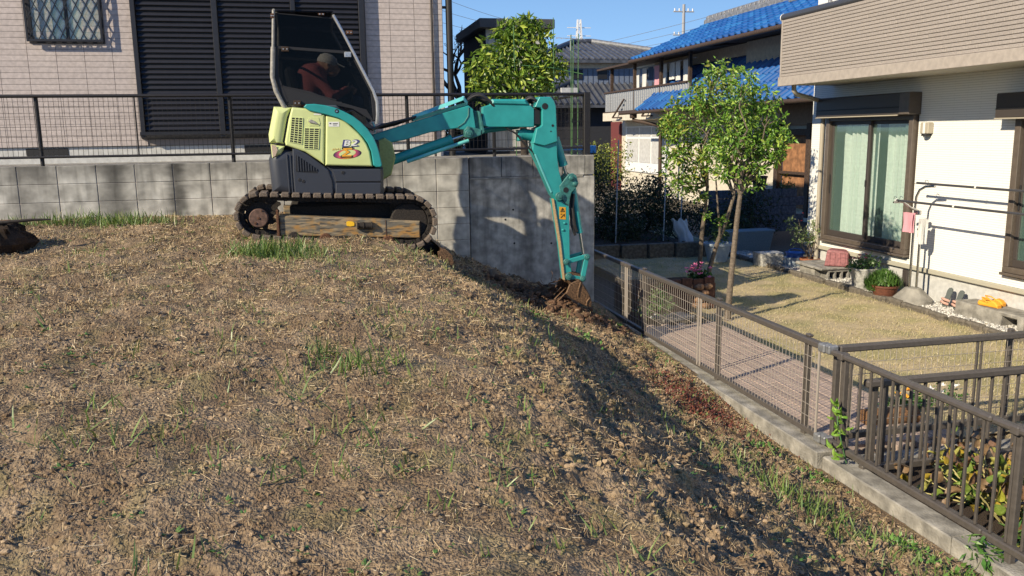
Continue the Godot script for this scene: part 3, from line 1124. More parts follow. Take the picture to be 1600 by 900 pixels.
# ---------------------------------------------------------------- the house behind the wall
func build_left_house() -> void:
	var zf := -11.6
	var h := thing("tiled_house", "two-storey house clad in pinkish beige tiles with huge black shutters", "house", Vector3(-1.2, 2.06, zf - 3.5))
	var o := -h.position
	var wall := MB.new()
	wall.box(o + Vector3(-9.0, 2.26, -17.5), o + Vector3(1.735, 7.4, zf - 0.012))
	var wn := put(wall, "wall", M.grout, h)
	# facade tiles, only where the photograph looks
	var tw := 0.3185
	var th := 0.0688
	var shapes := {}
	for sect in [[-4.29, -2.06], [0.71, 1.73]]:
		var x: float = sect[0] if sect[0] < 0 else 0.40
		while x < sect[1]:
			for r in 28:
				var y := 2.262 + r * th
				var a := maxf(x, sect[0])
				var b := minf(x + tw, sect[1])
				if b - a < 0.03:
					continue
				if a > -3.32 and b < -2.4 and y > 3.5:
					continue
				var q := MB.new()
				q.box(Vector3(a + 0.0025, y + 0.0022, zf - 0.011) + o, Vector3(b - 0.0025, y + th - 0.0022, zf + rng.randf_range(-0.001, 0.0012)) + o)
				put(q, "tile", M["tile%d" % (rng.randi() % 4)], wn)
			x += tw
	# the rest of the facade, left of the picture
	var rest := MB.new()
	for i in 14:
		for r in 28:
			rest.box(o + Vector3(-4.293 - (i + 1) * tw + 0.0025, 2.262 + r * th + 0.0022, zf - 0.011), o + Vector3(-4.293 - i * tw - 0.0025, 2.262 + (r + 1) * th - 0.0022, zf))
	put(rest, "tile_field", M.tile0, wn, "stuff")
	var base := MB.new()
	base.box(o + Vector3(-9.0, 2.0, -17.45), o + Vector3(1.70, 2.257, zf - 0.03))
	put(base, "foundation", M.foundation, h)
	for x in [-3.24, -0.66]:
		var v := MB.new()
		v.box(o + Vector3(x - 0.24, 2.16, zf - 0.04), o + Vector3(x + 0.24, 2.248, zf - 0.022), 0.004)
		put(v, "floor_vent", M.black, h)
	var roof := MB.new()
	roof.box(o + Vector3(-9.4, 7.4, -17.9), o + Vector3(2.15, 7.55, zf + 0.45))
	put(roof, "roof", M.grey_tile, h)
	# big louvred shutters
	var sh := MB.new()
	sh.box(o + Vector3(-2.115, 2.34, zf - 0.01), o + Vector3(0.70, 5.6, zf + 0.025))
	var back := put(sh, "shutter", M.shutter, h)
	for q in [[-2.115, -2.06], [-1.175, -1.105], [-0.22, -0.16], [0.63, 0.70]]:
		var s := MB.new()
		s.box(o + Vector3(q[0], 2.36, zf + 0.026), o + Vector3(q[1], 5.6, zf + 0.105), 0.006)
		put(s, "shutter_stile", M.shutter, back)
	var sill := MB.new()
	sill.prism([V2(0.026, 2.345), V2(0.125, 2.395), V2(0.125, 2.43), V2(0.026, 2.44)], -2.125, 0.71, 0.004, 1, Transform3D(Basis(Vector3(0, 0, 1), Vector3(0, 1, 0), Vector3(-1, 0, 0)), Vector3(0, 0, zf) + o) * Transform3D(Basis.from_scale(Vector3(1, 1, -1)), Vector3.ZERO))
	put(sill, "shutter_sill", M.shutter, back)
	for bay in [[-2.06, -1.175], [-1.105, -0.22], [-0.16, 0.63]]:
		for r in 29:
			var y := 2.475 + r * 0.0628
			var s := MB.new()
			s.obox(Transform3D(Basis(Vector3.RIGHT, -0.55), o + Vector3((bay[0] + bay[1]) * 0.5, y, zf + 0.06)), Vector3(bay[1] - bay[0] - 0.004, 0.052, 0.012), 0.004)
			put(s, "louvre_slat", M.shutter, back)
	# small window behind a diamond grille
	var win := MB.new()
	for q in [[-3.29, 3.50, -3.245, 4.5], [-2.49, 3.50, -2.445, 4.5], [-3.245, 3.50, -2.49, 3.55], [-2.875, 3.55, -2.84, 4.5]]:
		win.box(o + Vector3(q[0], q[1], zf - 0.011), o + Vector3(q[2], q[3], zf + 0.022), 0.003)
	var wo := put(win, "window", M.shutter, h)
	var g := MB.new()
	g.box(o + Vector3(-3.245, 3.55, zf + 0.001), o + Vector3(-2.875, 4.5, zf + 0.005))
	put(g, "pane", M.pane, wo)
	g = MB.new()
	g.box(o + Vector3(-2.84, 3.55, zf + 0.001), o + Vector3(-2.49, 4.5, zf + 0.005))
	put(g, "pane", M.pane, wo)
	g = MB.new()
	g.box(o + Vector3(-3.245, 3.55, zf - 0.010), o + Vector3(-2.86, 4.5, zf - 0.006))
	put(g, "blue_reflection", M.reflection_blue, wo)  # blue reflection in the left pane, put in as a coloured sheet
	g = MB.new()
	g.box(o + Vector3(-2.86, 3.55, zf - 0.010), o + Vector3(-2.49, 4.5, zf - 0.006))
	put(g, "grey_curtain", M.curtain_grey, wo)
	var gr := MB.new()
	for q in [[-3.30, 3.515, -3.275, 4.5], [-2.475, 3.515, -2.45, 4.5], [-3.275, 3.515, -2.475, 3.545]]:
		gr.box(o + Vector3(q[0], q[1], zf + 0.07), o + Vector3(q[2], q[3], zf + 0.095), 0.003)
	for q in [[-3.29, 3.6], [-2.46, 3.6], [-3.29, 3.95], [-2.46, 3.95]]:
		gr.box(o + Vector3(q[0] - 0.008, q[1], zf + 0.005), o + Vector3(q[0] + 0.008, q[1] + 0.016, zf + 0.072))
	var go := put(gr, "window_grille", M.shutter, h)
	for k in range(-9, 14):
		for s in [-1.0, 1.0]:
			# slanted bars clipped to the frame
			var x := -3.275 + k * 0.115
			var pts := []
			for yy in [3.545, 4.45]:
				pts.append(Vector2(x + s * (yy - 3.545) * 0.52 + (0.0 if s > 0 else 0.3), yy))
			var a: Vector2 = pts[0]
			var b: Vector2 = pts[1]
			var lo := -3.275
			var hi := -2.475
			var ta := 0.0
			var tb := 1.0
			var dx := b.x - a.x
			var t0 := (lo - a.x) / dx
			var t1 := (hi - a.x) / dx
			ta = maxf(ta, minf(t0, t1))
			tb = minf(tb, maxf(t0, t1))
			if tb - ta < 0.05:
				continue
			var A := a.lerp(b, ta)
			var B := a.lerp(b, tb)
			var r := MB.new()
			r.bar(o + Vector3(A.x, A.y, zf + 0.078 + 0.004 * s), o + Vector3(B.x, B.y, zf + 0.078 + 0.004 * s), 0.008, 0.012, Vector3(0, 0, 1))
			put(r, "grille_bar", M.shutter, go)
	# pipes at the corner
	for q in [[1.585, zf + 0.03, 0.016, M.pipe_dark], [1.83, zf - 0.06, 0.045, M.black]]:
		var p := MB.new()
		p.tube([o + Vector3(q[0], 2.05, q[1]), o + Vector3(q[0], 7.3, q[1])], q[2], 10)
		put(p, "downpipe", q[3], h)
	for y in [3.0, 4.0, 5.0]:
		var c := MB.new()
		c.box(o + Vector3(1.735, y, zf - 0.09), o + Vector3(1.80, y + 0.03, zf - 0.04))
		put(c, "pipe_bracket", M.black, h)


# ---------------------------------------------------------------- the white house on the right
func siding_texture() -> ImageTexture:
	var im := Image.create(128, 256, false, Image.FORMAT_RGB8)
	for y in 256:
		var r := y % 32
		for x in 128:
			var joint := x == ((0 if (y / 32) % 2 == 0 else 64))
			var f := 1.0 if r > 3 else 0.78
			if joint:
				f = minf(f, 0.88)
			im.set_pixel(x, y, Color(f, f, f))
	return ImageTexture.create_from_image(im)


func curtain_sheet(z0: float, z1: float, y0: float, y1: float, x: float, folds: float, depth: float, o: Vector3) -> MB:
	var b := MB.new()
	var f := func(u: float, v: float) -> Vector3:
		var s := sin(u * folds * TAU + sin(u * 17.0) * 1.2 + v * 0.4)
		return o + Vector3(x + depth * s * (0.75 + 0.25 * v), lerpf(y1, y0, v), lerpf(z0, z1, u))
	b.grid(int(folds * 9), 6, f, Vector3(-1, 0, 0))
	return b


func sash_window(h: Node3D, o: Vector3, z0: float, z1: float, y0: float, y1: float, xw: float) -> void:
	var fr := MB.new()
	fr.box(o + Vector3(xw - 0.07, y0, z0), o + Vector3(xw + 0.1, y0 + 0.07, z1), 0.006)
	fr.box(o + Vector3(xw - 0.07, y0 + 0.07, z0), o + Vector3(xw + 0.1, y1, z0 + 0.09), 0.006)
	fr.box(o + Vector3(xw - 0.07, y0 + 0.07, z1 - 0.09), o + Vector3(xw + 0.1, y1, z1), 0.006)
	fr.box(o + Vector3(xw - 0.06, y1 - 0.06, z0 + 0.09), o + Vector3(xw + 0.1, y1, z1 - 0.09), 0.004)
	fr.box(o + Vector3(xw - 0.09, y0 - 0.035, z0 - 0.02), o + Vector3(xw + 0.02, y0 - 0.002, z1 + 0.02), 0.006)
	var w := put(fr, "sash_window", M.frame_bronze, h)
	var zm := (z0 + z1) * 0.5
	for s in [[z0 + 0.092, zm + 0.035, xw + 0.004], [zm - 0.03, z1 - 0.092, xw + 0.044]]:
		var b := MB.new()
		b.box(o + Vector3(s[2] - 0.018, y0 + 0.072, s[0]), o + Vector3(s[2] + 0.018, y0 + 0.16, s[1]), 0.004)
		b.box(o + Vector3(s[2] - 0.018, y1 - 0.12, s[0]), o + Vector3(s[2] + 0.018, y1 - 0.062, s[1]), 0.004)
		b.box(o + Vector3(s[2] - 0.018, y0 + 0.16, s[0]), o + Vector3(s[2] + 0.018, y1 - 0.12, s[0] + 0.055), 0.004)
		b.box(o + Vector3(s[2] - 0.018, y0 + 0.16, s[1] - 0.055), o + Vector3(s[2] + 0.018, y1 - 0.12, s[1]), 0.004)
		put(b, "sash", M.box_brown, w)
		put(null_box(o + Vector3(s[2] - 0.003, y0 + 0.155, s[0] + 0.05), o + Vector3(s[2] + 0.003, y1 - 0.115, s[1] - 0.05)), "pane", M.pane, w)
	var lk := MB.new()
	lk.box(o + Vector3(xw - 0.03, y0 + 0.9, zm - 0.012), o + Vector3(xw - 0.016, y0 + 1.0, zm + 0.018), 0.004)
	put(lk, "latch", M.black, w)
	var hd := MB.new()
	hd.box(o + Vector3(xw - 0.03, y0 + 0.75, z0 + 0.11), o + Vector3(xw - 0.017, y0 + 1.05, z0 + 0.13), 0.004)
	put(hd, "pull_handle", M.black, w)
	put(curtain_sheet(z0 + 0.13, zm + 0.02, y0 + 0.08, y1 - 0.05, xw + 0.20, 7.0, 0.045, o), "curtain", M.curtain, w)
	for j in 1:
		put(curtain_sheet(zm + 0.10, z1 - 0.05, y0 + 0.08, y1 - 0.05, xw + 0.25, 7.5, 0.05, o), "curtain", M.curtain, w)
	put(null_box(o + Vector3(xw + 0.5, y0 - 0.1, z0 - 0.1), o + Vector3(xw + 0.52, y1 + 0.1, z1 + 0.1)), "room_wall", M.room, w)


func build_white_house() -> void:
	var xw := 8.1
	var h := thing("white_house", "white ribbed house with a taupe balcony and green-curtained sliding windows", "house", Vector3(xw, 0, -9.0))
	var o := -h.position
	var wm := mat("white_siding", lin(0.82, 0.82, 0.78), 0.65)
	wm.albedo_texture = siding_texture()
	wm.heightmap_enabled = true
	wm.heightmap_texture = wm.albedo_texture
	wm.heightmap_scale = 0.35
	# the wall is built round its two window openings
	var w := MB.new()
	var zc := -12.9
	for q in [[zc, -12.5, 0.45, 6.4], [-12.5, -10.3, 0.45, 0.52], [-12.5, -10.3, 2.56, 6.4], [-10.3, -8.6, 0.45, 6.4], [-8.6, -6.2, 0.45, 0.56], [-8.6, -6.2, 2.5, 6.4], [-6.2, 0.0, 0.45, 6.4]]:
		w.box(Vector3(xw, q[2], q[0]), Vector3(xw + 0.16, q[3], q[1]))
	w.uv_zy(0.0, 0.445, 0.46, 0.24)
	for i in w.v.size():
		w.v[i] += o
	put(w, "wall", wm, h)
	var inner := MB.new()
	inner.box(o + Vector3(xw + 0.75, 0.3, zc + 0.1), o + Vector3(xw + 6.0, 6.4, 0.0))
	inner.box(o + Vector3(xw + 0.004, 0.44, zc - 0.003), o + Vector3(xw + 6.0, 6.4, zc + 0.12))
	inner.box(o + Vector3(xw + 0.17, 0.40, zc + 0.12), o + Vector3(xw + 0.75, 0.44, 0.0))
	inner.box(o + Vector3(xw + 0.17, 2.75, zc + 0.12), o + Vector3(xw + 0.75, 2.80, 0.0))
	put(inner, "inner_shell", M.white_wall, h)
	var fd := MB.new()
	fd.box(o + Vector3(xw + 0.03, -0.3, zc + 0.02), o + Vector3(xw + 6.0, 0.386, 0.0))
	put(fd, "foundation", M.foundation, h)
	var fl := MB.new()
	fl.box(o + Vector3(xw - 0.03, 0.388, zc - 0.03), o + Vector3(xw + 0.15, 0.447, 0.0), 0.006)
	put(fl, "flashing", M.flashing, h)
	var rf := MB.new()
	rf.box(o + Vector3(xw - 0.1, 6.4, zc - 0.5), o + Vector3(xw + 6.6, 6.6, 0.4))
	put(rf, "roof", M.grey_tile, h)
	sash_window(h, o, -12.40, -10.33, 0.58, 2.53, xw)
	sash_window(h, o, -8.56, -6.25, 0.62, 2.47, xw)
	for q in [[-12.50, -10.27, 2.53, 2.83], [-8.74, -6.15, 2.45, 2.74]]:
		var b := MB.new()
		b.box(o + Vector3(xw - 0.20, q[2], q[0]), o + Vector3(xw - 0.001, q[3], q[1]), 0.012)
		var sb := put(b, "shutter_box", M.box_brown, h)
		var line := MB.new()
		line.box(o + Vector3(xw - 0.206, q[2] + 0.10, q[0] + 0.01), o + Vector3(xw - 0.199, q[2] + 0.112, q[1] - 0.2), 0.002)
		put(line, "box_seam", M.black, sb)
		var trim := MB.new()
		trim.box(o + Vector3(xw - 0.21, q[2] - 0.012, q[0]), o + Vector3(xw - 0.19, q[2] + 0.004, q[1] - 0.22), 0.003)
		put(trim, "bottom_trim", M.pipe_beige, sb)
		var cap := MB.new()
		cap.box(o + Vector3(xw - 0.207, q[2] + 0.003, q[1] - 0.2), o + Vector3(xw - 0.002, q[3] + 0.003, q[1] + 0.004), 0.008)
		put(cap, "box_end_cap", M.frame_bronze, sb)
	# the balcony
	var xb := 7.17
	var bal := MB.new()
	bal.box(o + Vector3(xb + 0.03, 3.06, -12.36), o + Vector3(xw - 0.002, 3.16, 0.0))
	bal.box(o + Vector3(xb + 0.022, 3.06, -12.34), o + Vector3(xb + 0.12, 4.02, 0.0))
	var bo := put(bal, "balcony", M.fascia, h)
	var sof := MB.new()
	sof.box(o + Vector3(xb + 0.03, 3.03, -12.36), o + Vector3(xw - 0.002, 3.058, 0.0))
	put(sof, "soffit", M.soffit, bo)
	var fa := MB.new()
	fa.box(o + Vector3(xb - 0.012, 3.018, -12.43), o + Vector3(xb + 0.028, 3.158, 0.0), 0.006)
	put(fa, "fascia_board", M.fascia, bo)
	var rows := 18
	var step := (4.02 - 3.16) / rows
	for r in rows:
		var z := -12.36
		var first := true
		while z < -3.4:
			var ln := 0.455 * (1 + rng.randi() % 3)
			if first:
				ln *= rng.randf_range(0.5, 1.0)
				first = false
			var b := MB.new()
			b.box(o + Vector3(xb, 3.16 + r * step + 0.0015, z + 0.002), o + Vector3(xb + 0.021, 3.16 + (r + 1) * step - 0.005, z + ln - 0.002), 0.004)
			put(b, "siding_board", M["board%d" % (rng.randi() % 3)], bo)
			z += ln
	var end := MB.new()
	end.box(o + Vector3(xb - 0.004, 3.158, -12.40), o + Vector3(xw - 0.002, 4.02, -12.365), 0.004)
	put(end, "end_panel", M.fascia, bo)
	var cp := MB.new()
	cp.tube([o + Vector3(xb + 0.05, 4.06, -12.42), o + Vector3(xb + 0.05, 4.06, 0.0)], 0.062, 12)
	put(cp, "handrail", M.rail_dark, bo)
	var ec := MB.new()
	ec.disc(o + Vector3(xb + 0.05, 4.06, -12.43), Vector3(0, 0, 1), 0.064, 0.03, 14, 0.008)
	put(ec, "rail_end_cap", M.white_label, bo)
	var st := MB.new()
	st.tube([o + Vector3(xb + 0.05, 4.1, -11.2), o + Vector3(xb + 0.05, 4.27, -11.2)], 0.03, 8)
	st.box(o + Vector3(xb - 0.02, 4.26, -12.2), o + Vector3(xb + 0.0, 4.29, -9.0), 0.003)
	put(st, "drying_bracket", M.galv, bo)
	# small things on the wall
	var lp := MB.new()
	lp.box(o + Vector3(xw - 0.09, 2.27, -10.16), o + Vector3(xw - 0.001, 2.42, -10.0), 0.01)
	var lo := put(lp, "wall_lamp", M.pipe_beige, h)
	var l2 := MB.new()
	l2.box(o + Vector3(xw - 0.095, 2.272, -10.10), o + Vector3(xw - 0.08, 2.418, -10.06), 0.004)
	put(l2, "lamp_front", M.white_paint, lo)
	var l3 := MB.new()
	l3.disc(o + Vector3(xw - 0.05, 2.255, -10.08), Vector3(0, 1, 0), 0.06, 0.03, 12, 0.006)
	put(l3, "lamp_base", M.black, lo)
	var dp := MB.new()
	var path := [o + Vector3(xb + 0.14, 3.03, -12.2), o + Vector3(xb + 0.14, 2.95, -12.2), o + Vector3(xb + 0.2, 2.89, -12.22), o + Vector3(xw - 0.13, 2.80, -12.50), o + Vector3(xw - 0.05, 2.74, -12.52), o + Vector3(xw - 0.05, 2.6, -12.52), o + Vector3(xw - 0.05, 0.02, -12.52)]
	dp.tube(path, 0.036, 12)
	put(dp, "downpipe", M.pipe_beige, h)
	var lv := MB.new()
	lv.box(o + Vector3(xw - 0.004, 0.12, -10.42), o + Vector3(xw + 0.032, 0.36, -10.32), 0.004)
	put(lv, "foundation_hatch", M.box_brown, h)
	# what hangs above the rail
	var cl := thing("laundry_on_balcony", "white and pink washing just showing above the taupe balcony's dark rail", "laundry", Vector3(xb + 0.4, 4.02, -10.9), "")
	for q in [[0.0, M.towel_white, 0.34], [0.38, M.pink_cloth, 0.22], [0.66, M.towel_white, 0.26]]:
		put(hung_cloth(Vector3(0, 0.55, q[0]), q[2], 0.52, int(q[0] * 10), false), "hung_cloth", q[1], cl)
	var bar := MB.new()
	bar.tube([Vector3(0, 0.56, -0.6), Vector3(0, 0.56, 1.4)], 0.014, 8)
	put(bar, "drying_pole", M.galv, cl)


func hung_cloth(top: Vector3, w: float, drop: float, sd: int, along_x := false, thick := 0.012) -> MB:
	var b := MB.new()
	for s in [-1.0, 1.0]:
		var f := func(u: float, v: float) -> Vector3:
			var wave := 0.016 * sin(u * 9.0 + sd) * v + 0.012 * sin(u * 17.0 + sd * 2.0 + v * 3.0) * v
			var a := (u - 0.5) * w * (1.0 - 0.08 * v)
			var off: float = s * thick * 0.5 + wave
			return top + (Vector3(a, -v * drop, off) if along_x else Vector3(off, -v * drop, a + w * 0.5))
		b.grid(10, 8, f, Vector3(0, 0, s) if along_x else Vector3(s, 0, 0))
	return b


# ---------------------------------------------------------------- garden fences
func post_box(b: MB, x: float, z: float, y0: float, y1: float, wx := 0.05, wz := 0.06) -> void:
	b.box(Vector3(x - wx / 2, y0, z - wz / 2), Vector3(x + wx / 2, y1, z + wz / 2), 0.005)


func build_curb() -> void:
	var c := thing("concrete_curb", "grey concrete curb at the foot of the mound, under the brown fences", "curb", Vector3(3.55, 0, -6))
	var o := -c.position
	for q in [[-9.6, -7.56, 0.035, 3.45, 3.635], [-7.55, -5.20, 0.045, 3.43, 3.635], [-5.195, -3.9, 0.012, 3.475, 3.64], [-3.893, -2.2, 0.018, 3.475, 3.64], [-2.195, -0.2, 0.015, 3.475, 3.64]]:
		var b := MB.new()
		b.box(o + Vector3(q[3], -0.5, q[0]), o + Vector3(q[4], q[2], q[1]), 0.008)
		put(b, "curb_block", M.concrete_pale, c)


func build_fences() -> void:
	var X := 3.55
	var f := thing("garden_mesh_fence", "brown metal mesh fence running along the brick path below the mound", "fence", Vector3(X, 0, -8.5))
	var o := -f.position
	var yt := 0.80
	var yb := 0.10
	for q in [[-13.2, -9.40], [-9.385, -7.40], [-7.385, -5.36]]:
		var t := MB.new()
		t.box(o + Vector3(X - 0.03, yt - 0.035, q[0]), o + Vector3(X + 0.03, yt + 0.01, q[1]), 0.008)
		put(t, "top_rail", M.fence_brown, f)
		var b := MB.new()
		b.box(o + Vector3(X - 0.025, yb - 0.02, q[0]), o + Vector3(X + 0.025, yb + 0.025, q[1]), 0.006)
		put(b, "bottom_rail", M.fence_brown, f)
		put(wires_panel(q[0] + 0.03, q[1] - 0.02, yb + 0.02, yt - 0.03, 0.0505, 0.0845, 0.0025, true, X - 0.018, o), "wire_mesh", M.fence_wire, f, "stuff")
		for zz in [q[0] + 0.02, q[1] - 0.02]:
			var s := MB.new()
			s.box(o + Vector3(X - 0.028, yb, zz - 0.009), o + Vector3(X - 0.012, yt - 0.03, zz + 0.009), 0.003)
			put(s, "panel_edge", M.fence_wire, f)
	for z in [-12.6, -10.9, -8.93, -7.07, -5.59]:
		var p := MB.new()
		p.box(o + Vector3(X + 0.0, -0.1, z - 0.026), o + Vector3(X + 0.042, yt - 0.036, z + 0.026), 0.006)
		p.box(o + Vector3(X + 0.005, yt + 0.0105, z - 0.03), o + Vector3(X + 0.045, yt + 0.03, z + 0.03), 0.006)
		put(p, "post", M.fence_brown, f)
	for y in [yt - 0.012, yb + 0.0]:
		var j := MB.new()
		j.box(o + Vector3(X - 0.042, y - 0.035, -5.38), o + Vector3(X + 0.042, y + 0.03, -5.30), 0.01)
		j.box(o + Vector3(X - 0.038, y - 0.031, -5.29), o + Vector3(X + 0.046, y + 0.034, -5.24), 0.01)
		put(j, "corner_joint", M.galv, f)
	# upright bar fence nearer the camera
	var g := thing("garden_bar_fence", "dark brown fence of upright bars nearest the camera along the curb", "fence", Vector3(X, 0, -3.6))
	o = -g.position
	var spans := [[-5.24, -3.74], [-3.735, -1.7], [-1.695, -0.2]]
	for q in spans:
		var t := MB.new()
		t.box(o + Vector3(X - 0.027, 0.757, q[0]), o + Vector3(X + 0.027, 0.797, q[1]), 0.012)
		put(t, "top_rail", M.fence_brown, g)
		var b := MB.new()
		b.box(o + Vector3(X - 0.027, 0.085, q[0]), o + Vector3(X + 0.027, 0.13, q[1]), 0.008)
		put(b, "bottom_rail", M.fence_brown, g)
	for z in [-5.12, -3.57, -1.9, -0.4]:
		var p := MB.new()
		p.box(o + Vector3(X + 0.0, -0.05, z - 0.024), o + Vector3(X + 0.042, 0.754, z + 0.024), 0.006)
		p.box(o + Vector3(X - 0.036, 0.75, z - 0.03), o + Vector3(X + 0.036, 0.802, z + 0.03), 0.008)
		put(p, "post", M.fence_brown, g)
	var z := -5.02
	while z < -0.3:
		var b := MB.new()
		b.box(o + Vector3(X - 0.010, 0.131, z - 0.0085), o + Vector3(X + 0.007, 0.754, z + 0.0085), 0.003)
		put(b, "baluster", M.fence_brown, g)
		z += 0.1105
	# the mesh fence that leaves the corner towards the house
	var Z := -5.27
	var c := thing("cross_mesh_fence", "low brown mesh fence crossing from the corner joint towards the white house", "fence", Vector3(5.0, 0, Z))
	o = -c.position
	var t := MB.new()
	t.box(o + Vector3(X + 0.06, 0.765, Z - 0.03), o + Vector3(7.6, 0.815, Z + 0.03), 0.01)
	put(t, "top_rail", M.fence_brown, c)
	t = MB.new()
	t.box(o + Vector3(X + 0.06, 0.10, Z - 0.025), o + Vector3(7.6, 0.15, Z + 0.025), 0.006)
	put(t, "bottom_rail", M.fence_brown, c)
	put(wires_panel(X + 0.08, 7.58, 0.14, 0.77, 0.0505, 0.0845, 0.0023, false, Z + 0.012, o), "wire_mesh", M.fence_wire, c, "stuff")
	for x in [3.64, 5.13, 7.5]:
		var p := MB.new()
		p.box(o + Vector3(x - 0.024, -0.16, Z - 0.07), o + Vector3(x + 0.022, 0.83 if x > 4 else 0.764, Z - 0.031), 0.006)
		put(p, "post", M.fence_brown, c)
	for x in [4.78, 4.82]:
		var s := MB.new()
		s.box(o + Vector3(x - 0.007, 0.15, Z + 0.004), o + Vector3(x + 0.007, 0.765, Z + 0.022), 0.003)
		put(s, "panel_edge", M.fence_brown, c)
	# a lower bar fence just in front of it
	Z = -4.93
	var d := thing("cross_bar_fence", "lower brown bar fence crossing in front of the mesh one, beside the yellowing plant", "fence", Vector3(5.0, 0, Z))
	o = -d.position
	t = MB.new()
	t.box(o + Vector3(X + 0.05, 0.60, Z - 0.03), o + Vector3(7.4, 0.655, Z + 0.03), 0.012)
	put(t, "top_rail", M.fence_brown, d)
	t = MB.new()
	t.box(o + Vector3(X + 0.05, -0.02, Z - 0.025), o + Vector3(7.4, 0.035, Z + 0.025), 0.008)
	put(t, "bottom_rail", M.fence_brown, d)
	var x := 3.75
	while x < 7.3:
		var b := MB.new()
		b.box(o + Vector3(x - 0.01, 0.035, Z - 0.01), o + Vector3(x + 0.01, 0.60, Z + 0.01), 0.003)
		put(b, "baluster", M.fence_brown, d)
		x += 0.1105
	for xx in [3.70, 3.78, 5.6, 7.3]:
		var p := MB.new()
		p.box(o + Vector3(xx - 0.021, -0.16, Z - 0.056), o + Vector3(xx + 0.021, 0.598, Z - 0.012), 0.005)
		put(p, "post", M.fence_brown, d)
	var k := thing("step_wall", "low grey concrete step wall lying between the two cross fences", "low wall", Vector3(5.3, -0.1, -5.1))
	put(null_box(Vector3(-1.6, -0.06, -0.09), Vector3(2.2, 0.10, 0.07), 0.01), "wall_body", M.concrete, k)


# ---------------------------------------------------------------- plants
func leaves_round(centres: Array, count: int, leaf: float, cols: Array, flat_up := 0.5, shell := 0.55) -> Array:
	var w := []
	var t := []
	var total := 0.0
	for q in centres:
		total += pow(q[3], 2.0)
	for q in centres:
		for i in int(count * pow(q[3], 2.0) / total):
			var d := Vector3(rng.randfn(), rng.randfn() * 0.85, rng.randfn()).normalized()
			var p: Vector3 = Vector3(q[0], q[1], q[2]) + d * float(q[3]) * pow(rng.randf(), shell)
			var out := (d + Vector3(rng.randfn(), rng.randfn() + flat_up, rng.randfn()) * 0.7).normalized()
			var tip := (d * 0.8 + Vector3(rng.randfn(), rng.randfn() - 0.2, rng.randfn()) * 0.7).normalized()
			tip = (tip - out * tip.dot(out)).normalized()
			var s := leaf * rng.randf_range(0.6, 1.3)
			w.append(Transform3D(Basis(tip.cross(out), tip, out) * s, p))
			var k: Color = cols[rng.randi() % cols.size()]
			t.append(k * rng.randf_range(0.8, 1.2))
	return [w, t]


func limb(a: Vector3, b: Vector3, r0: float, r1: float, sd: int, wob := 0.05) -> Array:
	var rg := RandomNumberGenerator.new()
	rg.seed = sd
	var pts := []
	var rr := []
	for i in 6:
		var u := i / 5.0
		var j := Vector3(rg.randfn(), rg.randfn() * 0.4, rg.randfn()) * wob * sin(u * PI) * a.distance_to(b) * 0.5
		pts.append(a.lerp(b, u) + j)
		rr.append(lerpf(r0, r1, u))
	return [pts, rr]


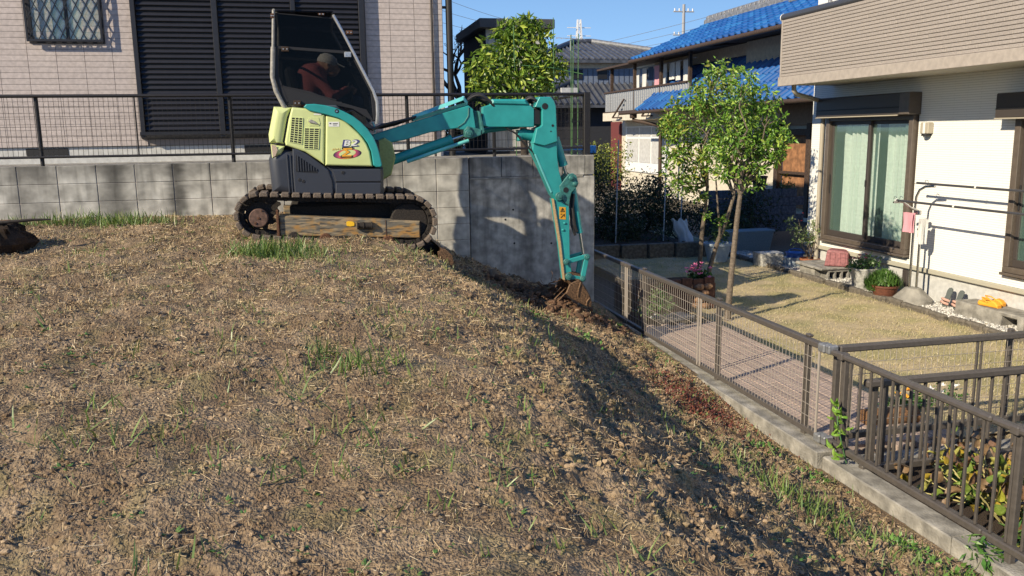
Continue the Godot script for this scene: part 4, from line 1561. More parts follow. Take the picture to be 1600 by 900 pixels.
func build_garden_trees() -> void:
	var fresh := [Color(0.14, 0.28, 0.034), Color(0.23, 0.38, 0.05), Color(0.07, 0.16, 0.026), Color(0.33, 0.44, 0.08), Color(0.12, 0.24, 0.032)]
	var turning := fresh + [Color(0.30, 0.30, 0.06)]
	var lf := leaf_mesh(0.42, 0.10)
	var t := thing("twin_stem_tree", "young green tree with two bare grey-brown stems from one foot, left of the pair", "tree", Vector3(5.70, 0, -11.92))
	var o := -t.position
	var s1 := [Vector3(5.65, -0.17, -11.97), Vector3(5.69, 0.30, -11.97), Vector3(5.72, 0.85, -11.97), Vector3(5.76, 1.18, -11.97), Vector3(5.79, 1.53, -11.97)]
	var s2 := [Vector3(5.74, -0.17, -11.81), Vector3(5.78, 0.27, -11.81), Vector3(5.91, 0.71, -11.81), Vector3(6.04, 1.00, -11.81), Vector3(6.15, 1.38, -11.81)]
	for q in [s1, s2]:
		var pts := []
		for p in q:
			pts.append(o + p)
		var b := MB.new()
		b.tube(pts, [0.040, 0.035, 0.032, 0.028, 0.024], 9)
		put(b, "trunk", M.bark, t)
	var spots := [[5.22, 1.60, -11.73, 0.22], [5.53, 1.49, -11.89, 0.17], [5.24, 2.02, -11.79, 0.29], [5.32, 2.44, -11.92, 0.32], [5.59, 2.16, -11.93, 0.29], [5.57, 1.83, -11.63, 0.24], [5.38, 2.76, -11.61, 0.27], [5.84, 2.49, -12.04, 0.30], [5.63, 2.94, -11.74, 0.27], [5.73, 3.23, -11.73, 0.17], [6.20, 2.72, -12.13, 0.26], [6.07, 2.24, -11.85, 0.26], [6.03, 3.05, -12.04, 0.21], [5.13, 2.35, -11.85, 0.19], [6.00, 0.98, -11.94, 0.09], [5.66, 1.12, -11.69, 0.08], [5.90, 1.02, -11.65, 0.09]]
	garden_crown(t, o, spots, [s1[4], s2[4]], 3700, 0.082, turning, lf)
	var br := MB.new()
	br.tube([o + Vector3(5.92, 0.74, -11.78), o + Vector3(5.90, 0.93, -11.76), o + Vector3(5.87, 1.15, -11.76), o + Vector3(5.82, 1.63, -11.76)], [0.017, 0.016, 0.015, 0.011], 7)
	put(br, "side_shoot", M.bark, t)
	t = thing("single_stem_tree", "young green tree with one straight pale stem, right of the pair, before the lawn", "tree", Vector3(4.94, 0, -9.56))
	o = -t.position
	var s := [Vector3(4.94, -0.05, -9.56), Vector3(4.97, 0.49, -9.56), Vector3(5.00, 0.89, -9.56), Vector3(5.03, 1.29, -9.56), Vector3(5.06, 1.57, -9.56)]
	var pts := []
	for p in s:
		pts.append(o + p)
	var b := MB.new()
	b.tube(pts, [0.042, 0.037, 0.034, 0.031, 0.027], 9)
	put(b, "trunk", M.bark, t)
	spots = [[5.00, 1.92, -9.57, 0.22], [5.27, 1.87, -9.68, 0.18], [4.95, 2.26, -9.51, 0.27], [5.31, 2.18, -9.62, 0.24], [5.46, 2.33, -9.59, 0.21], [5.50, 2.24, -9.38, 0.14], [5.26, 2.53, -9.63, 0.24], [4.96, 2.64, -9.55, 0.22], [5.34, 2.60, -9.45, 0.15], [4.95, 2.89, -9.4, 0.19], [4.97, 3.05, -9.68, 0.11], [5.33, 2.03, -9.49, 0.18], [5.57, 2.10, -9.61, 0.12], [4.88, 2.07, -9.69, 0.18], [5.15, 1.68, -9.61, 0.10], [5.29, 2.80, -9.71, 0.15], [5.55, 2.30, -9.75, 0.12]]
	garden_crown(t, o, spots, [s[4]], 3100, 0.073, fresh, lf)


func garden_crown(t: Node3D, o: Vector3, spots: Array, roots: Array, count: int, leaf: float, cols: Array, lf: ArrayMesh) -> void:
	var br := MB.new()
	var cents := []
	for i in spots.size():
		var q: Array = spots[i]
		var p := Vector3(q[0], q[1], q[2])
		cents.append([p.x + o.x, p.y + o.y, p.z + o.z, q[3]])
		if p.y < 1.25:
			continue
		var r: Vector3 = roots[0]
		if roots.size() > 1 and absf(roots[1].x - p.x) < absf(r.x - p.x):
			r = roots[1]
		var l := limb(o + r, o + p, 0.018, 0.005, 50 + i, 0.12)
		br.tube(l[0], l[1], 6)
		for k in 3:
			var e: Vector3 = o + p + Vector3(rng.randfn(), rng.randfn() * 0.7, rng.randfn()).normalized() * q[3] * 1.15
			var l2 := limb(l[0][4], e, 0.006, 0.002, 90 + i * 3 + k, 0.1)
			br.tube(l2[0], l2[1], 4)
			# a small spray of leaves past the end breaks the outline
			cents.append([e.x, e.y, e.z, q[3] * 0.42])
	put(br, "branches", M.bark, t)
	var lv := leaves_round(cents, count, leaf, cols, 0.6)
	scatter("crown", lf, lv[0], lv[1], M.leaf, t)


func build_citrus() -> void:
	var t := thing("citrus_tree", "dense citrus tree with glossy yellow-green leaves behind the black mesh fence", "tree", Vector3(2.78, 2.06, -11.35))
	var o := -t.position
	var b := MB.new()
	b.tube([o + Vector3(2.78, 2.0, -11.35), o + Vector3(2.76, 2.4, -11.35), o + Vector3(2.72, 2.8, -11.3)], [0.055, 0.05, 0.045], 8)
	put(b, "trunk", M.bark_dark, t)
	var tops := [[2.25, 2.95, -11.3, 0.25], [2.2, 3.2, -11.3, 0.26], [2.42, 3.1, -11.15, 0.28], [2.45, 3.42, -11.35, 0.28], [2.7, 2.95, -11.1, 0.26], [2.7, 3.35, -11.25, 0.32], [2.68, 3.65, -11.4, 0.24], [2.9, 3.6, -11.35, 0.26], [2.92, 3.18, -11.2, 0.28], [3.05, 3.4, -11.4, 0.24], [2.85, 3.78, -11.4, 0.15], [2.55, 3.66, -11.4, 0.17], [3.15, 3.15, -11.4, 0.20], [3.22, 3.22, -11.3, 0.14], [2.55, 2.85, -11.4, 0.2], [3.0, 2.9, -11.3, 0.2]]
	var br := MB.new()
	var cents := []
	for i in tops.size():
		var q: Array = tops[i]
		var l := limb(o + Vector3(2.72, 2.7, -11.3), o + Vector3(q[0], q[1], q[2]), 0.026, 0.007, 20 + i, 0.12)
		br.tube(l[0], l[1], 6)
		cents.append([q[0] + o.x, q[1] + o.y, q[2] + o.z, q[3]])
	put(br, "branches", M.bark_dark, t)
	var cols := [Color(0.13, 0.22, 0.028), Color(0.20, 0.31, 0.04), Color(0.065, 0.14, 0.02), Color(0.36, 0.43, 0.07), Color(0.10, 0.18, 0.024), Color(0.30, 0.38, 0.06)]
	var lv := leaves_round(cents, 2700, 0.115, cols, 0.3, 0.45)
	scatter("crown", leaf_mesh(0.36, 0.08), lv[0], lv[1], M.leaf, t)
	var n := ["leftmost, through the citrus crown", "tallest, rising above the citrus crown", "just left of the citrus tree's right edge", "right of the citrus crown, by the corner post", "thin one nearest the corner post"]
	var q := [[2.58, 3.72, -11.0], [3.10, 3.82, -11.0], [3.30, 3.60, -10.9], [3.42, 3.62, -11.0], [3.22, 3.50, -10.6]]
	for i in 5:
		var s := MB.new()
		s.tube([Vector3.ZERO, Vector3(0.01 * (i - 2), q[i][1] - 2.06, 0)], 0.0055, 6)
		tag(put(s, "garden_stake", M.stake), "thin green garden stake, " + n[i], "stake", "green stakes round the citrus tree")
		get_child(-1).position = Vector3(q[i][0], 2.06, q[i][2])
	var y := MB.new()
	y.tube([Vector3(0, 0, 0), Vector3(0.42, -0.03, 0.0), Vector3(0.84, -0.12, 0.1)], 0.006, 6)
	tag(put(y, "cross_stake", M.stake), "thin green cane tied level between the upright garden stakes", "stake")
	get_child(-1).position = Vector3(2.62, 3.22, -10.98)


# ---------------------------------------------------------------- the excavator
func text_on(s: String, size: float, depth: float, at: Vector3, m: Material, called: String, parent: Node3D, slant := 0.0, fat := 1.0) -> void:
	var t := TextMesh.new()
	t.text = s
	var f := SystemFont.new()
	f.font_names = PackedStringArray(["Droid Sans"])
	f.font_weight = 700
	t.font = f
	t.font_size = 64
	t.pixel_size = size / 46.0
	t.depth = depth
	t.curve_step = 2.0
	var o := MeshInstance3D.new()
	o.mesh = t
	o.material_override = m
	o.name = part_name(parent, called)
	parent.add_child(o, true)
	o.transform = Transform3D(Basis(Vector3(fat, 0, 0), Vector3(slant, 1, 0), Vector3(0, 0, 1)), at)


func track_path(rear: Vector2, rr: float, front: Vector2, rf: float, count: int) -> Array:
	var p := PackedVector2Array()
	for i in 96:
		var a := TAU * i / 96
		p.append(rear + Vector2(cos(a), sin(a)) * rr)
		p.append(front + Vector2(cos(a), sin(a)) * rf)
	var hull := Geometry2D.convex_hull(p)
	var total := 0.0
	for i in hull.size() - 1:
		total += hull[i].distance_to(hull[i + 1])
	var out := []
	var want := 0.0
	var gone := 0.0
	for i in hull.size() - 1:
		var l := hull[i].distance_to(hull[i + 1])
		while want < gone + l and out.size() < count:
			out.append(hull[i].lerp(hull[i + 1], (want - gone) / l))
			want += total / count
		gone += l
	return out


func build_track(parent: Node3D, z0: float, z1: float, near: bool) -> void:
	var rear := V2(-0.73, 0.29)
	var front := V2(0.70, 0.178)
	var pts := track_path(rear, 0.215, front, 0.258, 44)
	var chain := MB.new()
	for s in [z0 + 0.05, z1 - 0.05]:
		var inner := []
		for p in track_path(rear, 0.165, front, 0.208, 60):
			inner.append(p)
		for i in inner.size():
			var a: Vector2 = inner[i]
			var b: Vector2 = inner[(i + 1) % inner.size()]
			chain.bar(Vector3(a.x, a.y, (z0 + z1) / 2 + (s - (z0 + z1) / 2) * 0.5), Vector3(b.x, b.y, (z0 + z1) / 2 + (s - (z0 + z1) / 2) * 0.5), 0.045, 0.045, Vector3(0, 0, 1))
	var tr := put(chain, "track", M.track, parent)
	var n := pts.size()
	for i in n:
		var p: Vector2 = pts[i]
		var t: Vector2 = (pts[(i + 1) % n] - pts[(i + n - 1) % n]).normalized()
		var k := Vector2(t.y, -t.x)
		if k.dot(p - V2(0.0, 0.2)) < 0:
			k = -k
		var b := MB.new()
		var xf := Transform3D(Basis(Vector3(t.x, t.y, 0), Vector3(k.x, k.y, 0), Vector3(0, 0, 1) if t.cross(k) > 0 else Vector3(0, 0, -1)), Vector3(p.x, p.y, (z0 + z1) / 2))
		var hz := (z1 - z0) / 2
		b.prism([V2(-0.036, -0.036), V2(0.036, -0.036), V2(0.040, -0.012), V2(0.031, 0.010), V2(-0.031, 0.010), V2(-0.040, -0.012)], -hz + rng.randf() * 0.004, hz - rng.randf() * 0.004, 0.008, 1, xf)
		put(b, "track_pad", M.pad, tr)
		var c := MB.new()
		c.box(Vector3(-0.018, -0.075, -hz * 0.55), Vector3(0.018, -0.034, hz * 0.55), 0.004)
		for j in c.v.size():
			c.v[j] = xf * c.v[j]
			c.n[j] = xf.basis * c.n[j]
		put(c, "chain_lug", M.track, tr)
	var sp := MB.new()
	var teeth := []
	for i in 40:
		var a := TAU * i / 40
		teeth.append(rear + Vector2(cos(a), sin(a)) * (0.155 if i % 4 < 2 else 0.125))
	sp.prism(teeth, z0 + 0.11, z1 - 0.11, 0.004)
	put(sp, "sprocket", M.track, tr)
	var zz := z1 if near else z0
	var sg := 1.0 if near else -1.0
	var hb := MB.new()
	hb.disc(Vector3(rear.x, rear.y - 0.02, zz - sg * 0.05), Vector3(0, 0, 1), 0.088, 0.09, 28, 0.008)
	put(hb, "hub", M.hub, tr)
	if near:
		for q in [[0.0, 0.0, 0.012], [-0.03, -0.045, 0.012], [0.03, 0.07, 0.008]]:
			var bl := MB.new()
			bl.disc(Vector3(rear.x + q[0], rear.y - 0.02 + q[1], zz - sg * 0.002), Vector3(0, 0, 1), q[2], 0.012, 8, 0.002)
			put(bl, "hub_bolt", M.rust, tr)
	var il := MB.new()
	il.disc(Vector3(front.x, front.y, (z0 + z1) / 2), Vector3(0, 0, 1), 0.185, 0.09, 28, 0.012)
	put(il, "idler", M.track, tr)
	for i in 4:
		var r := MB.new()
		r.disc(Vector3(-0.42 + i * 0.30, 0.065 - i * 0.024, (z0 + z1) / 2), Vector3(0, 0, 1), 0.062, z1 - z0 - 0.1, 14, 0.012)
		put(r, "roller", M.rust if i % 2 else M.track, tr)
	var fr := MB.new()
	fr.prism([V2(-0.545, 0.285), V2(0.80, 0.182), V2(0.798, 0.012), V2(0.46, 0.030), V2(-0.548, 0.088)], z0 + 0.02 if near else z0 + 0.06, z1 - 0.06 if near else z1 - 0.02, 0.015, 2)
	var fm := put(fr, "track_frame", M.track_frame, tr)
	if near:
		var pl := MB.new()
		pl.box(Vector3(0.459, 0.02, z1 - 0.06), Vector3(0.464, 0.205, z1 - 0.055))
		put(pl, "frame_seam", M.rust, fm)
		var ed := MB.new()
		ed.box(Vector3(-0.57, 0.08, z1 - 0.09), Vector3(-0.547, 0.34, z1 - 0.03), 0.004)
		put(ed, "frame_guard", M.rust, fm)
		var y := MB.new()
		y.prism([V2(0.082, 0.20), V2(0.10, 0.207), V2(0.15, 0.200), V2(0.16, 0.185), V2(0.157, 0.160), V2(0.12, 0.155), V2(0.085, 0.162)], z1 - 0.059, z1 - 0.053, 0.001)
		put(y, "grease_label", M.yellow_label, fm)
		var cl := MB.new()
		cl.tube([Vector3(0.185, 0.163, z1 - 0.04), Vector3(0.33, 0.155, z1 - 0.04)], 0.028, 8)
		for x in [0.19, 0.245, 0.325]:
			cl.disc(Vector3(x, 0.16, z1 - 0.04), Vector3(1, 0, 0), 0.036, 0.016, 10, 0.003)
		put(cl, "tension_valve", M.track, fm)
		for x in [-0.40, 0.02, 0.30]:
			var lg := MB.new()
			lg.prism([V2(-0.07, 0.0), V2(-0.035, 0.026), V2(0.035, 0.024), V2(0.07, 0.0)], z1 - 0.075, z1 - 0.035, 0.004, 1, Transform3D(Basis.IDENTITY, Vector3(x, 0.072 - (x + 0.4) * 0.07, 0)))
			put(lg, "roller_guard", M.track, fm)
	else:
		pass


func cylinder(parent: Node3D, called: String, a: Vector3, b: Vector3, split: float, r: float, rod: float, m: Material) -> void:
	var s := a.lerp(b, split)
	var q := MB.new()
	q.tube([a, s], r, 14)
	q.tube([s - (b - a).normalized() * 0.03, s + (b - a).normalized() * 0.006], r * 1.12, 14)
	var c := put(q, called, m, parent)
	var d := MB.new()
	d.tube([s, b], rod, 10)
	put(d, "piston_rod", M.steel, c)


func pin(parent: Node3D, x: float, y: float, z: float, r: float, m: Material = null) -> void:
	var b := MB.new()
	b.disc(Vector3(x, y, z), Vector3(0, 0, 1), r, 0.03, 16, 0.005)
	b.disc(Vector3(x, y, z + 0.016), Vector3(0, 0, 1), r * 0.55, 0.016, 10, 0.003)
	put(b, "pin", m if m else M.teal_grimy, parent)


func build_excavator() -> void:
	var fmat := StandardMaterial3D.new()
	fmat.roughness = 0.9
	var im := Image.create(512, 128, false, Image.FORMAT_RGB8)
	var n := FastNoiseLite.new()
	n.seed = 5
	n.frequency = 0.02
	n.fractal_octaves = 4
	for y in 128:
		for x in 512:
			var a := 0.5 + 0.5 * n.get_noise_2d(x * 0.45, y * 5.0)
			var b := 0.5 + 0.5 * n.get_noise_2d(x * 0.8 + 500.0, y * 2.4)
			var k := Color(0.40, 0.385, 0.35).lerp(Color(0.60, 0.53, 0.42), smoothstep(0.35, 0.7, a))
			k = k.lerp(Color(0.64, 0.48, 0.27), smoothstep(0.45, 0.95, b + (y / 128.0 - 0.5) * 0.6))
			k = k.lerp(Color(0.20, 0.20, 0.20), 0.8 * smoothstep(0.55, 0.75, 0.5 + 0.5 * n.get_noise_2d(x * 0.7, y * 8.0 + 900.0)))
			im.set_pixel(x, y, k)
	fmat.albedo_texture = ImageTexture.create_from_image(im)
	fmat.uv1_triplanar = true
	fmat.uv1_world_triplanar = true
	fmat.uv1_scale = Vector3(0.8, 2.2, 0.8)
	fmat.albedo_color = Color(1, 1, 1)
	M.track_frame = fmat
	var e := thing("mini_excavator", "small teal and lime tracked excavator digging at the mound's edge beside the block wall", "excavator", MACHINE)
	e.scale = Vector3.ONE * MACHINE_SIZE
	build_track(e, 0.42, 0.72, true)
	build_track(e, -0.73, -0.43, false)
	var ub := MB.new()
	ub.box(Vector3(-0.45, 0.14, -0.42), Vector3(0.55, 0.36, 0.42), 0.02)
	ub.disc(Vector3(0.0, 0.40, 0.0), Vector3(0, 1, 0), 0.36, 0.12, 28, 0.01)
	put(ub, "undercarriage", M.track, e)
	# blade in front
	var ba := MB.new()
	for z in [-0.28, 0.28]:
		ba.prism([V2(0.55, 0.13), V2(0.62, 0.16), V2(1.10, -0.20), V2(1.06, -0.30), V2(0.9, -0.22)], z - 0.04, z + 0.04, 0.006)
	var bo := put(ba, "blade_arm", M.track, e)
	var bl := MB.new()
	bl.prism([V2(0.985, -0.085), V2(1.03, -0.10), V2(1.085, -0.17), V2(1.10, -0.25), V2(1.075, -0.345), V2(1.055, -0.345), V2(1.07, -0.26), V2(1.05, -0.19), V2(1.0, -0.13)], -0.72, 0.72, 0.004)
	put(bl, "blade", M.bare, bo)
	var be := MB.new()
	be.prism([V2(0.955, -0.12), V2(1.03, -0.095), V2(1.10, -0.16), V2(1.115, -0.24), V2(1.085, -0.34), V2(0.975, -0.30)], 0.721, 0.742, 0.004)
	be.prism([V2(0.955, -0.12), V2(1.03, -0.095), V2(1.10, -0.16), V2(1.115, -0.24), V2(1.085, -0.34), V2(0.975, -0.30)], -0.742, -0.721, 0.004)
	put(be, "blade_end", M.bare, bo)
	# the turning upper body
	var zn := 0.62
	var zb := -0.66
	var low := MB.new()
	low.prism([V2(-0.614, 0.808), V2(-0.587, 0.879), V2(-0.443, 0.915), V2(-0.35, 0.888), V2(-0.137, 0.758), V2(0.471, 0.711), V2(0.466, 0.437), V2(-0.033, 0.425), V2(-0.453, 0.455), V2(-0.60, 0.50)], zb, zn - 0.012, 0.10, 4)
	var body := put(low, "body_skirt", M.black_plastic, e)
	var sk := MB.new()
	sk.prism([V2(-0.386, 0.914), V2(-0.338, 0.905), V2(-0.245, 0.855), V2(-0.175, 0.799), V2(-0.06, 0.706), V2(-0.026, 0.593), V2(-0.023, 0.449), V2(-0.391, 0.48), V2(-0.396, 0.703)], zn - 0.1, zn + 0.004, 0.016, 2)
	put(sk, "side_panel", M.black_plastic, body)
	var sk2 := MB.new()
	sk2.prism([V2(-0.035, 0.708), V2(0.445, 0.703), V2(0.44, 0.575), V2(0.0, 0.585), V2(-0.012, 0.64)], zn - 0.1, zn + 0.002, 0.012, 2)
	put(sk2, "side_panel", M.black_plastic, body)
	var sk3 := MB.new()
	sk3.prism([V2(0.002, 0.578), V2(0.44, 0.568), V2(0.43, 0.455), V2(-0.008, 0.448)], zn - 0.1, zn + 0.001, 0.012, 2)
	put(sk3, "side_panel", M.black_plastic, body)
	for x in [-0.435, -0.405]:
		var rb := MB.new()
		rb.bar(Vector3(x, 0.48, zn - 0.008), Vector3(x - 0.004, 0.86, zn - 0.008), 0.014, 0.02, Vector3(0, 0, 1), 0.004)
		put(rb, "panel_rib", M.black_plastic, body)
	var v3 := MB.new()
	v3.prism([V2(-0.356, 0.853), V2(-0.284, 0.802), V2(-0.16, 0.708), V2(-0.166, 0.674), V2(-0.366, 0.692)], zn + 0.0, zn + 0.006, 0.001)
	var vo := put(v3, "lower_vent", M.black, body)
	for i in 8:
		var x := -0.345 + i * 0.024
		var s := MB.new()
		s.box(Vector3(x, 0.697, zn + 0.0065), Vector3(x + 0.009, 0.842 - (x + 0.345) * 0.72, zn + 0.014), 0.002)
		put(s, "vent_slat", M.black_plastic, vo)
	for q in [[-0.30, 0.60], [-0.335, 0.615], [0.075, 0.675]]:
		var b := MB.new()
		b.disc(Vector3(q[0], q[1], zn + 0.004), Vector3(0, 0, 1), 0.016, 0.008, 12, 0.002)
		put(b, "panel_bolt", M.black, body)
	# engine cover: a dark core and three lime panels with open joints
	var core := MB.new()
	core.prism([V2(-0.585, 0.90), V2(-0.58, 1.05), V2(-0.515, 1.288), V2(-0.22, 1.272), V2(-0.06, 1.21), V2(0.06, 1.17), V2(0.18, 1.08), V2(0.30, 0.95), V2(0.36, 0.72), V2(-0.13, 0.745), V2(-0.43, 0.90)], zb + 0.02, zn - 0.03, 0.08, 3)
	var cov := put(core, "engine_cover", M.black, e)
	var g1 := MB.new()
	g1.prism([V2(-0.534, 1.305), V2(-0.373, 1.296), V2(-0.409, 1.182), V2(-0.457, 0.975), V2(-0.447, 0.945), V2(-0.595, 0.968), V2(-0.598, 1.046)], zb, zn, 0.07, 4)
	put(g1, "rear_cowl", M.lime, cov)
	var g2 := MB.new()
	g2.prism([V2(-0.368, 1.296), V2(-0.218, 1.283), V2(-0.067, 1.222), V2(-0.096, 0.753), V2(-0.155, 0.799), V2(-0.27, 0.878), V2(-0.443, 0.941), V2(-0.451, 0.975), V2(-0.404, 1.182)], zb + 0.03, zn + 0.002, 0.022, 3)
	put(g2, "vent_panel", M.lime, cov)
	var g3 := MB.new()
	g3.prism([V2(-0.059, 1.218), V2(0.045, 1.198), V2(0.125, 1.155), V2(0.181, 1.106), V2(0.24, 1.05), V2(0.278, 1.004), V2(0.315, 0.945), V2(0.343, 0.871), V2(0.362, 0.725), V2(-0.088, 0.745)], zb + 0.03, zn + 0.004, 0.020, 3)
	put(g3, "front_panel", M.lime, cov)
	var tt := MB.new()
	tt.prism([V2(-0.585, 0.958), V2(-0.452, 0.935), V2(-0.49, 0.856), V2(-0.578, 0.82)], zb, zn - 0.004, 0.05, 3)
	put(tt, "tail_corner", M.lime, cov)
	var ts := MB.new()
	ts.prism([V2(-0.575, 0.95), V2(-0.535, 0.943), V2(-0.52, 0.90), V2(-0.545, 0.845), V2(-0.57, 0.835)], zn - 0.0035, zn - 0.001, 0.0005)
	put(ts, "tail_sticker", M.rust_pink, cov)
	for q in [[[V2(-0.373, 1.202), V2(-0.272, 1.195), V2(-0.295, 0.952), V2(-0.406, 0.974)], 11, 3], [[V2(-0.261, 1.101), V2(-0.125, 1.096), V2(-0.144, 0.9), V2(-0.276, 0.912)], 10, 3]]:
		var P: Array = q[0]
		var rec := MB.new()
		rec.prism(P, zn - 0.02, zn + 0.0035, 0.0005)
		var ro := put(rec, "vent", M.black, cov)
		for i in q[1] + 1:
			var u: float = float(i) / q[1]
			var a: Vector2 = P[0].lerp(P[3], u)
			var b: Vector2 = P[1].lerp(P[2], u)
			var s := MB.new()
			s.bar(Vector3(a.x, a.y, zn + 0.005), Vector3(b.x, b.y, zn + 0.005), 0.0068, 0.006, Vector3(0, 0, 1), 0.001)
			put(s, "vent_slat", M.lime, ro)
		for i in q[2] + 1:
			var u: float = float(i) / q[2]
			var a: Vector2 = P[0].lerp(P[1], u)
			var b: Vector2 = P[3].lerp(P[2], u)
			var s := MB.new()
			s.bar(Vector3(a.x, a.y, zn + 0.0045), Vector3(b.x, b.y, zn + 0.0045), 0.007, 0.008, Vector3(0, 0, 1), 0.002)
			put(s, "vent_bar", M.lime, ro)
	var hd := MB.new()
	hd.prism([V2(-0.235, 1.165), V2(-0.225, 1.195), V2(-0.19, 1.205), V2(-0.125, 1.195), V2(-0.112, 1.145), V2(-0.125, 1.118), V2(-0.215, 1.120)], zn + 0.001, zn + 0.006, 0.003, 2)
	var ho := put(hd, "latch_plate", M.lime, cov)
	var h2 := MB.new()
	h2.prism([V2(-0.224, 1.165), V2(-0.20, 1.182), V2(-0.165, 1.165), V2(-0.127, 1.130), V2(-0.165, 1.140), V2(-0.21, 1.148)], zn + 0.006, zn + 0.018, 0.004)
	put(h2, "latch", M.tube_grey, ho)
	for q in [[-0.037, 1.111, 0.062, 1.157, zn + 0.0045], [-0.17, 1.222, -0.10, 1.234, zn + 0.0025]]:
		var w := MB.new()
		w.box(Vector3(q[0], q[1], q[4]), Vector3(q[2], q[3], q[4] + 0.002))
		put(w, "white_sticker", M.white_label, cov)
	for q in [[-0.028, 1.135, -0.012, 1.145], [0.002, 1.137, 0.048, 1.143], [0.002, 1.124, 0.04, 1.129]]:
		var w := MB.new()
		w.box(Vector3(q[0], q[1], zn + 0.0066), Vector3(q[2], q[3], zn + 0.0078))
		put(w, "sticker_print", M.black, cov)
	# the decal: an ellipse shaded from violet to orange, the sigma and the model mark
	for i in 3:
		var k: float = [1.0, 0.94, 0.60][i]
		var el := []
		for j in 36:
			var a := TAU * j / 36
			el.append(V2(0.125 + 0.134 * k * cos(a), 0.851 + 0.046 * (k if i < 2 else 0.72) * sin(a) + (0.006 if i == 2 else 0.0) + 0.012 * cos(a) * (0.8)))
		var d := MB.new()
		d.prism(el, zn + 0.0045 + i * 0.0012, zn + 0.0055 + i * 0.0012)
		d.uv_xy(-0.02, 0.79, 0.29, 0.12)
		var dm := put(d, "decal_ellipse", [M.black, M.decal, M.lime][i], cov)
	text_on("Σ", 0.098, 0.003, Vector3(0.125, 0.865, zn + 0.0085), M.black, "sigma_outline", cov, 0.22, 1.75)
	text_on("Σ", 0.080, 0.004, Vector3(0.125, 0.865, zn + 0.0095), M.sigma, "sigma_mark", cov, 0.22, 1.7)
	text_on("B2", 0.066, 0.003, Vector3(0.158, 0.952, zn + 0.0065), M.navy, "mark_outline", cov, 0.25, 1.6)
	text_on("B2", 0.052, 0.004, Vector3(0.158, 0.952, zn + 0.0075), M.white_label, "model_mark", cov, 0.25, 1.55)
	var sm := MB.new()
	for i in 5:
		sm.bar(Vector3(-0.012 + i * 0.016, 0.886 + 0.002 * i, zn + 0.0055), Vector3(-0.004 + i * 0.016, 0.904 + 0.003 * (i % 2), zn + 0.0055), 0.004, 0.002, Vector3(0, 0, 1))
	put(sm, "script_mark", M.orange_label, cov)
	# teal fender arching over the front
	var arc := MB.new()
	arc.prism([V2(-0.26, 1.295), V2(-0.235, 1.322), V2(-0.16, 1.325), V2(-0.068, 1.313), V2(0.02, 1.292), V2(0.107, 1.256), V2(0.19, 1.212), V2(0.263, 1.155), V2(0.325, 1.09), V2(0.378, 1.012), V2(0.41, 0.935), V2(0.433, 0.849), V2(0.453, 0.736), V2(0.435, 0.718), V2(0.395, 0.718), V2(0.367, 0.738), V2(0.352, 0.871), V2(0.322, 0.95), V2(0.277, 1.014), V2(0.181, 1.116), V2(0.064, 1.187), V2(-0.053, 1.222), V2(-0.215, 1.262)], 0.30, zn + 0.022, 0.012, 3)
	var ao := put(arc, "fender", M.teal, e)
	var kl := MB.new()
	kl.disc(Vector3(0.045, 1.255, zn + 0.022), Vector3(0, 0, 1), 0.02, 0.006, 16, 0.002)
	put(kl, "cap_lock", M.black, ao)
	kl = MB.new()
	kl.disc(Vector3(0.045, 1.253, zn + 0.026), Vector3(0, 0, 1), 0.010, 0.006, 12, 0.002)
	put(kl, "lock_face", M.steel, ao)
	# floor, seat and swing bracket
	var fl := MB.new()
	fl.box(Vector3(-0.45, 0.70, -0.62), Vector3(0.46, 0.98, 0.28), 0.02)
	put(fl, "floor_deck", M.black, e)
	var seat := MB.new()
	seat.box(Vector3(-0.34, 1.06, -0.26), Vector3(0.10, 1.24, 0.22), 0.04)
	seat.obox(Transform3D(Basis(Vector3(0, 0, 1), 0.16), Vector3(-0.35, 1.45, -0.02)), Vector3(0.10, 0.50, 0.46), 0.035)
	put(seat, "seat", M.black, e)
	var con := MB.new()
	con.box(Vector3(0.10, 0.98, 0.12), Vector3(0.34, 1.33, 0.26), 0.03)
	con.tube([Vector3(0.22, 1.32, 0.18), Vector3(0.20, 1.50, 0.18)], 0.012, 8)
	con.ball(Vector3(0.20, 1.52, 0.18), Vector3(0.022, 0.035, 0.022), 8, 6)
	put(con, "control_console", M.black, e)
	var br := MB.new()
	br.prism([V2(0.40, 0.95), V2(0.52, 1.0), V2(0.60, 0.95), V2(0.63, 0.80), V2(0.58, 0.62), V2(0.46, 0.55)], -0.10, 0.16, 0.02, 2)
	put(br, "swing_bracket", M.lime_dark, e)
	# canopy with tinted panels
	var post := [Vector3(-0.482, 2.178, 0.57), Vector3(-0.506, 1.847, 0.57), Vector3(-0.529, 1.576, 0.57), Vector3(-0.505, 1.446, 0.57), Vector3(-0.442, 1.309, 0.57), Vector3(-0.40, 1.22, 0.54)]
	var fpost := [Vector3(0.061, 2.136, 0.57), Vector3(0.14, 1.985, 0.57), Vector3(0.223, 1.814, 0.57), Vector3(0.401, 1.444, 0.57), Vector3(0.432, 1.34, 0.57), Vector3(0.432, 1.22, 0.57), Vector3(0.422, 1.134, 0.55)]
	for s in [0, 1]:
		var P := []
		var Q := []
		for p in post:
			P.append(p if s == 0 else Vector3(p.x, p.y, -0.60))
		for p in fpost:
			Q.append(p if s == 0 else Vector3(p.x, p.y, -0.60))
		var up := MB.new()
		up.tube(P.slice(0, 2), 0.014, 10)
		up.tube(P.slice(1), 0.022, 10)
		var c1 := put(up, "canopy_post", M.tube_grey, e)
		var fp := MB.new()
		fp.tube(Q.slice(0, 3), 0.014, 10)
		fp.tube(Q.slice(2), 0.015, 10)
		put(fp, "canopy_post", M.silver if s == 0 else M.tube_grey, e)
		var z: float = 0.555 if s == 0 else -0.585
		var pn := MB.new()
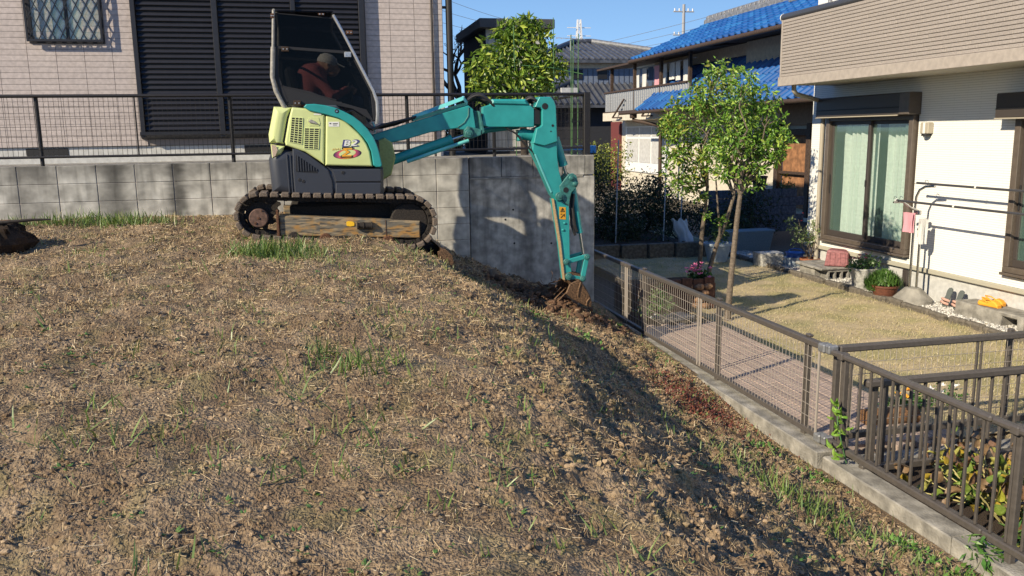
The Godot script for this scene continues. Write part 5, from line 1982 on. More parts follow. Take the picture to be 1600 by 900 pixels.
		pn.prism([V2(-0.485, 2.15), V2(0.055, 2.110), V2(0.215, 1.808), V2(-0.49, 1.853)], z - 0.003, z + 0.003)
		put(pn, "tinted_pane", M.dark_glass, e)
		pn = MB.new()
		pn.prism([V2(-0.49, 1.838), V2(0.222, 1.792), V2(0.390, 1.444), V2(0.422, 1.32), V2(0.416, 1.15), V2(0.20, 1.28), V2(-0.03, 1.33), V2(-0.429, 1.315), V2(-0.50, 1.45), V2(-0.515, 1.58)], z - 0.003, z + 0.003)
		put(pn, "tinted_pane", M.dark_glass, e)
		var fr := MB.new()
		for q in [[V2(-0.478, 2.15), V2(-0.483, 1.855), 0.018], [V2(-0.485, 1.846), V2(0.225, 1.800), 0.028], [V2(0.24, 1.76), V2(0.40, 1.43), 0.045], [V2(-0.485, 1.83), V2(-0.49, 1.57), 0.04], [V2(-0.49, 1.58), V2(-0.41, 1.33), 0.04], [V2(-0.47, 1.50), V2(0.05, 1.36), 0.012], [V2(0.40, 1.44), V2(0.415, 1.17), 0.05], [V2(-0.41, 1.335), V2(0.10, 1.33), 0.03], [V2(-0.485, 2.152), V2(0.058, 2.112), 0.010]]:
			fr.bar(Vector3(q[0].x, q[0].y, z), Vector3(q[1].x, q[1].y, z), q[2], 0.016, Vector3(0, 0, 1), 0.003)
		fr.prism([V2(-0.43, 1.315), V2(-0.46, 1.50), V2(-0.20, 1.445), V2(0.0, 1.365), V2(0.33, 1.27), V2(0.40, 1.15), V2(0.20, 1.28), V2(-0.03, 1.33)], z - 0.006, z + 0.006)
		put(fr, "window_rubber", M.black, e)
		if s == 0:
			for q in [[-0.398, 1.828, M.rust_plate, 0.034, 0.022], [0.175, 1.782, M.silver, 0.032, 0.024], [-0.317, 1.334, M.rust_plate, 0.034, 0.024], [-0.494, 2.125, M.rust, 0.016, 0.022], [-0.05, 2.146, M.rust, 0.03, 0.008], [0.20, 1.985, M.rust, 0.03, 0.018]]:
				var b := MB.new()
				b.box(Vector3(q[0] - q[3], q[1] - q[4], 0.56), Vector3(q[0] + q[3], q[1] + q[4], 0.586), 0.003)
				var hg := put(b, "hinge", q[2], e)
				for dx in [-0.5, 0.5]:
					var bb := MB.new()
					bb.disc(Vector3(q[0] + q[3] * dx, q[1], 0.588), Vector3(0, 0, 1), 0.006, 0.006, 8, 0.001)
					put(bb, "hinge_bolt", M.silver, hg)
	var rt := MB.new()
	rt.box(Vector3(-0.50, 2.16, -0.62), Vector3(0.06, 2.178, 0.575), 0.006)
	put(rt, "canopy_roof", M.dark_glass, e)
	for q in [[Vector3(-0.482, 2.178, 0.57), Vector3(-0.482, 2.178, -0.60)], [Vector3(0.061, 2.136, 0.57), Vector3(0.061, 2.136, -0.60)], [Vector3(0.223, 1.814, 0.57), Vector3(0.223, 1.814, -0.60)], [Vector3(-0.506, 1.847, 0.57), Vector3(-0.506, 1.847, -0.60)]]:
		var b := MB.new()
		b.tube(q, 0.013, 8)
		put(b, "cross_tube", M.tube_grey, e)
	# boom
	var z0 := -0.08
	var z1 := 0.12
	var b1 := MB.new()
	b1.prism([V2(0.43, 0.925), V2(0.397, 1.028), V2(0.60, 1.088), V2(0.839, 1.159), V2(1.408, 1.319), V2(1.459, 1.277), V2(1.483, 1.083), V2(1.43, 1.062), V2(1.316, 1.071), V2(1.288, 1.085), V2(1.003, 1.047), V2(0.72, 0.969)], z0, z1, 0.010, 2)
	var boom := put(b1, "boom", M.teal, e)
	var c1 := MB.new()
	c1.prism([V2(0.822, 1.159), V2(0.825, 1.215), V2(0.835, 1.226), V2(1.364, 1.412), V2(1.405, 1.354), V2(1.399, 1.318)], z0 + 0.03, z1 + 0.02, 0.035, 1)
	put(c1, "hose_cover", M.teal_faded, boom)
	var wd := MB.new()
	wd.tube([Vector3(1.41, 1.295, z1 + 0.001), Vector3(1.405, 1.21, z1 + 0.001), Vector3(1.36, 1.14, z1 + 0.001), Vector3(1.29, 1.095, z1 + 0.001)], 0.008, 6)
	put(wd, "weld_bead", M.teal_grimy, boom)
	var kn := MB.new()
	kn.prism([V2(1.351, 1.065), V2(1.394, 1.105), V2(1.543, 1.068), V2(1.536, 1.009), V2(1.426, 0.972), V2(1.363, 0.995)], z0 - 0.02, z1 + 0.025, 0.012, 2)
	put(kn, "boom_lug", M.teal_grimy, boom)
	pin(boom, 1.40, 1.028, z1 + 0.04, 0.042)
	pin(boom, 1.398, 1.078, z1 + 0.03, 0.026)
	var bk := MB.new()
	bk.prism([V2(1.472, 1.27), V2(1.506, 1.253), V2(1.553, 1.04), V2(1.501, 1.01), V2(1.469, 1.11)], z0 + 0.02, z1 - 0.03, 0.006)
	bk.prism([V2(1.505, 1.262), V2(1.532, 1.25), V2(1.575, 1.04), V2(1.545, 1.02)], z0 - 0.02, z1 + 0.02, 0.006)
	put(bk, "offset_bracket", M.teal_grimy, boom)
	var b2 := MB.new()
	b2.prism([V2(1.56, 1.30), V2(1.662, 1.331), V2(2.077, 1.315), V2(2.118, 1.278), V2(2.116, 1.086), V2(1.628, 1.092), V2(1.55, 1.11)], z0 + 0.005, z1 - 0.004, 0.010, 2)
	var bb2 := put(b2, "second_boom", M.teal, e)
	var c2 := MB.new()
	c2.prism([V2(1.638, 1.318), V2(1.662, 1.381), V2(2.024, 1.379), V2(2.076, 1.306)], z0 + 0.03, z1 + 0.012, 0.022, 1)
	put(c2, "hose_cover", M.teal, bb2)
	var ln := MB.new()
	ln.tube([Vector3(1.56, 1.05, z0 - 0.02), Vector3(2.0, 1.10, z0 - 0.02)], 0.03, 10)
	put(ln, "offset_rod", M.teal, bb2)
	var gp := MB.new()
	gp.box(Vector3(2.09, 1.10, z0 + 0.02), Vector3(2.20, 1.28, z1 - 0.012), 0.02)
	put(gp, "joint_block", M.black, bb2)
	# arm head, arm, dipper
	var hd2 := MB.new()
	hd2.prism([V2(2.116, 1.294), V2(2.135, 1.34), V2(2.167, 1.4), V2(2.291, 1.4), V2(2.33, 1.36), V2(2.35, 1.304), V2(2.364, 0.929), V2(2.216, 0.886), V2(2.097, 0.916), V2(2.134, 1.075), V2(2.180, 1.092), V2(2.194, 1.11), V2(2.195, 1.265), V2(2.18, 1.285)], z0 - 0.02, z1 + 0.03, 0.012, 2)
	var arm := put(hd2, "arm_head", M.teal, e)
	var hole := MB.new()
	hole.disc(Vector3(2.227, 1.302, z1 + 0.03), Vector3(0, 0, 1), 0.034, 0.004, 18)
	put(hole, "pin_hole", M.black, arm)
	for q in [[2.31, 1.10, 0.014], [2.29, 1.04, 0.008]]:
		var hh := MB.new()
		hh.disc(Vector3(q[0], q[1], z1 + 0.03), Vector3(0, 0, 1), q[2], 0.005, 10)
		put(hh, "bolt_hole", M.black, arm)
	var cy := MB.new()
	cy.tube([Vector3(1.99, 1.02, 0.0), Vector3(2.16, 0.99, 0.0)], 0.062, 14)
	cy.box(Vector3(1.95, 0.94, -0.05), Vector3(2.0, 1.06, 0.06), 0.01)
	put(cy, "arm_motor", M.teal, arm)
	var ua := MB.new()
	ua.prism([V2(2.102, 0.925), V2(2.365, 0.975), V2(2.372, 0.756), V2(2.39, 0.62), V2(2.42, 0.509), V2(2.444, 0.347), V2(2.41, 0.295), V2(2.365, 0.292), V2(2.315, 0.362), V2(2.19, 0.645), V2(2.093, 0.848)], z0, z1, 0.010, 2)
	var uo := put(ua, "arm", M.teal, e)
	var ue := MB.new()
	ue.bar(Vector3(2.12, 0.80, z1 - 0.0), Vector3(2.30, 0.385, z1 - 0.0), 0.02, 0.012, Vector3(0, 0, 1), 0.003)
	put(ue, "arm_rib", M.teal_faded, uo)
	cylinder(e, "dipper_cylinder", Vector3(2.373, 0.97, 0.02), Vector3(2.505, 0.545, 0.02), 0.70, 0.045, 0.019, M.teal)
	var lp := MB.new()
	for z in [z0 - 0.01, z1 - 0.01]:
		lp.prism([V2(2.496, 0.578), V2(2.545, 0.588), V2(2.582, 0.562), V2(2.606, 0.477), V2(2.59, 0.44), V2(2.527, 0.382), V2(2.505, 0.30), V2(2.499, 0.236), V2(2.46, 0.265), V2(2.404, 0.327), V2(2.389, 0.453)], z - 0.018, z + 0.018, 0.005)
	var lo := put(lp, "link_plate", M.teal_grimy, e)
	pin(lo, 2.522, 0.538, z1 + 0.015, 0.028)
	pin(lo, 2.562, 0.472, z1 + 0.015, 0.026)
	pin(lo, 2.385, 0.345, z1 + 0.02, 0.046)
	var lh := MB.new()
	lh.disc(Vector3(2.462, 0.41, z1 + 0.009), Vector3(0, 0, 1), 0.03, 0.004, 16)
	put(lh, "link_hole", M.black, lo)
	var dp := MB.new()
	dp.prism([V2(2.327, 0.315), V2(2.42, 0.30), V2(2.505, 0.225), V2(2.512, 0.0), V2(2.516, -0.311), V2(2.541, -0.561), V2(2.50, -0.60), V2(2.455, -0.594), V2(2.405, -0.156), V2(2.351, 0.173)], z0 + 0.02, z1 - 0.02, 0.008, 2)
	var dd := put(dp, "dipper", M.teal, e)
	var ed := MB.new()
	ed.prism([V2(2.322, 0.318), V2(2.331, 0.312), V2(2.36, 0.15), V2(2.41, -0.17), V2(2.456, -0.59), V2(2.444, -0.588), V2(2.398, -0.19), V2(2.345, 0.14)], z1 - 0.085, z1 - 0.004, 0.003)
	put(ed, "wear_strip", M.bare_teal, dd)
	var sk4 := MB.new()
	sk4.prism([V2(2.393, 0.227), V2(2.467, 0.219), V2(2.466, 0.084), V2(2.395, 0.093)], z1 - 0.0195, z1 - 0.0165)
	var so := put(sk4, "warning_sticker", M.orange_label, dd)
	var tr := MB.new()
	tr.bar(Vector3(2.408, 0.172, z1 - 0.015), Vector3(2.43, 0.212, z1 - 0.015), 0.006, 0.002, Vector3(0, 0, 1))
	tr.bar(Vector3(2.43, 0.212, z1 - 0.015), Vector3(2.452, 0.172, z1 - 0.015), 0.006, 0.002, Vector3(0, 0, 1))
	tr.bar(Vector3(2.406, 0.172, z1 - 0.015), Vector3(2.454, 0.172, z1 - 0.015), 0.006, 0.002, Vector3(0, 0, 1))
	tr.bar(Vector3(2.43, 0.178, z1 - 0.015), Vector3(2.43, 0.198, z1 - 0.015), 0.006, 0.002, Vector3(0, 0, 1))
	tr.bar(Vector3(2.41, 0.105, z1 - 0.015), Vector3(2.45, 0.145, z1 - 0.015), 0.008, 0.002, Vector3(0, 0, 1))
	tr.bar(Vector3(2.45, 0.145, z1 - 0.015), Vector3(2.452, 0.115, z1 - 0.015), 0.006, 0.002, Vector3(0, 0, 1))
	tr.bar(Vector3(2.408, 0.142, z1 - 0.015), Vector3(2.426, 0.150, z1 - 0.015), 0.006, 0.002, Vector3(0, 0, 1))
	put(tr, "warning_print", M.black, so)
	for q in [[2.455, 0.045], [2.435, -0.03]]:
		var hb := MB.new()
		hb.ball(Vector3(q[0], q[1], z1 - 0.018), Vector3(0.018, 0.014, 0.014), 8, 6)
		put(hb, "hose_clip", M.teal, dd)
	cylinder(e, "bucket_cylinder", Vector3(2.573, 0.42, 0.03), Vector3(2.690, -0.325, 0.03), 0.66, 0.034, 0.015, M.teal)
	var hs := MB.new()
	hs.tube([Vector3(2.57, 0.36, 0.06), Vector3(2.555, 0.20, 0.07), Vector3(2.575, 0.02, 0.075), Vector3(2.605, -0.06, 0.07)], 0.016, 8)
	hs.tube([Vector3(2.56, 0.40, 0.03), Vector3(2.535, 0.22, 0.05), Vector3(2.545, 0.02, 0.06), Vector3(2.59, -0.10, 0.06)], 0.014, 8)
	put(hs, "hydraulic_hose", M.hose, e)
	for q in [[V2(2.473, -0.382), V2(2.707, -0.330), 0.05], [V2(2.707, -0.330), V2(2.654, -0.578), 0.055], [V2(2.498, -0.552), V2(2.654, -0.585), 0.05]]:
		var lk := MB.new()
		for z in [z0 + 0.0, z1 - 0.0]:
			lk.bar(Vector3(q[0].x, q[0].y, z), Vector3(q[1].x, q[1].y, z), q[2], 0.026, Vector3(0, 0, 1), 0.005)
		put(lk, "bucket_link", M.teal, e)
	for q in [[2.461, -0.380, 0.036], [2.70, -0.335, 0.034], [2.488, -0.545, 0.040], [2.650, -0.578, 0.034]]:
		pin(e, q[0], q[1], z1 + 0.025, q[2])
	# bucket
	var bu := MB.new()
	var side := [V2(2.474, -0.62), V2(2.52, -0.595), V2(2.579, -0.575), V2(2.625, -0.63), V2(2.69, -0.73), V2(2.728, -0.825), V2(2.722, -0.892), V2(2.641, -0.863), V2(2.50, -0.78), V2(2.43, -0.72)]
	bu.prism(side, 0.20, 0.225, 0.006)
	bu.prism(side, -0.205, -0.18, 0.006)
	var shell := [V2(2.55, -0.575), V2(2.60, -0.578), V2(2.66, -0.66), V2(2.715, -0.76), V2(2.74, -0.84), V2(2.728, -0.895), V2(2.715, -0.89), V2(2.722, -0.83), V2(2.70, -0.76), V2(2.645, -0.665), V2(2.59, -0.592)]
	bu.prism(shell, -0.18, 0.20, 0.002)
	var uo2 := put(bu, "bucket", M.bare, e)
	var ear := MB.new()
	for z in [-0.07, 0.11]:
		ear.prism([V2(2.45, -0.52), V2(2.52, -0.50), V2(2.68, -0.55), V2(2.69, -0.60), V2(2.60, -0.66), V2(2.50, -0.64)], z - 0.014, z + 0.014, 0.004)
	put(ear, "bucket_ear", M.bare, uo2)
	for i in 4:
		var th := MB.new()
		th.prism([V2(2.42, -0.735), V2(2.455, -0.695), V2(2.34, -0.80), V2(2.335, -0.81)], -0.19 + i * 0.125, -0.16 + i * 0.125, 0.003)
		put(th, "bucket_tooth", M.bare, uo2)
	var rib := MB.new()
	rib.tube([Vector3(2.60, -0.60, 0.23), Vector3(2.575, -0.68, 0.23), Vector3(2.565, -0.76, 0.23)], 0.010, 6)
	rib.tube([Vector3(2.665, -0.87, 0.23), Vector3(2.672, -0.82, 0.23), Vector3(2.70, -0.79, 0.23)], 0.010, 6)
	put(rib, "side_rib", M.bare, uo2)
	# cylinders and hoses
	cylinder(e, "boom_cylinder", Vector3(0.531, 0.743, 0.03), Vector3(1.41, 1.025, 0.03), 0.80, 0.052, 0.024, M.teal)
	var pr := MB.new()
	pr.tube([Vector3(0.749, 0.750, 0.10), Vector3(1.405, 0.956, 0.10)], 0.020, 10)
	put(pr, "guard_rod", M.teal_faded, e)
	var hz := MB.new()
	for i in 5:
		var dz := 0.02 + i * 0.026
		hz.tube([Vector3(0.10, 1.24 + i * 0.01, 0.42 - i * 0.03), Vector3(0.20, 1.262 - i * 0.012, 0.36), Vector3(0.31, 1.19 - i * 0.016, 0.24), Vector3(0.40, 1.105 - i * 0.006, dz + 0.08), Vector3(0.50, 1.10 + i * 0.006, dz), Vector3(0.66, 1.135 + i * 0.006, dz), Vector3(0.86, 1.205, dz)], 0.014, 8)
	put(hz, "hydraulic_hose", M.hose, e)
	for q in [[1.40, 1.395, 1.66, 1.36, 0.12], [2.02, 1.37, 2.16, 1.36, 0.085]]:
		for i in 5:
			var h3 := MB.new()
			var top: float = q[1] + q[4] * (0.35 + i * 0.16)
			var zz := -0.04 + i * 0.035
			var pts := []
			for k in 9:
				var u := k / 8.0
				pts.append(Vector3(lerpf(q[0] - 0.02, q[2] + 0.02, u), lerpf(q[1] - 0.05, q[3] - 0.05, u) + (top - q[1] + 0.05) * sin(u * PI) * (0.75 if i % 2 else 0.55), zz + 0.02 * sin(u * 5.0 + i)))
			h3.tube(pts, 0.015, 8)
			put(h3, "hydraulic_hose", M.hose, e)
	var h4 := MB.new()
	h4.tube([Vector3(1.80, 1.09, 0.09), Vector3(1.92, 1.02, 0.10), Vector3(2.02, 0.90, 0.11), Vector3(2.11, 0.82, 0.09), Vector3(2.16, 0.72, 0.08)], 0.011, 6)
	put(h4, "hydraulic_hose", M.hose, e)
	var ty := MB.new()
	ty.tube([Vector3(0.43, 1.05, 0.14), Vector3(0.425, 1.12, 0.15), Vector3(0.41, 1.155, 0.12)], 0.008, 6)
	put(ty, "hose_tie", M.teal_faded, e)


# ---------------------------------------------------------------- the operator
func field_mesh(bones: Array, cell: float, blend: float, b: MB) -> void:
	# surface nets over the smooth union of tapered capsules [a, b, ra, rb]
	var lo := Vector3.INF
	var hi := -Vector3.INF
	for q in bones:
		var r := maxf(q[2], q[3]) + blend
		for p in [q[0], q[1]]:
			lo = lo.min(p - Vector3.ONE * r)
			hi = hi.max(p + Vector3.ONE * r)
	var nx := int((hi.x - lo.x) / cell) + 2
	var ny := int((hi.y - lo.y) / cell) + 2
	var nz := int((hi.z - lo.z) / cell) + 2
	var f := PackedFloat32Array()
	f.resize(nx * ny * nz)
	f.fill(1.0)
	for q in bones:
		var a: Vector3 = q[0]
		var ab: Vector3 = q[1] - q[0]
		var l2 := maxf(ab.length_squared(), 1e-9)
		var r := maxf(q[2], q[3]) + blend + cell * 2
		var c0 := ((a.min(q[1]) - Vector3.ONE * r - lo) / cell).floor().max(Vector3.ZERO)
		var c1 := ((a.max(q[1]) + Vector3.ONE * r - lo) / cell).ceil().min(Vector3(nx - 1, ny - 1, nz - 1))
		for k in range(int(c0.z), int(c1.z) + 1):
			for j in range(int(c0.y), int(c1.y) + 1):
				for i in range(int(c0.x), int(c1.x) + 1):
					var p: Vector3 = lo + Vector3(i, j, k) * cell
					var t := clampf((p - a).dot(ab) / l2, 0.0, 1.0)
					var d := p.distance_to(a + ab * t) - lerpf(q[2], q[3], t)
					var at := (k * ny + j) * nx + i
					var g := f[at]
					var h := clampf(0.5 + 0.5 * (g - d) / blend, 0.0, 1.0)
					f[at] = lerpf(g, d, h) - blend * h * (1.0 - h)
	var vert := {}
	var sxy := nx * ny
	var corner := [0, 1, nx, nx + 1, sxy, sxy + 1, sxy + nx, sxy + nx + 1]
	for k in nz - 1:
		for j in ny - 1:
			for i in nx - 1:
				var at := (k * ny + j) * nx + i
				var neg := 0
				for c in corner:
					if f[at + c] < 0.0:
						neg += 1
				if neg == 0 or neg == 8:
					continue
				var s := Vector3.ZERO
				var m := 0
				for e in [[0, 1], [2, 3], [4, 5], [6, 7], [0, 2], [1, 3], [4, 6], [5, 7], [0, 4], [1, 5], [2, 6], [3, 7]]:
					var va := f[at + corner[e[0]]]
					var vb := f[at + corner[e[1]]]
					if (va < 0.0) == (vb < 0.0):
						continue
					var u := va / (va - vb)
					s += Vector3(e[0] & 1, (e[0] >> 1) & 1, e[0] >> 2).lerp(Vector3(e[1] & 1, (e[1] >> 1) & 1, e[1] >> 2), u)
					m += 1
				vert[at] = lo + (Vector3(i, j, k) + s / m) * cell
	var grad := func(p: Vector3) -> Vector3:
		var best := Vector3.ZERO
		var w := 0.0
		for q in bones:
			var ab: Vector3 = q[1] - q[0]
			var t := clampf((p - q[0]).dot(ab) / maxf(ab.length_squared(), 1e-9), 0.0, 1.0)
			var c: Vector3 = q[0] + ab * t
			var d: float = absf(p.distance_to(c) - lerpf(q[2], q[3], t))
			var k := exp(-d / (blend * 0.5))
			best += (p - c).normalized() * k
			w += k
		return best.normalized()
	for at in vert:
		var i: int = at % nx
		var j: int = (at / nx) % ny
		var k: int = at / sxy
		for ax in 3:
			var st: int = [1, nx, sxy][ax]
			var o1: int = [nx, sxy, 1][ax]
			var o2: int = [sxy, 1, nx][ax]
			if (f[at] < 0.0) == (f[at + st] < 0.0):
				continue
			if not (vert.has(at - o1) and vert.has(at - o2) and vert.has(at - o1 - o2)):
				continue
			var p := [vert[at], vert[at - o1], vert[at - o1 - o2], vert[at - o2]]
			b.quadn(p[0], p[1], p[2], p[3], grad.call(p[0]), grad.call(p[1]), grad.call(p[2]), grad.call(p[3]))


func build_operator() -> void:
	var t := thing("person", "person in a pink shirt and white cap, bent over the excavator's levers behind tinted panes", "person", MACHINE + Vector3(-0.12, 1.24, 0) * MACHINE_SIZE)
	t.scale = Vector3.ONE * MACHINE_SIZE
	var o := Vector3(0.12, -1.24, 0)
	var hip := o + Vector3(-0.22, 1.30, -0.02)
	var chest := o + Vector3(-0.17, 1.60, -0.02)
	var neck := o + Vector3(-0.07, 1.70, -0.02)
	var head := o + Vector3(-0.005, 1.70, -0.02)
	var up := MB.new()
	var bones := [[hip, chest, 0.135, 0.15], [hip + Vector3(0, 0, 0.06), chest + Vector3(0, 0.04, 0.12), 0.12, 0.10], [hip - Vector3(0, 0, 0.06), chest + Vector3(0, 0.04, -0.12), 0.12, 0.10], [chest, neck, 0.11, 0.055], [neck, head, 0.055, 0.06]]
	var hands := []
	for s in [-1.0, 1.0]:
		var sh := chest + Vector3(0.03, 0.05, s * 0.18)
		var el := o + Vector3(0.02, 1.40, s * 0.24 - 0.02)
		var wr := o + Vector3(0.16, 1.48, s * 0.19)
		bones.append([sh, el, 0.062, 0.046])
		bones.append([el, wr, 0.044, 0.034])
		hands.append(wr)
	field_mesh(bones, 0.02, 0.04, up)
	put(up, "body", M.pink_shirt, t)
	var hm := MB.new()
	field_mesh([[head + Vector3(0.005, 0.03, 0), head + Vector3(-0.01, 0.05, 0), 0.088, 0.092], [head + Vector3(0.04, -0.04, 0), head + Vector3(0.06, -0.01, 0), 0.052, 0.055], [head + Vector3(0.095, -0.005, 0), head + Vector3(0.115, -0.02, 0), 0.012, 0.013], [head + Vector3(0.0, 0.0, 0.085), head + Vector3(-0.005, 0.03, 0.09), 0.014, 0.016], [head + Vector3(0.0, 0.0, -0.085), head + Vector3(-0.005, 0.03, -0.09), 0.014, 0.016], [head + Vector3(0.085, -0.055, -0.02), head + Vector3(0.085, -0.055, 0.02), 0.012, 0.012]], 0.010, 0.012, hm)
	put(hm, "head", M.skin, t)
	var cap := MB.new()
	cap.lathe([Vector2(0.101, 0.0), Vector2(0.103, 0.03), Vector2(0.088, 0.072), Vector2(0.05, 0.098), Vector2(0.0, 0.106)], Transform3D(Basis(Vector3(0, 0, 1), -0.30), head + Vector3(-0.008, 0.042, 0)), 18)
	cap.obox(Transform3D(Basis(Vector3(0, 0, 1), -0.45), head + Vector3(0.125, 0.025, 0)), Vector3(0.09, 0.010, 0.13), 0.004)
	put(cap, "cap", M.towel_white, t)
	for k in 2:
		var h := MB.new()
		var w: Vector3 = hands[k]
		var fb := [[w, w + Vector3(0.05, 0.01, 0), 0.030, 0.028], [w + Vector3(0.03, 0.02, -0.02), w + Vector3(0.06, 0.045, -0.01), 0.011, 0.009]]
		for i in 4:
			var z := (i - 1.5) * 0.018
			var ln: float = [0.030, 0.036, 0.034, 0.025][i]
			fb.append([w + Vector3(0.06, 0.012, z), w + Vector3(0.06 + ln, 0.005, z), 0.0095, 0.009])
			fb.append([w + Vector3(0.06 + ln, 0.005, z), w + Vector3(0.055 + ln, -0.028, z), 0.009, 0.008])
		field_mesh(fb, 0.006, 0.006, h)
		put(h, "hand", M.skin, t)
	var lg := MB.new()
	var lb := []
	for s in [-1.0, 1.0]:
		var kn := o + Vector3(0.26, 1.36, s * 0.12)
		lb.append([hip + Vector3(0.0, -0.02, s * 0.07), kn, 0.085, 0.062])
		lb.append([kn, o + Vector3(0.27, 1.02, s * 0.12), 0.060, 0.045])
	field_mesh(lb, 0.02, 0.03, lg)
	put(lg, "trousers", M.trousers, t)
	for s in [-1.0, 1.0]:
		var sh := MB.new()
		field_mesh([[o + Vector3(0.26, 1.015, s * 0.12), o + Vector3(0.38, 1.01, s * 0.13), 0.042, 0.036]], 0.012, 0.01, sh)
		put(sh, "shoe", M.black, t)


# ---------------------------------------------------------------- houses beyond the garden
func roof_tile_mesh(w: float, l: float) -> ArrayMesh:
	# one glazed pantile, its length along +z running down the slope
	var b := MB.new()
	var n := 6
	var h := []
	for i in n + 1:
		var u := float(i) / n
		h.append(Vector2((u - 0.5) * w, 0.055 * sin(u * TAU * 0.9 + 0.6)))
	for i in n:
		var a: Vector2 = h[i]
		var c: Vector2 = h[i + 1]
		var k := Vector3(-(c.y - a.y), c.x - a.x, 0.05).normalized()
		b.quad(Vector3(a.x, a.y, -l / 2), Vector3(c.x, c.y, -l / 2), Vector3(c.x, c.y + 0.04, l / 2), Vector3(a.x, a.y + 0.04, l / 2), k)
		b.quad(Vector3(a.x, a.y + 0.04, l / 2), Vector3(c.x, c.y + 0.04, l / 2), Vector3(c.x, c.y - 0.016, l / 2), Vector3(a.x, a.y - 0.016, l / 2), Vector3(0, 0, 1))
	return b.mesh()


# pantiles in rows; eave along z at x = xe, rising towards +x
func tiled_slope(parent: Node3D, o: Vector3, xe: float, ye: float, xr: float, yr: float, z0: float, z1: float, cols: int, rows: int) -> void:
	var along := Vector3(xe - xr, ye - yr, 0)
	var ln := along.length()
	var d := along.normalized()
	var nrm := Vector3(d.y, -d.x, 0)
	if nrm.y < 0:
		nrm = -nrm
	var sheet := MB.new()
	sheet.obox(Transform3D(Basis(nrm.cross(d), nrm, d), o + Vector3((xe + xr) / 2, (ye + yr) / 2, (z0 + z1) / 2) - nrm * 0.09), Vector3(absf(z1 - z0), 0.1, ln))
	var r0 := put(sheet, "roof", M.brown_wood, parent)
	var tw := absf(z1 - z0) / cols
	var tl := ln / rows
	var mesh := roof_tile_mesh(tw * 1.03, tl * 1.12)
	for r in rows:
		for c in cols:
			var p: Vector3 = Vector3(xe, ye, maxf(z0, z1)) - d * (r + 0.5) * tl - Vector3(0, 0, (c + 0.5) * tw) + nrm * 0.01
			var t := put(mesh, "roof_tile", M["blue_tile%d" % (rng.randi() % 4)], r0)
			t.transform = Transform3D(Basis(nrm.cross(d), nrm, d), o + p)
			t.rotate_object_local(Vector3.RIGHT, rng.randf_range(-0.012, 0.012))


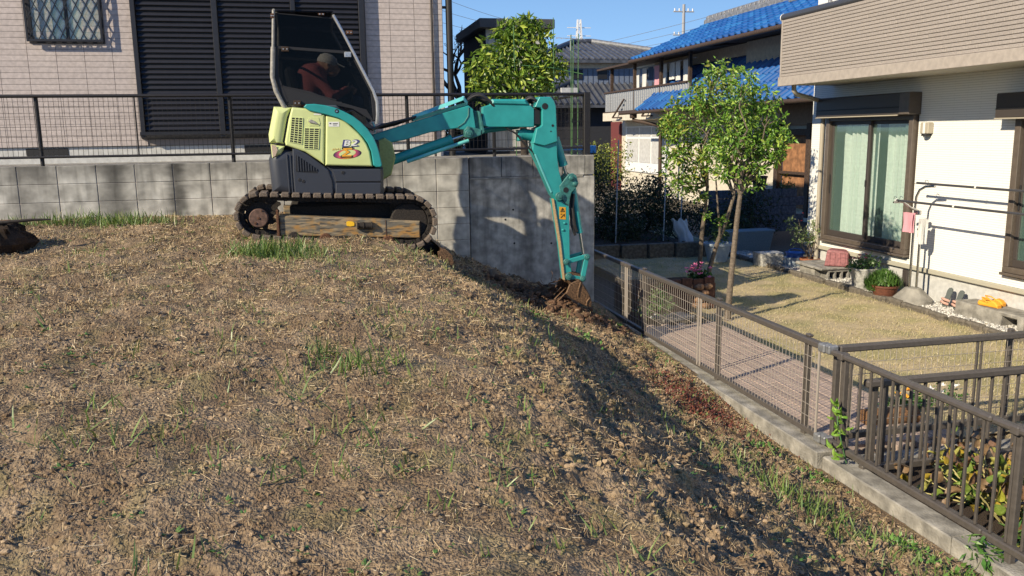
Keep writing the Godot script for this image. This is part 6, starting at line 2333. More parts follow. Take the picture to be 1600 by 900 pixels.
func build_blue_house() -> void:
	var h := thing("blue_roofed_house", "old cream house with two bright blue tiled roofs and a second-floor balcony", "house", Vector3(16, 0, -25))
	var o := -h.position
	var w := MB.new()
	w.box(o + Vector3(13.3, 3.0, -32.5), o + Vector3(20, 5.35, -17.5))
	put(w, "upper_wall", M.cream, h)
	w = MB.new()
	w.box(o + Vector3(13.0, -0.2, -36.6), o + Vector3(20, 3.05, -16.0))
	put(w, "lower_wall", M.cream_white, h)
	tiled_slope(h, o, 11.5, 4.93, 14.6, 6.25, -30.3, -16.5, 38, 8)
	var rd := MB.new()
	rd.box(o + Vector3(14.45, 6.2, -30.6), o + Vector3(14.8, 6.42, -16.2), 0.03)
	var ro := put(rd, "ridge", M.ridge, h)
	for i in 46:
		var t := MB.new()
		t.disc(o + Vector3(14.62, 6.45, -30.4 + i * 0.31), Vector3(0, 0, 1), 0.13, 0.24, 8, 0.02)
		put(t, "ridge_tile", M.ridge, ro)
	var back := MB.new()
	back.prism([V2(14.7, 6.25), V2(18.5, 4.9), V2(18.5, 4.8), V2(14.7, 6.1)], -30.3, -16.5, 0.0, 1, Transform3D(Basis.IDENTITY, o))
	put(back, "rear_roof", M.blue_tile2, h)
	var gb := MB.new()
	gb.prism([V2(13.3, 5.3), V2(14.6, 6.12), V2(18.0, 5.0), V2(18.0, 4.8), V2(13.3, 4.8)], -30.1, -30.0, 0.0, 1, Transform3D(Basis.IDENTITY, o))
	put(gb, "gable", M.cream, h)
	for q in [[11.44, 4.86, -30.4, -16.4, M.brown_wood, 0.07], [11.30, 3.02, -31.0, -16.4, M.brown_wood, 0.06]]:
		var g := MB.new()
		g.tube([o + Vector3(q[0], q[1], q[2]), o + Vector3(q[0], q[1], q[3])], q[5], 8)
		put(g, "gutter", q[4], h)
	var sf := MB.new()
	sf.box(o + Vector3(11.6, 5.0, -30.2), o + Vector3(13.3, 5.03, -16.6))
	put(sf, "soffit", M.brown_wood, h)
	var sh := MB.new()
	sh.box(o + Vector3(13.24, 3.1, -31.5), o + Vector3(13.31, 4.55, -22.5))
	put(sh, "dark_windows", M.dark_wall, h)
	for z in [-31.5, -29.0, -26.6, -24.4, -22.5]:
		var p := MB.new()
		p.box(o + Vector3(13.16, 3.1, z - 0.07), o + Vector3(13.24, 4.6, z + 0.07))
		put(p, "window_post", M.brown_wood, h)
	put(null_box(o + Vector3(12.9, 4.3, -24.3), o + Vector3(13.25, 4.98, -16.8), 0.02), "bay_box", M.cream, h)
	put(null_box(o + Vector3(13.1, 4.62, -31.5), o + Vector3(13.22, 4.98, -24.32)), "wall_band", M.cream, h)
	# lower roof
	tiled_slope(h, o, 11.35, 3.08, 13.3, 4.6, -29.4, -16.2, 40, 6)
	# balcony with its own lean-to roof
	var sl := MB.new()
	sl.box(o + Vector3(12.0, 2.78, -35.0), o + Vector3(13.4, 3.12, -26.6), 0.01)
	var bo := put(sl, "balcony_slab", M.cream_white, h)
	var z := -34.8
	var gal := MB.new()
	gal.box(o + Vector3(12.06, 3.14, -34.8), o + Vector3(12.08, 3.90, -26.6))
	put(gal, "railing_sheet", M.galv, bo)
	while z < -26.6:
		var b := MB.new()
		b.prism([V2(-0.08, 0.0), V2(-0.03, -0.045), V2(0.03, -0.045), V2(0.08, 0.0)], 3.14, 3.90, 0.0, 1, Transform3D(Basis(Vector3(0, 0, 1), Vector3(1, 0, 0), Vector3(0, 1, 0)), o + Vector3(12.06, 0, z + 0.1)))
		put(b, "corrugation", M.galv, bo)
		z += 0.21
	var rl := MB.new()
	rl.box(o + Vector3(11.98, 3.90, -34.85), o + Vector3(12.08, 3.97, -26.6), 0.01)
	rl.box(o + Vector3(11.98, 3.12, -34.85), o + Vector3(12.05, 3.16, -26.6), 0.01)
	put(rl, "railing_rail", M.brown_wood, bo)
	for zz in [-34.1, -31.5, -28.9, -26.5]:
		var p := MB.new()
		p.box(o + Vector3(12.03, 3.12, zz - 0.06), o + Vector3(12.13, 4.95, zz + 0.06))
		put(p, "balcony_post", M.brown_wood, bo)
	for zz in [-33.2, -30.0]:
		var p := MB.new()
		p.bar(o + Vector3(11.95, 3.6, zz + 0.9), o + Vector3(11.80, 2.90, zz), 0.05, 0.05)
		p.bar(o + Vector3(11.80, 2.90, zz), o + Vector3(11.96, 2.90, zz + 0.6), 0.05, 0.05)
		put(p, "stay_rod", M.brown_wood, bo)
	var lt := MB.new()
	lt.prism([V2(11.75, 4.93), V2(13.4, 5.08), V2(13.4, 5.02), V2(11.75, 4.86)], -35.1, -25.0, 0.0, 1, Transform3D(Basis.IDENTITY, o))
	put(lt, "lean_to_roof", M.brown_wood, bo)
	# ground floor by the hedge
	var col := MB.new()
	col.box(o + Vector3(12.9, -0.2, -36.5), o + Vector3(13.6, 2.77, -35.35))
	put(col, "brick_pier", M.maroon, h)
	var wn := MB.new()
	wn.box(o + Vector3(12.93, 0.7, -34.7), o + Vector3(13.02, 2.55, -30.2))
	var wo := put(wn, "window_wall", M.white_paint, h)
	for q in [[-34.5, -33.2], [-33.05, -31.9], [-31.75, -30.5]]:
		put(null_box(o + Vector3(12.91, 1.1, q[0]), o + Vector3(12.928, 2.05, q[1])), "pane", M.shed_wall, wo)
		put(null_box(o + Vector3(12.91, 2.15, q[0]), o + Vector3(12.928, 2.5, q[1])), "pane", M.shed_wall, wo)
	var dp := MB.new()
	dp.tube([o + Vector3(11.4, 3.0, -29.9), o + Vector3(11.45, 2.75, -29.9), o + Vector3(12.0, 2.55, -28.9), o + Vector3(12.05, 2.3, -28.8), o + Vector3(12.05, 0.0, -28.8)], 0.07, 8)
	dp.box(o + Vector3(11.32, 2.82, -30.0), o + Vector3(11.52, 3.02, -29.75), 0.02)
	put(dp, "downpipe", M.brown_wood, h)
	# the sunlit part under the lower eave, seen between tree and white house
	var a := MB.new()
	a.box(o + Vector3(12.9, 2.45, -22.2), o + Vector3(12.98, 3.02, -16.2))
	put(a, "eave_boards", M.eave_tan, h)
	for q in [[-21.9, -20.5, M.orange_wall], [-20.3, -18.6, M.cream], [-18.4, -16.4, M.orange_wall]]:
		put(null_box(o + Vector3(12.88, 0.2, q[0]), o + Vector3(12.96, 2.2, q[1])), "sunlit_panel", q[2], h)
	for zz in [-22.0, -20.4, -18.5, -16.3]:
		put(null_box(o + Vector3(12.7, 0.0, zz - 0.1), o + Vector3(12.86, 2.5, zz + 0.1), 0.01), "timber_post", M.brown_wood, h)
	put(null_box(o + Vector3(12.72, 2.18, -22.1), o + Vector3(12.87, 2.35, -16.2), 0.01), "timber_beam", M.brown_wood, h)
	put(null_box(o + Vector3(12.75, 1.12, -22.1), o + Vector3(12.85, 1.2, -16.2), 0.01), "timber_beam", M.brown_wood, h)
	# washing on the balcony
	var cl := thing("balcony_washing", "row of white washing on the old house's second-floor balcony", "laundry", Vector3(12.35, 3.5, -29))
	var x := -3.0
	var k := 0
	var pole := MB.new()
	pole.tube([Vector3(0, 1.22, -3.4), Vector3(0, 1.22, 2.4)], 0.02, 6)
	put(pole, "drying_pole", M.galv, cl)
	while x < 2.0:
		var ww := rng.randf_range(0.3, 0.55)
		put(hung_cloth(Vector3(0, 1.2, x), ww, rng.randf_range(0.55, 0.95), k), "washing", M.pink_cloth if k == 3 else (M.trousers if k == 2 else M.towel_white), cl)
		x += ww + rng.randf_range(0.05, 0.25)
		k += 1


func build_grey_house() -> void:
	var h := thing("grey_tiled_house", "far house with two dark grey tiled hip roofs above slate blue siding", "house", Vector3(14, 0, -38))
	var o := -h.position
	put(null_box(o + Vector3(9.8, 3.8, -44.0), o + Vector3(17.0, 5.4, -36.4)), "upper_wall", M.slate_blue, h)
	put(null_box(o + Vector3(9.8, 5.08, -36.45), o + Vector3(17.0, 5.42, -36.36)), "wall_band", M.cream, h)
	put(null_box(o + Vector3(8.5, -0.3, -43.0), o + Vector3(16.5, 3.42, -35.2)), "lower_wall", M.dark_wall, h)
	for x in [11.3, 12.45, 14.6, 15.8]:
		put(null_box(o + Vector3(x - 0.22, 4.62, -36.43), o + Vector3(x + 0.22, 5.02, -36.35)), "window", M.black, h)
	for i in 30:
		put(null_box(o + Vector3(9.85 + i * 0.24, 3.8, -36.4), o + Vector3(9.865 + i * 0.24, 5.05, -36.385)), "siding_batten", M.dark_wall, h)
	var roofs := [[9.2, 17.6, 12.15, 13.0, 5.40, 6.47, -36.0, -39.6, "upper_roof"], [8.0, 16.6, 11.9, 15.3, 3.46, 4.72, -34.6, -37.0, "lower_roof"]]
	for q in roofs:
		var A := o + Vector3(q[0], q[4], q[6])
		var B := o + Vector3(q[1], q[4], q[6])
		var C := o + Vector3(q[3], q[5], q[7])
		var D := o + Vector3(q[2], q[5], q[7])
		var back: float = q[7] * 2 - q[6]
		var E := o + Vector3(q[0], q[4], back)
		var F := o + Vector3(q[1], q[4], back)
		var b := MB.new()
		for f in [[A, B, C, D], [E, F, C, D], [A, D, E, E], [B, C, F, F]]:
			var k := b.flat(f[0], f[1], f[2], Vector3.UP)
			b.quad(f[0], f[1], f[2], f[3], k)
		b.box(A + Vector3(0, -0.12, -0.02), B + Vector3(0, -0.005, 0.04))
		var r := put(b, q[8], M.grey_tile, h)
		# raised tile columns running down the front slope
		var n := 32
		for i in n:
			var u := (i + 0.5) / n
			var p := A.lerp(B, u)
			var top := D.lerp(C, u)
			# stay parallel to the slope, clipped at the hips
			var x := p.x
			var s := 1.0
			if x < D.x:
				s = (x - A.x) / (D.x - A.x)
			elif x > C.x:
				s = (B.x - x) / (B.x - C.x)
			if s < 0.06:
				continue
			top = Vector3(x, lerpf(A.y, D.y, s), lerpf(A.z, D.z, s))
			var t := MB.new()
			t.tube([p + Vector3(0, 0.01, 0.03), top], 0.075, 6)
			put(t, "tile_column", M.grey_tile2 if i % 2 else M.grey_tile, r)
		for e in [[A, D, M.grey_tile2], [B, C, M.ridge], [D, C, M.grey_tile2]]:
			var t := MB.new()
			t.tube([e[0] + Vector3(0, 0.06, 0), e[1] + Vector3(0, 0.08, 0)], 0.13, 8)
			put(t, "hip_ridge", e[2], r)
	h.position = Vector3(15.82, -0.30, -42.94)
	h.scale = Vector3.ONE * 1.13
	put(null_box(o + Vector3(10.3, 3.95, -35.6), o + Vector3(11.0, 4.2, -35.4)), "sun_panel", M.shed_wall, h)


func build_shed() -> void:
	var h := thing("garden_shed", "pale storage shed with a dark flat roof behind the citrus tree", "shed", Vector3(2.82, 2.06, -13.0))
	var o := -h.position
	put(null_box(o + Vector3(2.42, 2.1, -13.9), o + Vector3(3.26, 3.80, -12.12)), "wall", M.shed_wall, h)
	put(null_box(o + Vector3(2.405, 2.1, -13.9), o + Vector3(2.419, 3.80, -12.14)), "shaded_side", M.dark_wall, h)  # dark sheet over the pale wall, painting the tiled house's shade
	for i in 3:
		put(null_box(o + Vector3(2.45 + i * 0.27, 2.16, -12.118), o + Vector3(2.70 + i * 0.27, 3.66, -12.105), 0.003), "door_panel", M.shed_wall, h)
	put(null_box(o + Vector3(2.30, 3.80, -14.0), o + Vector3(3.39, 3.93, -11.98), 0.01), "roof", M.shed_roof, h)
	put(null_box(o + Vector3(2.38, 2.04, -13.9), o + Vector3(3.28, 2.10, -12.08)), "base", M.dark_wall, h)


func bush(called: String, label: String, at: Vector3, r: Vector3, leaf: float, count: int, cols: Array, group := "", w := 0.5) -> void:
	var t := thing(called, label, "bush", at, group)
	var cents := []
	for i in 12:
		var d := Vector3(rng.randf_range(-1, 1), rng.randf_range(0.1, 1.8), rng.randf_range(-1, 1))
		if i == 0:
			d = Vector3(0, 0.9, 0)
		var s := (r.x + r.y) * 0.5 * rng.randf_range(0.32, 0.55)
		cents.append([d.x * r.x * 0.65, d.y * r.y * 0.5 + s * 0.4, d.z * r.z * 0.65, s])
	var b := MB.new()
	for i in 5:
		var q: Array = cents[i]
		var l := limb(Vector3(0, -0.05, 0), Vector3(q[0], q[1], q[2]), 0.02, 0.008, int(at.x * 100) + i, 0.1)
		b.tube(l[0], l[1], 5)
	put(b, "stems", M.bark_dark, t)
	var lv := leaves_round(cents, count, leaf, cols, 0.4)
	scatter("foliage", leaf_mesh(w, 0.1), lv[0], lv[1], M.leaf, t)


func bare_tree(at: Vector3, h: float, sd: int, label: String) -> void:
	var t := thing("bare_tree", label, "tree", at)
	var rg := RandomNumberGenerator.new()
	rg.seed = sd
	var b := MB.new()
	b.tube([Vector3.ZERO, Vector3(0.05, h * 0.4, 0)], [0.09, 0.07], 7)
	put(b, "trunk", M.bark_dark, t)
	var tw := MB.new()
	var todo := [[Vector3(0.05, h * 0.4, 0), Vector3(0, 1, 0), 0.055, h * 0.32, 0]]
	while todo:
		var q: Array = todo.pop_back()
		var kids := 3 if q[4] < 3 else 2
		for i in kids:
			var d: Vector3 = (q[1] + Vector3(rg.randfn(), rg.randfn() * 0.5 + 0.25, rg.randfn()) * 0.5).normalized()
			var e: Vector3 = q[0] + d * q[3] * rg.randf_range(0.6, 1.0)
			tw.tube([q[0], q[0].lerp(e, 0.5) + Vector3(rg.randfn(), 0, rg.randfn()) * 0.03, e], [q[2], q[2] * 0.75, q[2] * 0.55], 5, false)
			if q[4] < 4:
				todo.append([e, d, q[2] * 0.6, q[3] * 0.62, q[4] + 1])
	put(tw, "twigs", M.bark_dark, t)


func build_beyond() -> void:
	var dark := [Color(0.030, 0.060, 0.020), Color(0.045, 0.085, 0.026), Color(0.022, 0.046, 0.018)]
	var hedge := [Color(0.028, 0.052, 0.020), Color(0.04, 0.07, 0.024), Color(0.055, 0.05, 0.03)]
	var yellow := [Color(0.22, 0.26, 0.04), Color(0.32, 0.33, 0.06), Color(0.14, 0.20, 0.035)]
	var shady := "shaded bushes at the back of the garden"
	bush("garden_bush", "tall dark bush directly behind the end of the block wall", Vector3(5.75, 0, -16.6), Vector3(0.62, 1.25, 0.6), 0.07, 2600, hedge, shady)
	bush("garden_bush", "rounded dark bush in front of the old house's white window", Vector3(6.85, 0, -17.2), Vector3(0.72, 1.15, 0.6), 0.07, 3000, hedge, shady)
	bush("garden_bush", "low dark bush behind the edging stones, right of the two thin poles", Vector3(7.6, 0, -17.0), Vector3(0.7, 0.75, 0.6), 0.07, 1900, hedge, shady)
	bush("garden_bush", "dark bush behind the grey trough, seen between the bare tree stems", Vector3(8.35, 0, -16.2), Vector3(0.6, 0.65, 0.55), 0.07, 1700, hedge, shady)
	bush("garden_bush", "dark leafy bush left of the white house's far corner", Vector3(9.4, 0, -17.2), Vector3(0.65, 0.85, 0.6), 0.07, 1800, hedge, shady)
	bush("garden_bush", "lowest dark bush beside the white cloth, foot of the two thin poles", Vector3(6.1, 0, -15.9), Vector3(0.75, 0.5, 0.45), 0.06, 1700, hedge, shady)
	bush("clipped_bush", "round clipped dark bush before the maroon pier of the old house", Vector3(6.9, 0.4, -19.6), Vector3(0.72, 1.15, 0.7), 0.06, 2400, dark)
	bush("yellow_bush", "sunny yellow-green bush between the corner post and the old house", Vector3(9.6, 0.5, -28.0), Vector3(1.1, 1.2, 1.0), 0.10, 1800, yellow)
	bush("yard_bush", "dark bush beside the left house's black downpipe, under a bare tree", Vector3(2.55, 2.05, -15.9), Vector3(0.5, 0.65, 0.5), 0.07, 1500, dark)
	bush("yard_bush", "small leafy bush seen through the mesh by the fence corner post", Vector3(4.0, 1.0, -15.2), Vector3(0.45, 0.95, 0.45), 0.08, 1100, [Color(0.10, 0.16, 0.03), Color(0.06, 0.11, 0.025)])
	bare_tree(Vector3(2.72, 2.05, -16.6), 2.4, 7, "leafless dark tree between the tiled house and the shed")
	bare_tree(Vector3(9.7, 0, -18.2), 2.6, 9, "leafless shrub in front of the sunlit timber panels")
	# a low tiled garden wall beyond the bushes
	var gw := thing("garden_gatepost", "pale blue gatepost wall with a blue tiled cap behind the dark bushes", "wall", Vector3(7.3, 0, -23))
	put(null_box(Vector3(-0.9, -0.1, -0.12), Vector3(0.25, 1.75, 0.12)), "wall_body", M.pale_blue, gw)
	put(null_box(Vector3(-1.0, 1.75, -0.2), Vector3(0.35, 1.98, 0.2), 0.03), "wall_cap", M.blue_tile2, gw)
	# overhead lines, a pole and a pylon
	var lines := [[Vector3(14, 16.2, -70), Vector3(52, 14.6, -58), 0.5, 0.022, "upper twin cable crossing the sky nearly level"], [Vector3(7.0, 12.3, -60), Vector3(16, 9.6, -60), 0.3, 0.014, "steepest cable sinking behind the shed roof"], [Vector3(7.0, 11.3, -60), Vector3(16, 9.3, -60), 0.3, 0.014, "second cable sinking behind the shed roof"], [Vector3(7.0, 10.4, -60), Vector3(17, 8.6, -60), 0.3, 0.014, "third cable sinking behind the shed roof"], [Vector3(7.0, 9.6, -60), Vector3(17, 8.2, -60), 0.3, 0.014, "lowest cable by the black downpipe"],
		[Vector3(19.5, 8.4, -60), Vector3(38, 13.2, -48), 0.3, 0.014, "highest cable rising right from the grey roof"], [Vector3(20.5, 8.2, -60), Vector3(38, 12.4, -48), 0.3, 0.014, "middle cable rising right from the grey roof"], [Vector3(21.5, 8.0, -60), Vector3(38, 11.6, -48), 0.3, 0.014, "lowest cable rising right from the grey roof"]]
	for q in lines:
		var pts := []
		for i in 13:
			var u := i / 12.0
			pts.append(q[0].lerp(q[1], u) - Vector3(0, q[2] * 4.0 * u * (1.0 - u), 0) - q[0])
		var b := MB.new()
		b.tube(pts, q[3], 5)
		if q[3] > 0.02:
			for i in 30:
				b.ball(pts[0].lerp(pts[12], (i + 0.5) / 30.0) - Vector3(0, q[2] * 4.0 * ((i + 0.5) / 30.0) * (1.0 - (i + 0.5) / 30.0), 0), Vector3.ONE * 0.05, 5, 4)
		var c := put(b, "overhead_cable", M.cable)
		c.position = q[0]
		tag(c, "thin overhead cable, " + q[4], "cable", "overhead cables")
	var p := thing("utility_pole", "grey utility pole with a crossarm rising behind the blue roof's end", "utility pole", Vector3(26.75, 0, -60))
	var b := MB.new()
	b.tube([Vector3.ZERO, Vector3(0, 11.4, 0)], [0.17, 0.11], 8)
	put(b, "pole", M.pole_grey, p)
	for y in [10.85, 9.2]:
		b = MB.new()
		b.box(Vector3(-0.8, y, -0.05), Vector3(0.8, y + 0.08, 0.05))
		var cr := put(b, "crossarm", M.pole_grey, p)
		for x in [-0.7, -0.35, 0.35, 0.7]:
			b = MB.new()
			b.tube([Vector3(x, y + 0.08, 0), Vector3(x, y + 0.26, 0)], 0.05, 6)
			put(b, "insulator", M.white_paint, cr)
	var py := thing("pylon", "pale steel lattice pylon far off, above the grey roof", "pylon", Vector3(46.9, 0, -150))
	for q in [[-1, -1], [1, -1], [-1, 1], [1, 1]]:
		b = MB.new()
		b.bar(Vector3(q[0] * 1.3, 0, q[1] * 1.3), Vector3(q[0] * 0.25, 22.0, q[1] * 0.25), 0.16, 0.16)
		put(b, "leg", M.white_paint, py)
	b = MB.new()
	for i in 18:
		var y0 := i * 1.2
		var w0 := lerpf(1.3, 0.25, y0 / 22.0)
		var w1 := lerpf(1.3, 0.25, (y0 + 1.2) / 22.0)
		for s in [-1.0, 1.0]:
			b.bar(Vector3(-w0 * s, y0, w0), Vector3(w1 * s, y0 + 1.2, w1), 0.09, 0.09)
			b.bar(Vector3(w0, y0, -w0 * s), Vector3(w1, y0 + 1.2, w1 * s), 0.09, 0.09)
	for y in [19.2, 20.6]:
		b.bar(Vector3(-2.2, y, 0), Vector3(2.2, y, 0), 0.12, 0.12)
	put(b, "lattice", M.white_paint, py)
	var an := thing("roof_aerial", "thin dark aerial standing left of the far grey roof's ridge", "aerial", Vector3(12.8, 6.4, -42.4))
	b = MB.new()
	b.tube([Vector3.ZERO, Vector3(0, 0.75, 0)], 0.02, 6)
	b.bar(Vector3(-0.75, 0.62, 0), Vector3(0.75, 0.55, 0), 0.025, 0.025)
	put(b, "mast", M.pole_grey, an)
	for i in 6:
		b = MB.new()
		b.bar(Vector3(-0.7 + i * 0.26, 0.59, -0.2), Vector3(-0.7 + i * 0.26, 0.59, 0.2), 0.02, 0.02)
		put(b, "element", M.pole_grey, an)


# ---------------------------------------------------------------- small things in the garden
func pot(parent: Node3D, at: Vector3, r0: float, r1: float, h: float, m: Material, called := "pot") -> void:
	var b := MB.new()
	b.lathe([Vector2(0, 0), Vector2(r0, 0), Vector2(r1, h * 0.86), Vector2(r1 * 1.08, h * 0.87), Vector2(r1 * 1.08, h), Vector2(r1 * 0.95, h), Vector2(r1 * 0.92, h * 0.9), Vector2(0, h * 0.88)], Transform3D(Basis.IDENTITY, at), 22)
	put(b, called, m, parent)


func plant_in(parent: Node3D, cents: Array, count: int, leaf: float, cols: Array, w := 0.45, up := 0.5) -> void:
	var lv := leaves_round(cents, count, leaf, cols, up)
	scatter("foliage", leaf_mesh(w, 0.08), lv[0], lv[1], M.leaf, parent)


func flowers(parent: Node3D, called: String, spots: Array, r: float, k: Color) -> void:
	var w := []
	var t := []
	for p in spots:
		for i in 6:
			var a := TAU * i / 6 + rng.randf()
			w.append(Transform3D(Basis.from_euler(Vector3(rng.randf_range(0.3, 1.1), a, 0)).scaled(Vector3.ONE * r * rng.randf_range(0.8, 1.2)), p))
			t.append(k * rng.randf_range(0.8, 1.15))
	scatter(called, leaf_mesh(0.8, 0.15), w, t, M.petal, parent)


func hollow_block(b: MB, at: Vector3, size: Vector3) -> void:
	# a concrete block with three holes through z
	var n := 3
	var wall := 0.028
	var cw := (size.x - wall * (n + 1)) / n
	b.box(at + Vector3(0, 0, 0), at + Vector3(size.x, wall, size.z))
	b.box(at + Vector3(0, size.y - wall, 0), at + Vector3(size.x, size.y, size.z))
	for i in n + 1:
		b.box(at + Vector3(i * (cw + wall), wall, 0.002), at + Vector3(i * (cw + wall) + wall, size.y - wall, size.z - 0.002))


func build_garden_things() -> void:
	# drying stand
	var t := thing("drying_stand", "steel drying stand with two curved arms on a white concrete foot", "drying stand", Vector3(7.78, 0, -9.78))
	var b := MB.new()
	b.lathe([Vector2(0.27, 0.0), Vector2(0.25, 0.07), Vector2(0.13, 0.19), Vector2(0.10, 0.22), Vector2(0, 0.225)], Transform3D(Basis(Vector3.UP, PI / 4).scaled(Vector3(1, 1, 1.1)), Vector3.ZERO), 10)
	put(b, "foot", M.concrete_pale, t)
	b = MB.new()
	b.tube([Vector3(-0.03, 0.2, -0.03), Vector3(-0.03, 1.30, -0.03), Vector3(-0.03, 1.45, -0.02), Vector3(-0.02, 1.54, 0.02), Vector3(0.0, 1.59, 0.10), Vector3(0.0, 1.605, 0.28)], 0.017, 10)
	put(b, "upright", M.steel, t)
	b = MB.new()
	b.tube([Vector3(0.03, 0.2, 0.03), Vector3(0.03, 1.12, 0.03)], 0.017, 10)
	b.tube([Vector3(0.0, 1.26, 0.0), Vector3(-0.10, 1.30, -0.02), Vector3(-0.22, 1.385, -0.03), Vector3(-0.36, 1.385, -0.04)], [0.017, 0.017, 0.015, 0.013], 10)
	b.disc(Vector3(0.0, 1.24, 0), Vector3.UP, 0.04, 0.06, 12, 0.01)
	put(b, "side_arm", M.steel, t)
	var hk := MB.new()
	for q in [Vector3(0.0, 1.60, 0.12), Vector3(-0.25, 1.385, -0.03), Vector3(-0.33, 1.385, -0.04)]:
		hk.tube([q, q + Vector3(0, 0.03, 0.03), q + Vector3(0, 0.07, 0.02), q + Vector3(0, 0.075, -0.02), q + Vector3(0, 0.04, -0.035)], 0.004, 6)
	put(hk, "pole_hook", M.steel, t)
	for q in [[Vector3(7.78, 1.63, -9.85), Vector3(7.78, 1.63, -6.6), "upper grey drying pole, nearer the white wall"], [Vector3(7.50, 1.405, -9.86), Vector3(7.50, 1.405, -6.6), "lower grey drying pole, farther from the white wall"]]:
		b = MB.new()
		b.tube([Vector3.ZERO, q[1] - q[0]], 0.015, 10)
		var o := put(b, "drying_pole", M.rail_dark)
		o.position = q[0]
		tag(o, q[2], "drying pole", "poles on the drying stand")
		b = MB.new()
		b.disc(Vector3(0, 0, -0.012), Vector3(0, 0, 1), 0.018, 0.03, 10, 0.004)
		b.disc(Vector3(0, 0, 1.05), Vector3(0, 0, 1), 0.018, 0.03, 10, 0.004)
		put(b, "pole_cap", M.white_label, o)
	var c := put(hung_cloth(Vector3(0, 0, 0), 0.20, 0.26, 3, false, 0.03), "pink_cloth", M.pink_cloth)
	c.position = Vector3(7.66, 1.24, -9.90)
	tag(c, "pink cloth bag hanging from the steel drying stand", "cloth")
	c = put(hung_cloth(Vector3(0, 0, 0), 0.12, 0.34, 5, true, 0.03), "grey_rag", M.towel_white)
	c.position = Vector3(7.84, 1.16, -9.74)
	tag(c, "crumpled pale rag hanging below the pink cloth on the stand", "cloth")
	# step block and shoes
	t = thing("step_block", "weathered concrete step block under the orange clogs", "step", Vector3(7.95, 0.0, -8.38))
	b = MB.new()
	b.prism([V2(-0.62, 0.0), V2(-0.62, 0.20), V2(0.46, 0.20), V2(0.46, 0.0), V2(0.38, 0.0), V2(0.36, 0.15), V2(0.14, 0.15), V2(0.12, 0.0)], -0.16, 0.16, 0.012, 1, Transform3D(Basis(Vector3(0, 0, 1), Vector3(0, 1, 0), Vector3(-1, 0, 0)), Vector3.ZERO))
	put(b, "block", M.concrete_pale, t)
	for i in 2:
		var s := thing("orange_clog", ["nearer to the wall of the two orange clogs on the step", "farther from the wall of the two orange clogs on the step"][i], "shoe", Vector3(8.02 - i * 0.13, 0.201, -8.62 + i * 0.08), "pair of orange clogs")
		s.rotation.y = 0.25 - i * 0.1
		b = MB.new()
		b.prism([V2(-0.135, 0), V2(-0.145, 0.03), V2(-0.13, 0.06), V2(-0.06, 0.045), V2(0.0, 0.055), V2(0.05, 0.085), V2(0.10, 0.07), V2(0.135, 0.035), V2(0.135, 0.0)], -0.045, 0.045, 0.02, 3, Transform3D(Basis(Vector3(0, 0, 1), Vector3(0, 1, 0), Vector3(-1, 0, 0)), Vector3.ZERO))
		put(b, "clog_body", M.foam_orange, s)
		b = MB.new()
		b.tube([Vector3(-0.045, 0.05, -0.0), Vector3(-0.042, 0.085, -0.07), Vector3(0, 0.095, -0.115), Vector3(0.042, 0.085, -0.07), Vector3(0.045, 0.05, 0.0)], 0.008, 6)
		put(b, "heel_strap", M.foam_orange, s)
		for k in 5:
			b = MB.new()
			b.disc(Vector3(-0.02 + 0.02 * (k % 3), 0.072 - 0.012 * (k / 3), 0.06 + 0.025 * (k / 3)), Vector3(0, 1, 0.3), 0.005, 0.006, 8)
			put(b, "vent_hole", M.black, s)
	for i in 2:
		var s := thing("grey_sandal", ["left of the two grey sandals leaning on the foundation", "right of the two grey sandals leaning on the foundation"][i], "sandal", Vector3(7.99, 0.02, -9.38 + i * 0.20), "pair of grey sandals")
		s.rotation = Vector3(0.1, 0, 0)
		var xf := Transform3D(Basis(Vector3(0, 0, 1), 0.0) * Basis(Vector3(0, 0, 1), Vector3(0.28, 0.96, 0), Vector3(-0.96, 0.28, 0)), Vector3(0.0, 0.13, 0))
		b = MB.new()
		b.prism([V2(-0.042, -0.12), V2(0.0, -0.132), V2(0.042, -0.12), V2(0.05, -0.04), V2(0.042, 0.03), V2(0.046, 0.09), V2(0.03, 0.13), V2(0.0, 0.14), V2(-0.03, 0.13), V2(-0.046, 0.09), V2(-0.04, 0.02), V2(-0.046, -0.05)], -0.012, 0.012, 0.008, 2, xf)
		put(b, "sole", M.foam_grey, s)
		b = MB.new()
		for k in 2:
			b.tube([xf * Vector3(-0.045, -0.03 - k * 0.045, 0.0), xf * Vector3(-0.025, -0.03 - k * 0.04, 0.05), xf * Vector3(0.02, -0.03 - k * 0.045, 0.055), xf * Vector3(0.047, -0.035 - k * 0.045, 0.0)], 0.018, 8)
		put(b, "strap", M.pink_foot, s)
	# pots and blocks along the house, from far to near
	t = thing("white_trough", "white foam trough in the shade left of the terracotta pot", "trough", Vector3(7.75, 0.0, -13.35))
	b = MB.new()
	b.prism([V2(-0.30, 0), V2(-0.33, 0.24), V2(0.12, 0.24), V2(0.10, 0)], -0.16, 0.16, 0.02, 2)
	put(b, "trough_body", M.white_pot, t)
	t = thing("blue_bucket", "pale tub with a bright blue handled basin set on it", "bucket", Vector3(7.98, 0.0, -13.05))
	b = MB.new()
	b.lathe([Vector2(0, 0), Vector2(0.15, 0), Vector2(0.18, 0.17), Vector2(0.185, 0.18), Vector2(0, 0.18)], Transform3D.IDENTITY, 20)
	put(b, "tub", M.pale_blue, t)
	b = MB.new()
	b.lathe([Vector2(0.13, 0.182), Vector2(0.155, 0.26), Vector2(0.165, 0.262), Vector2(0.15, 0.255), Vector2(0, 0.2)], Transform3D.IDENTITY, 20)
	b.tube([Vector3(-0.155, 0.26, 0), Vector3(-0.10, 0.31, 0), Vector3(0.0, 0.33, 0), Vector3(0.10, 0.31, 0), Vector3(0.155, 0.26, 0)], 0.010, 6)
	put(b, "basin", M.blue_plastic, t)
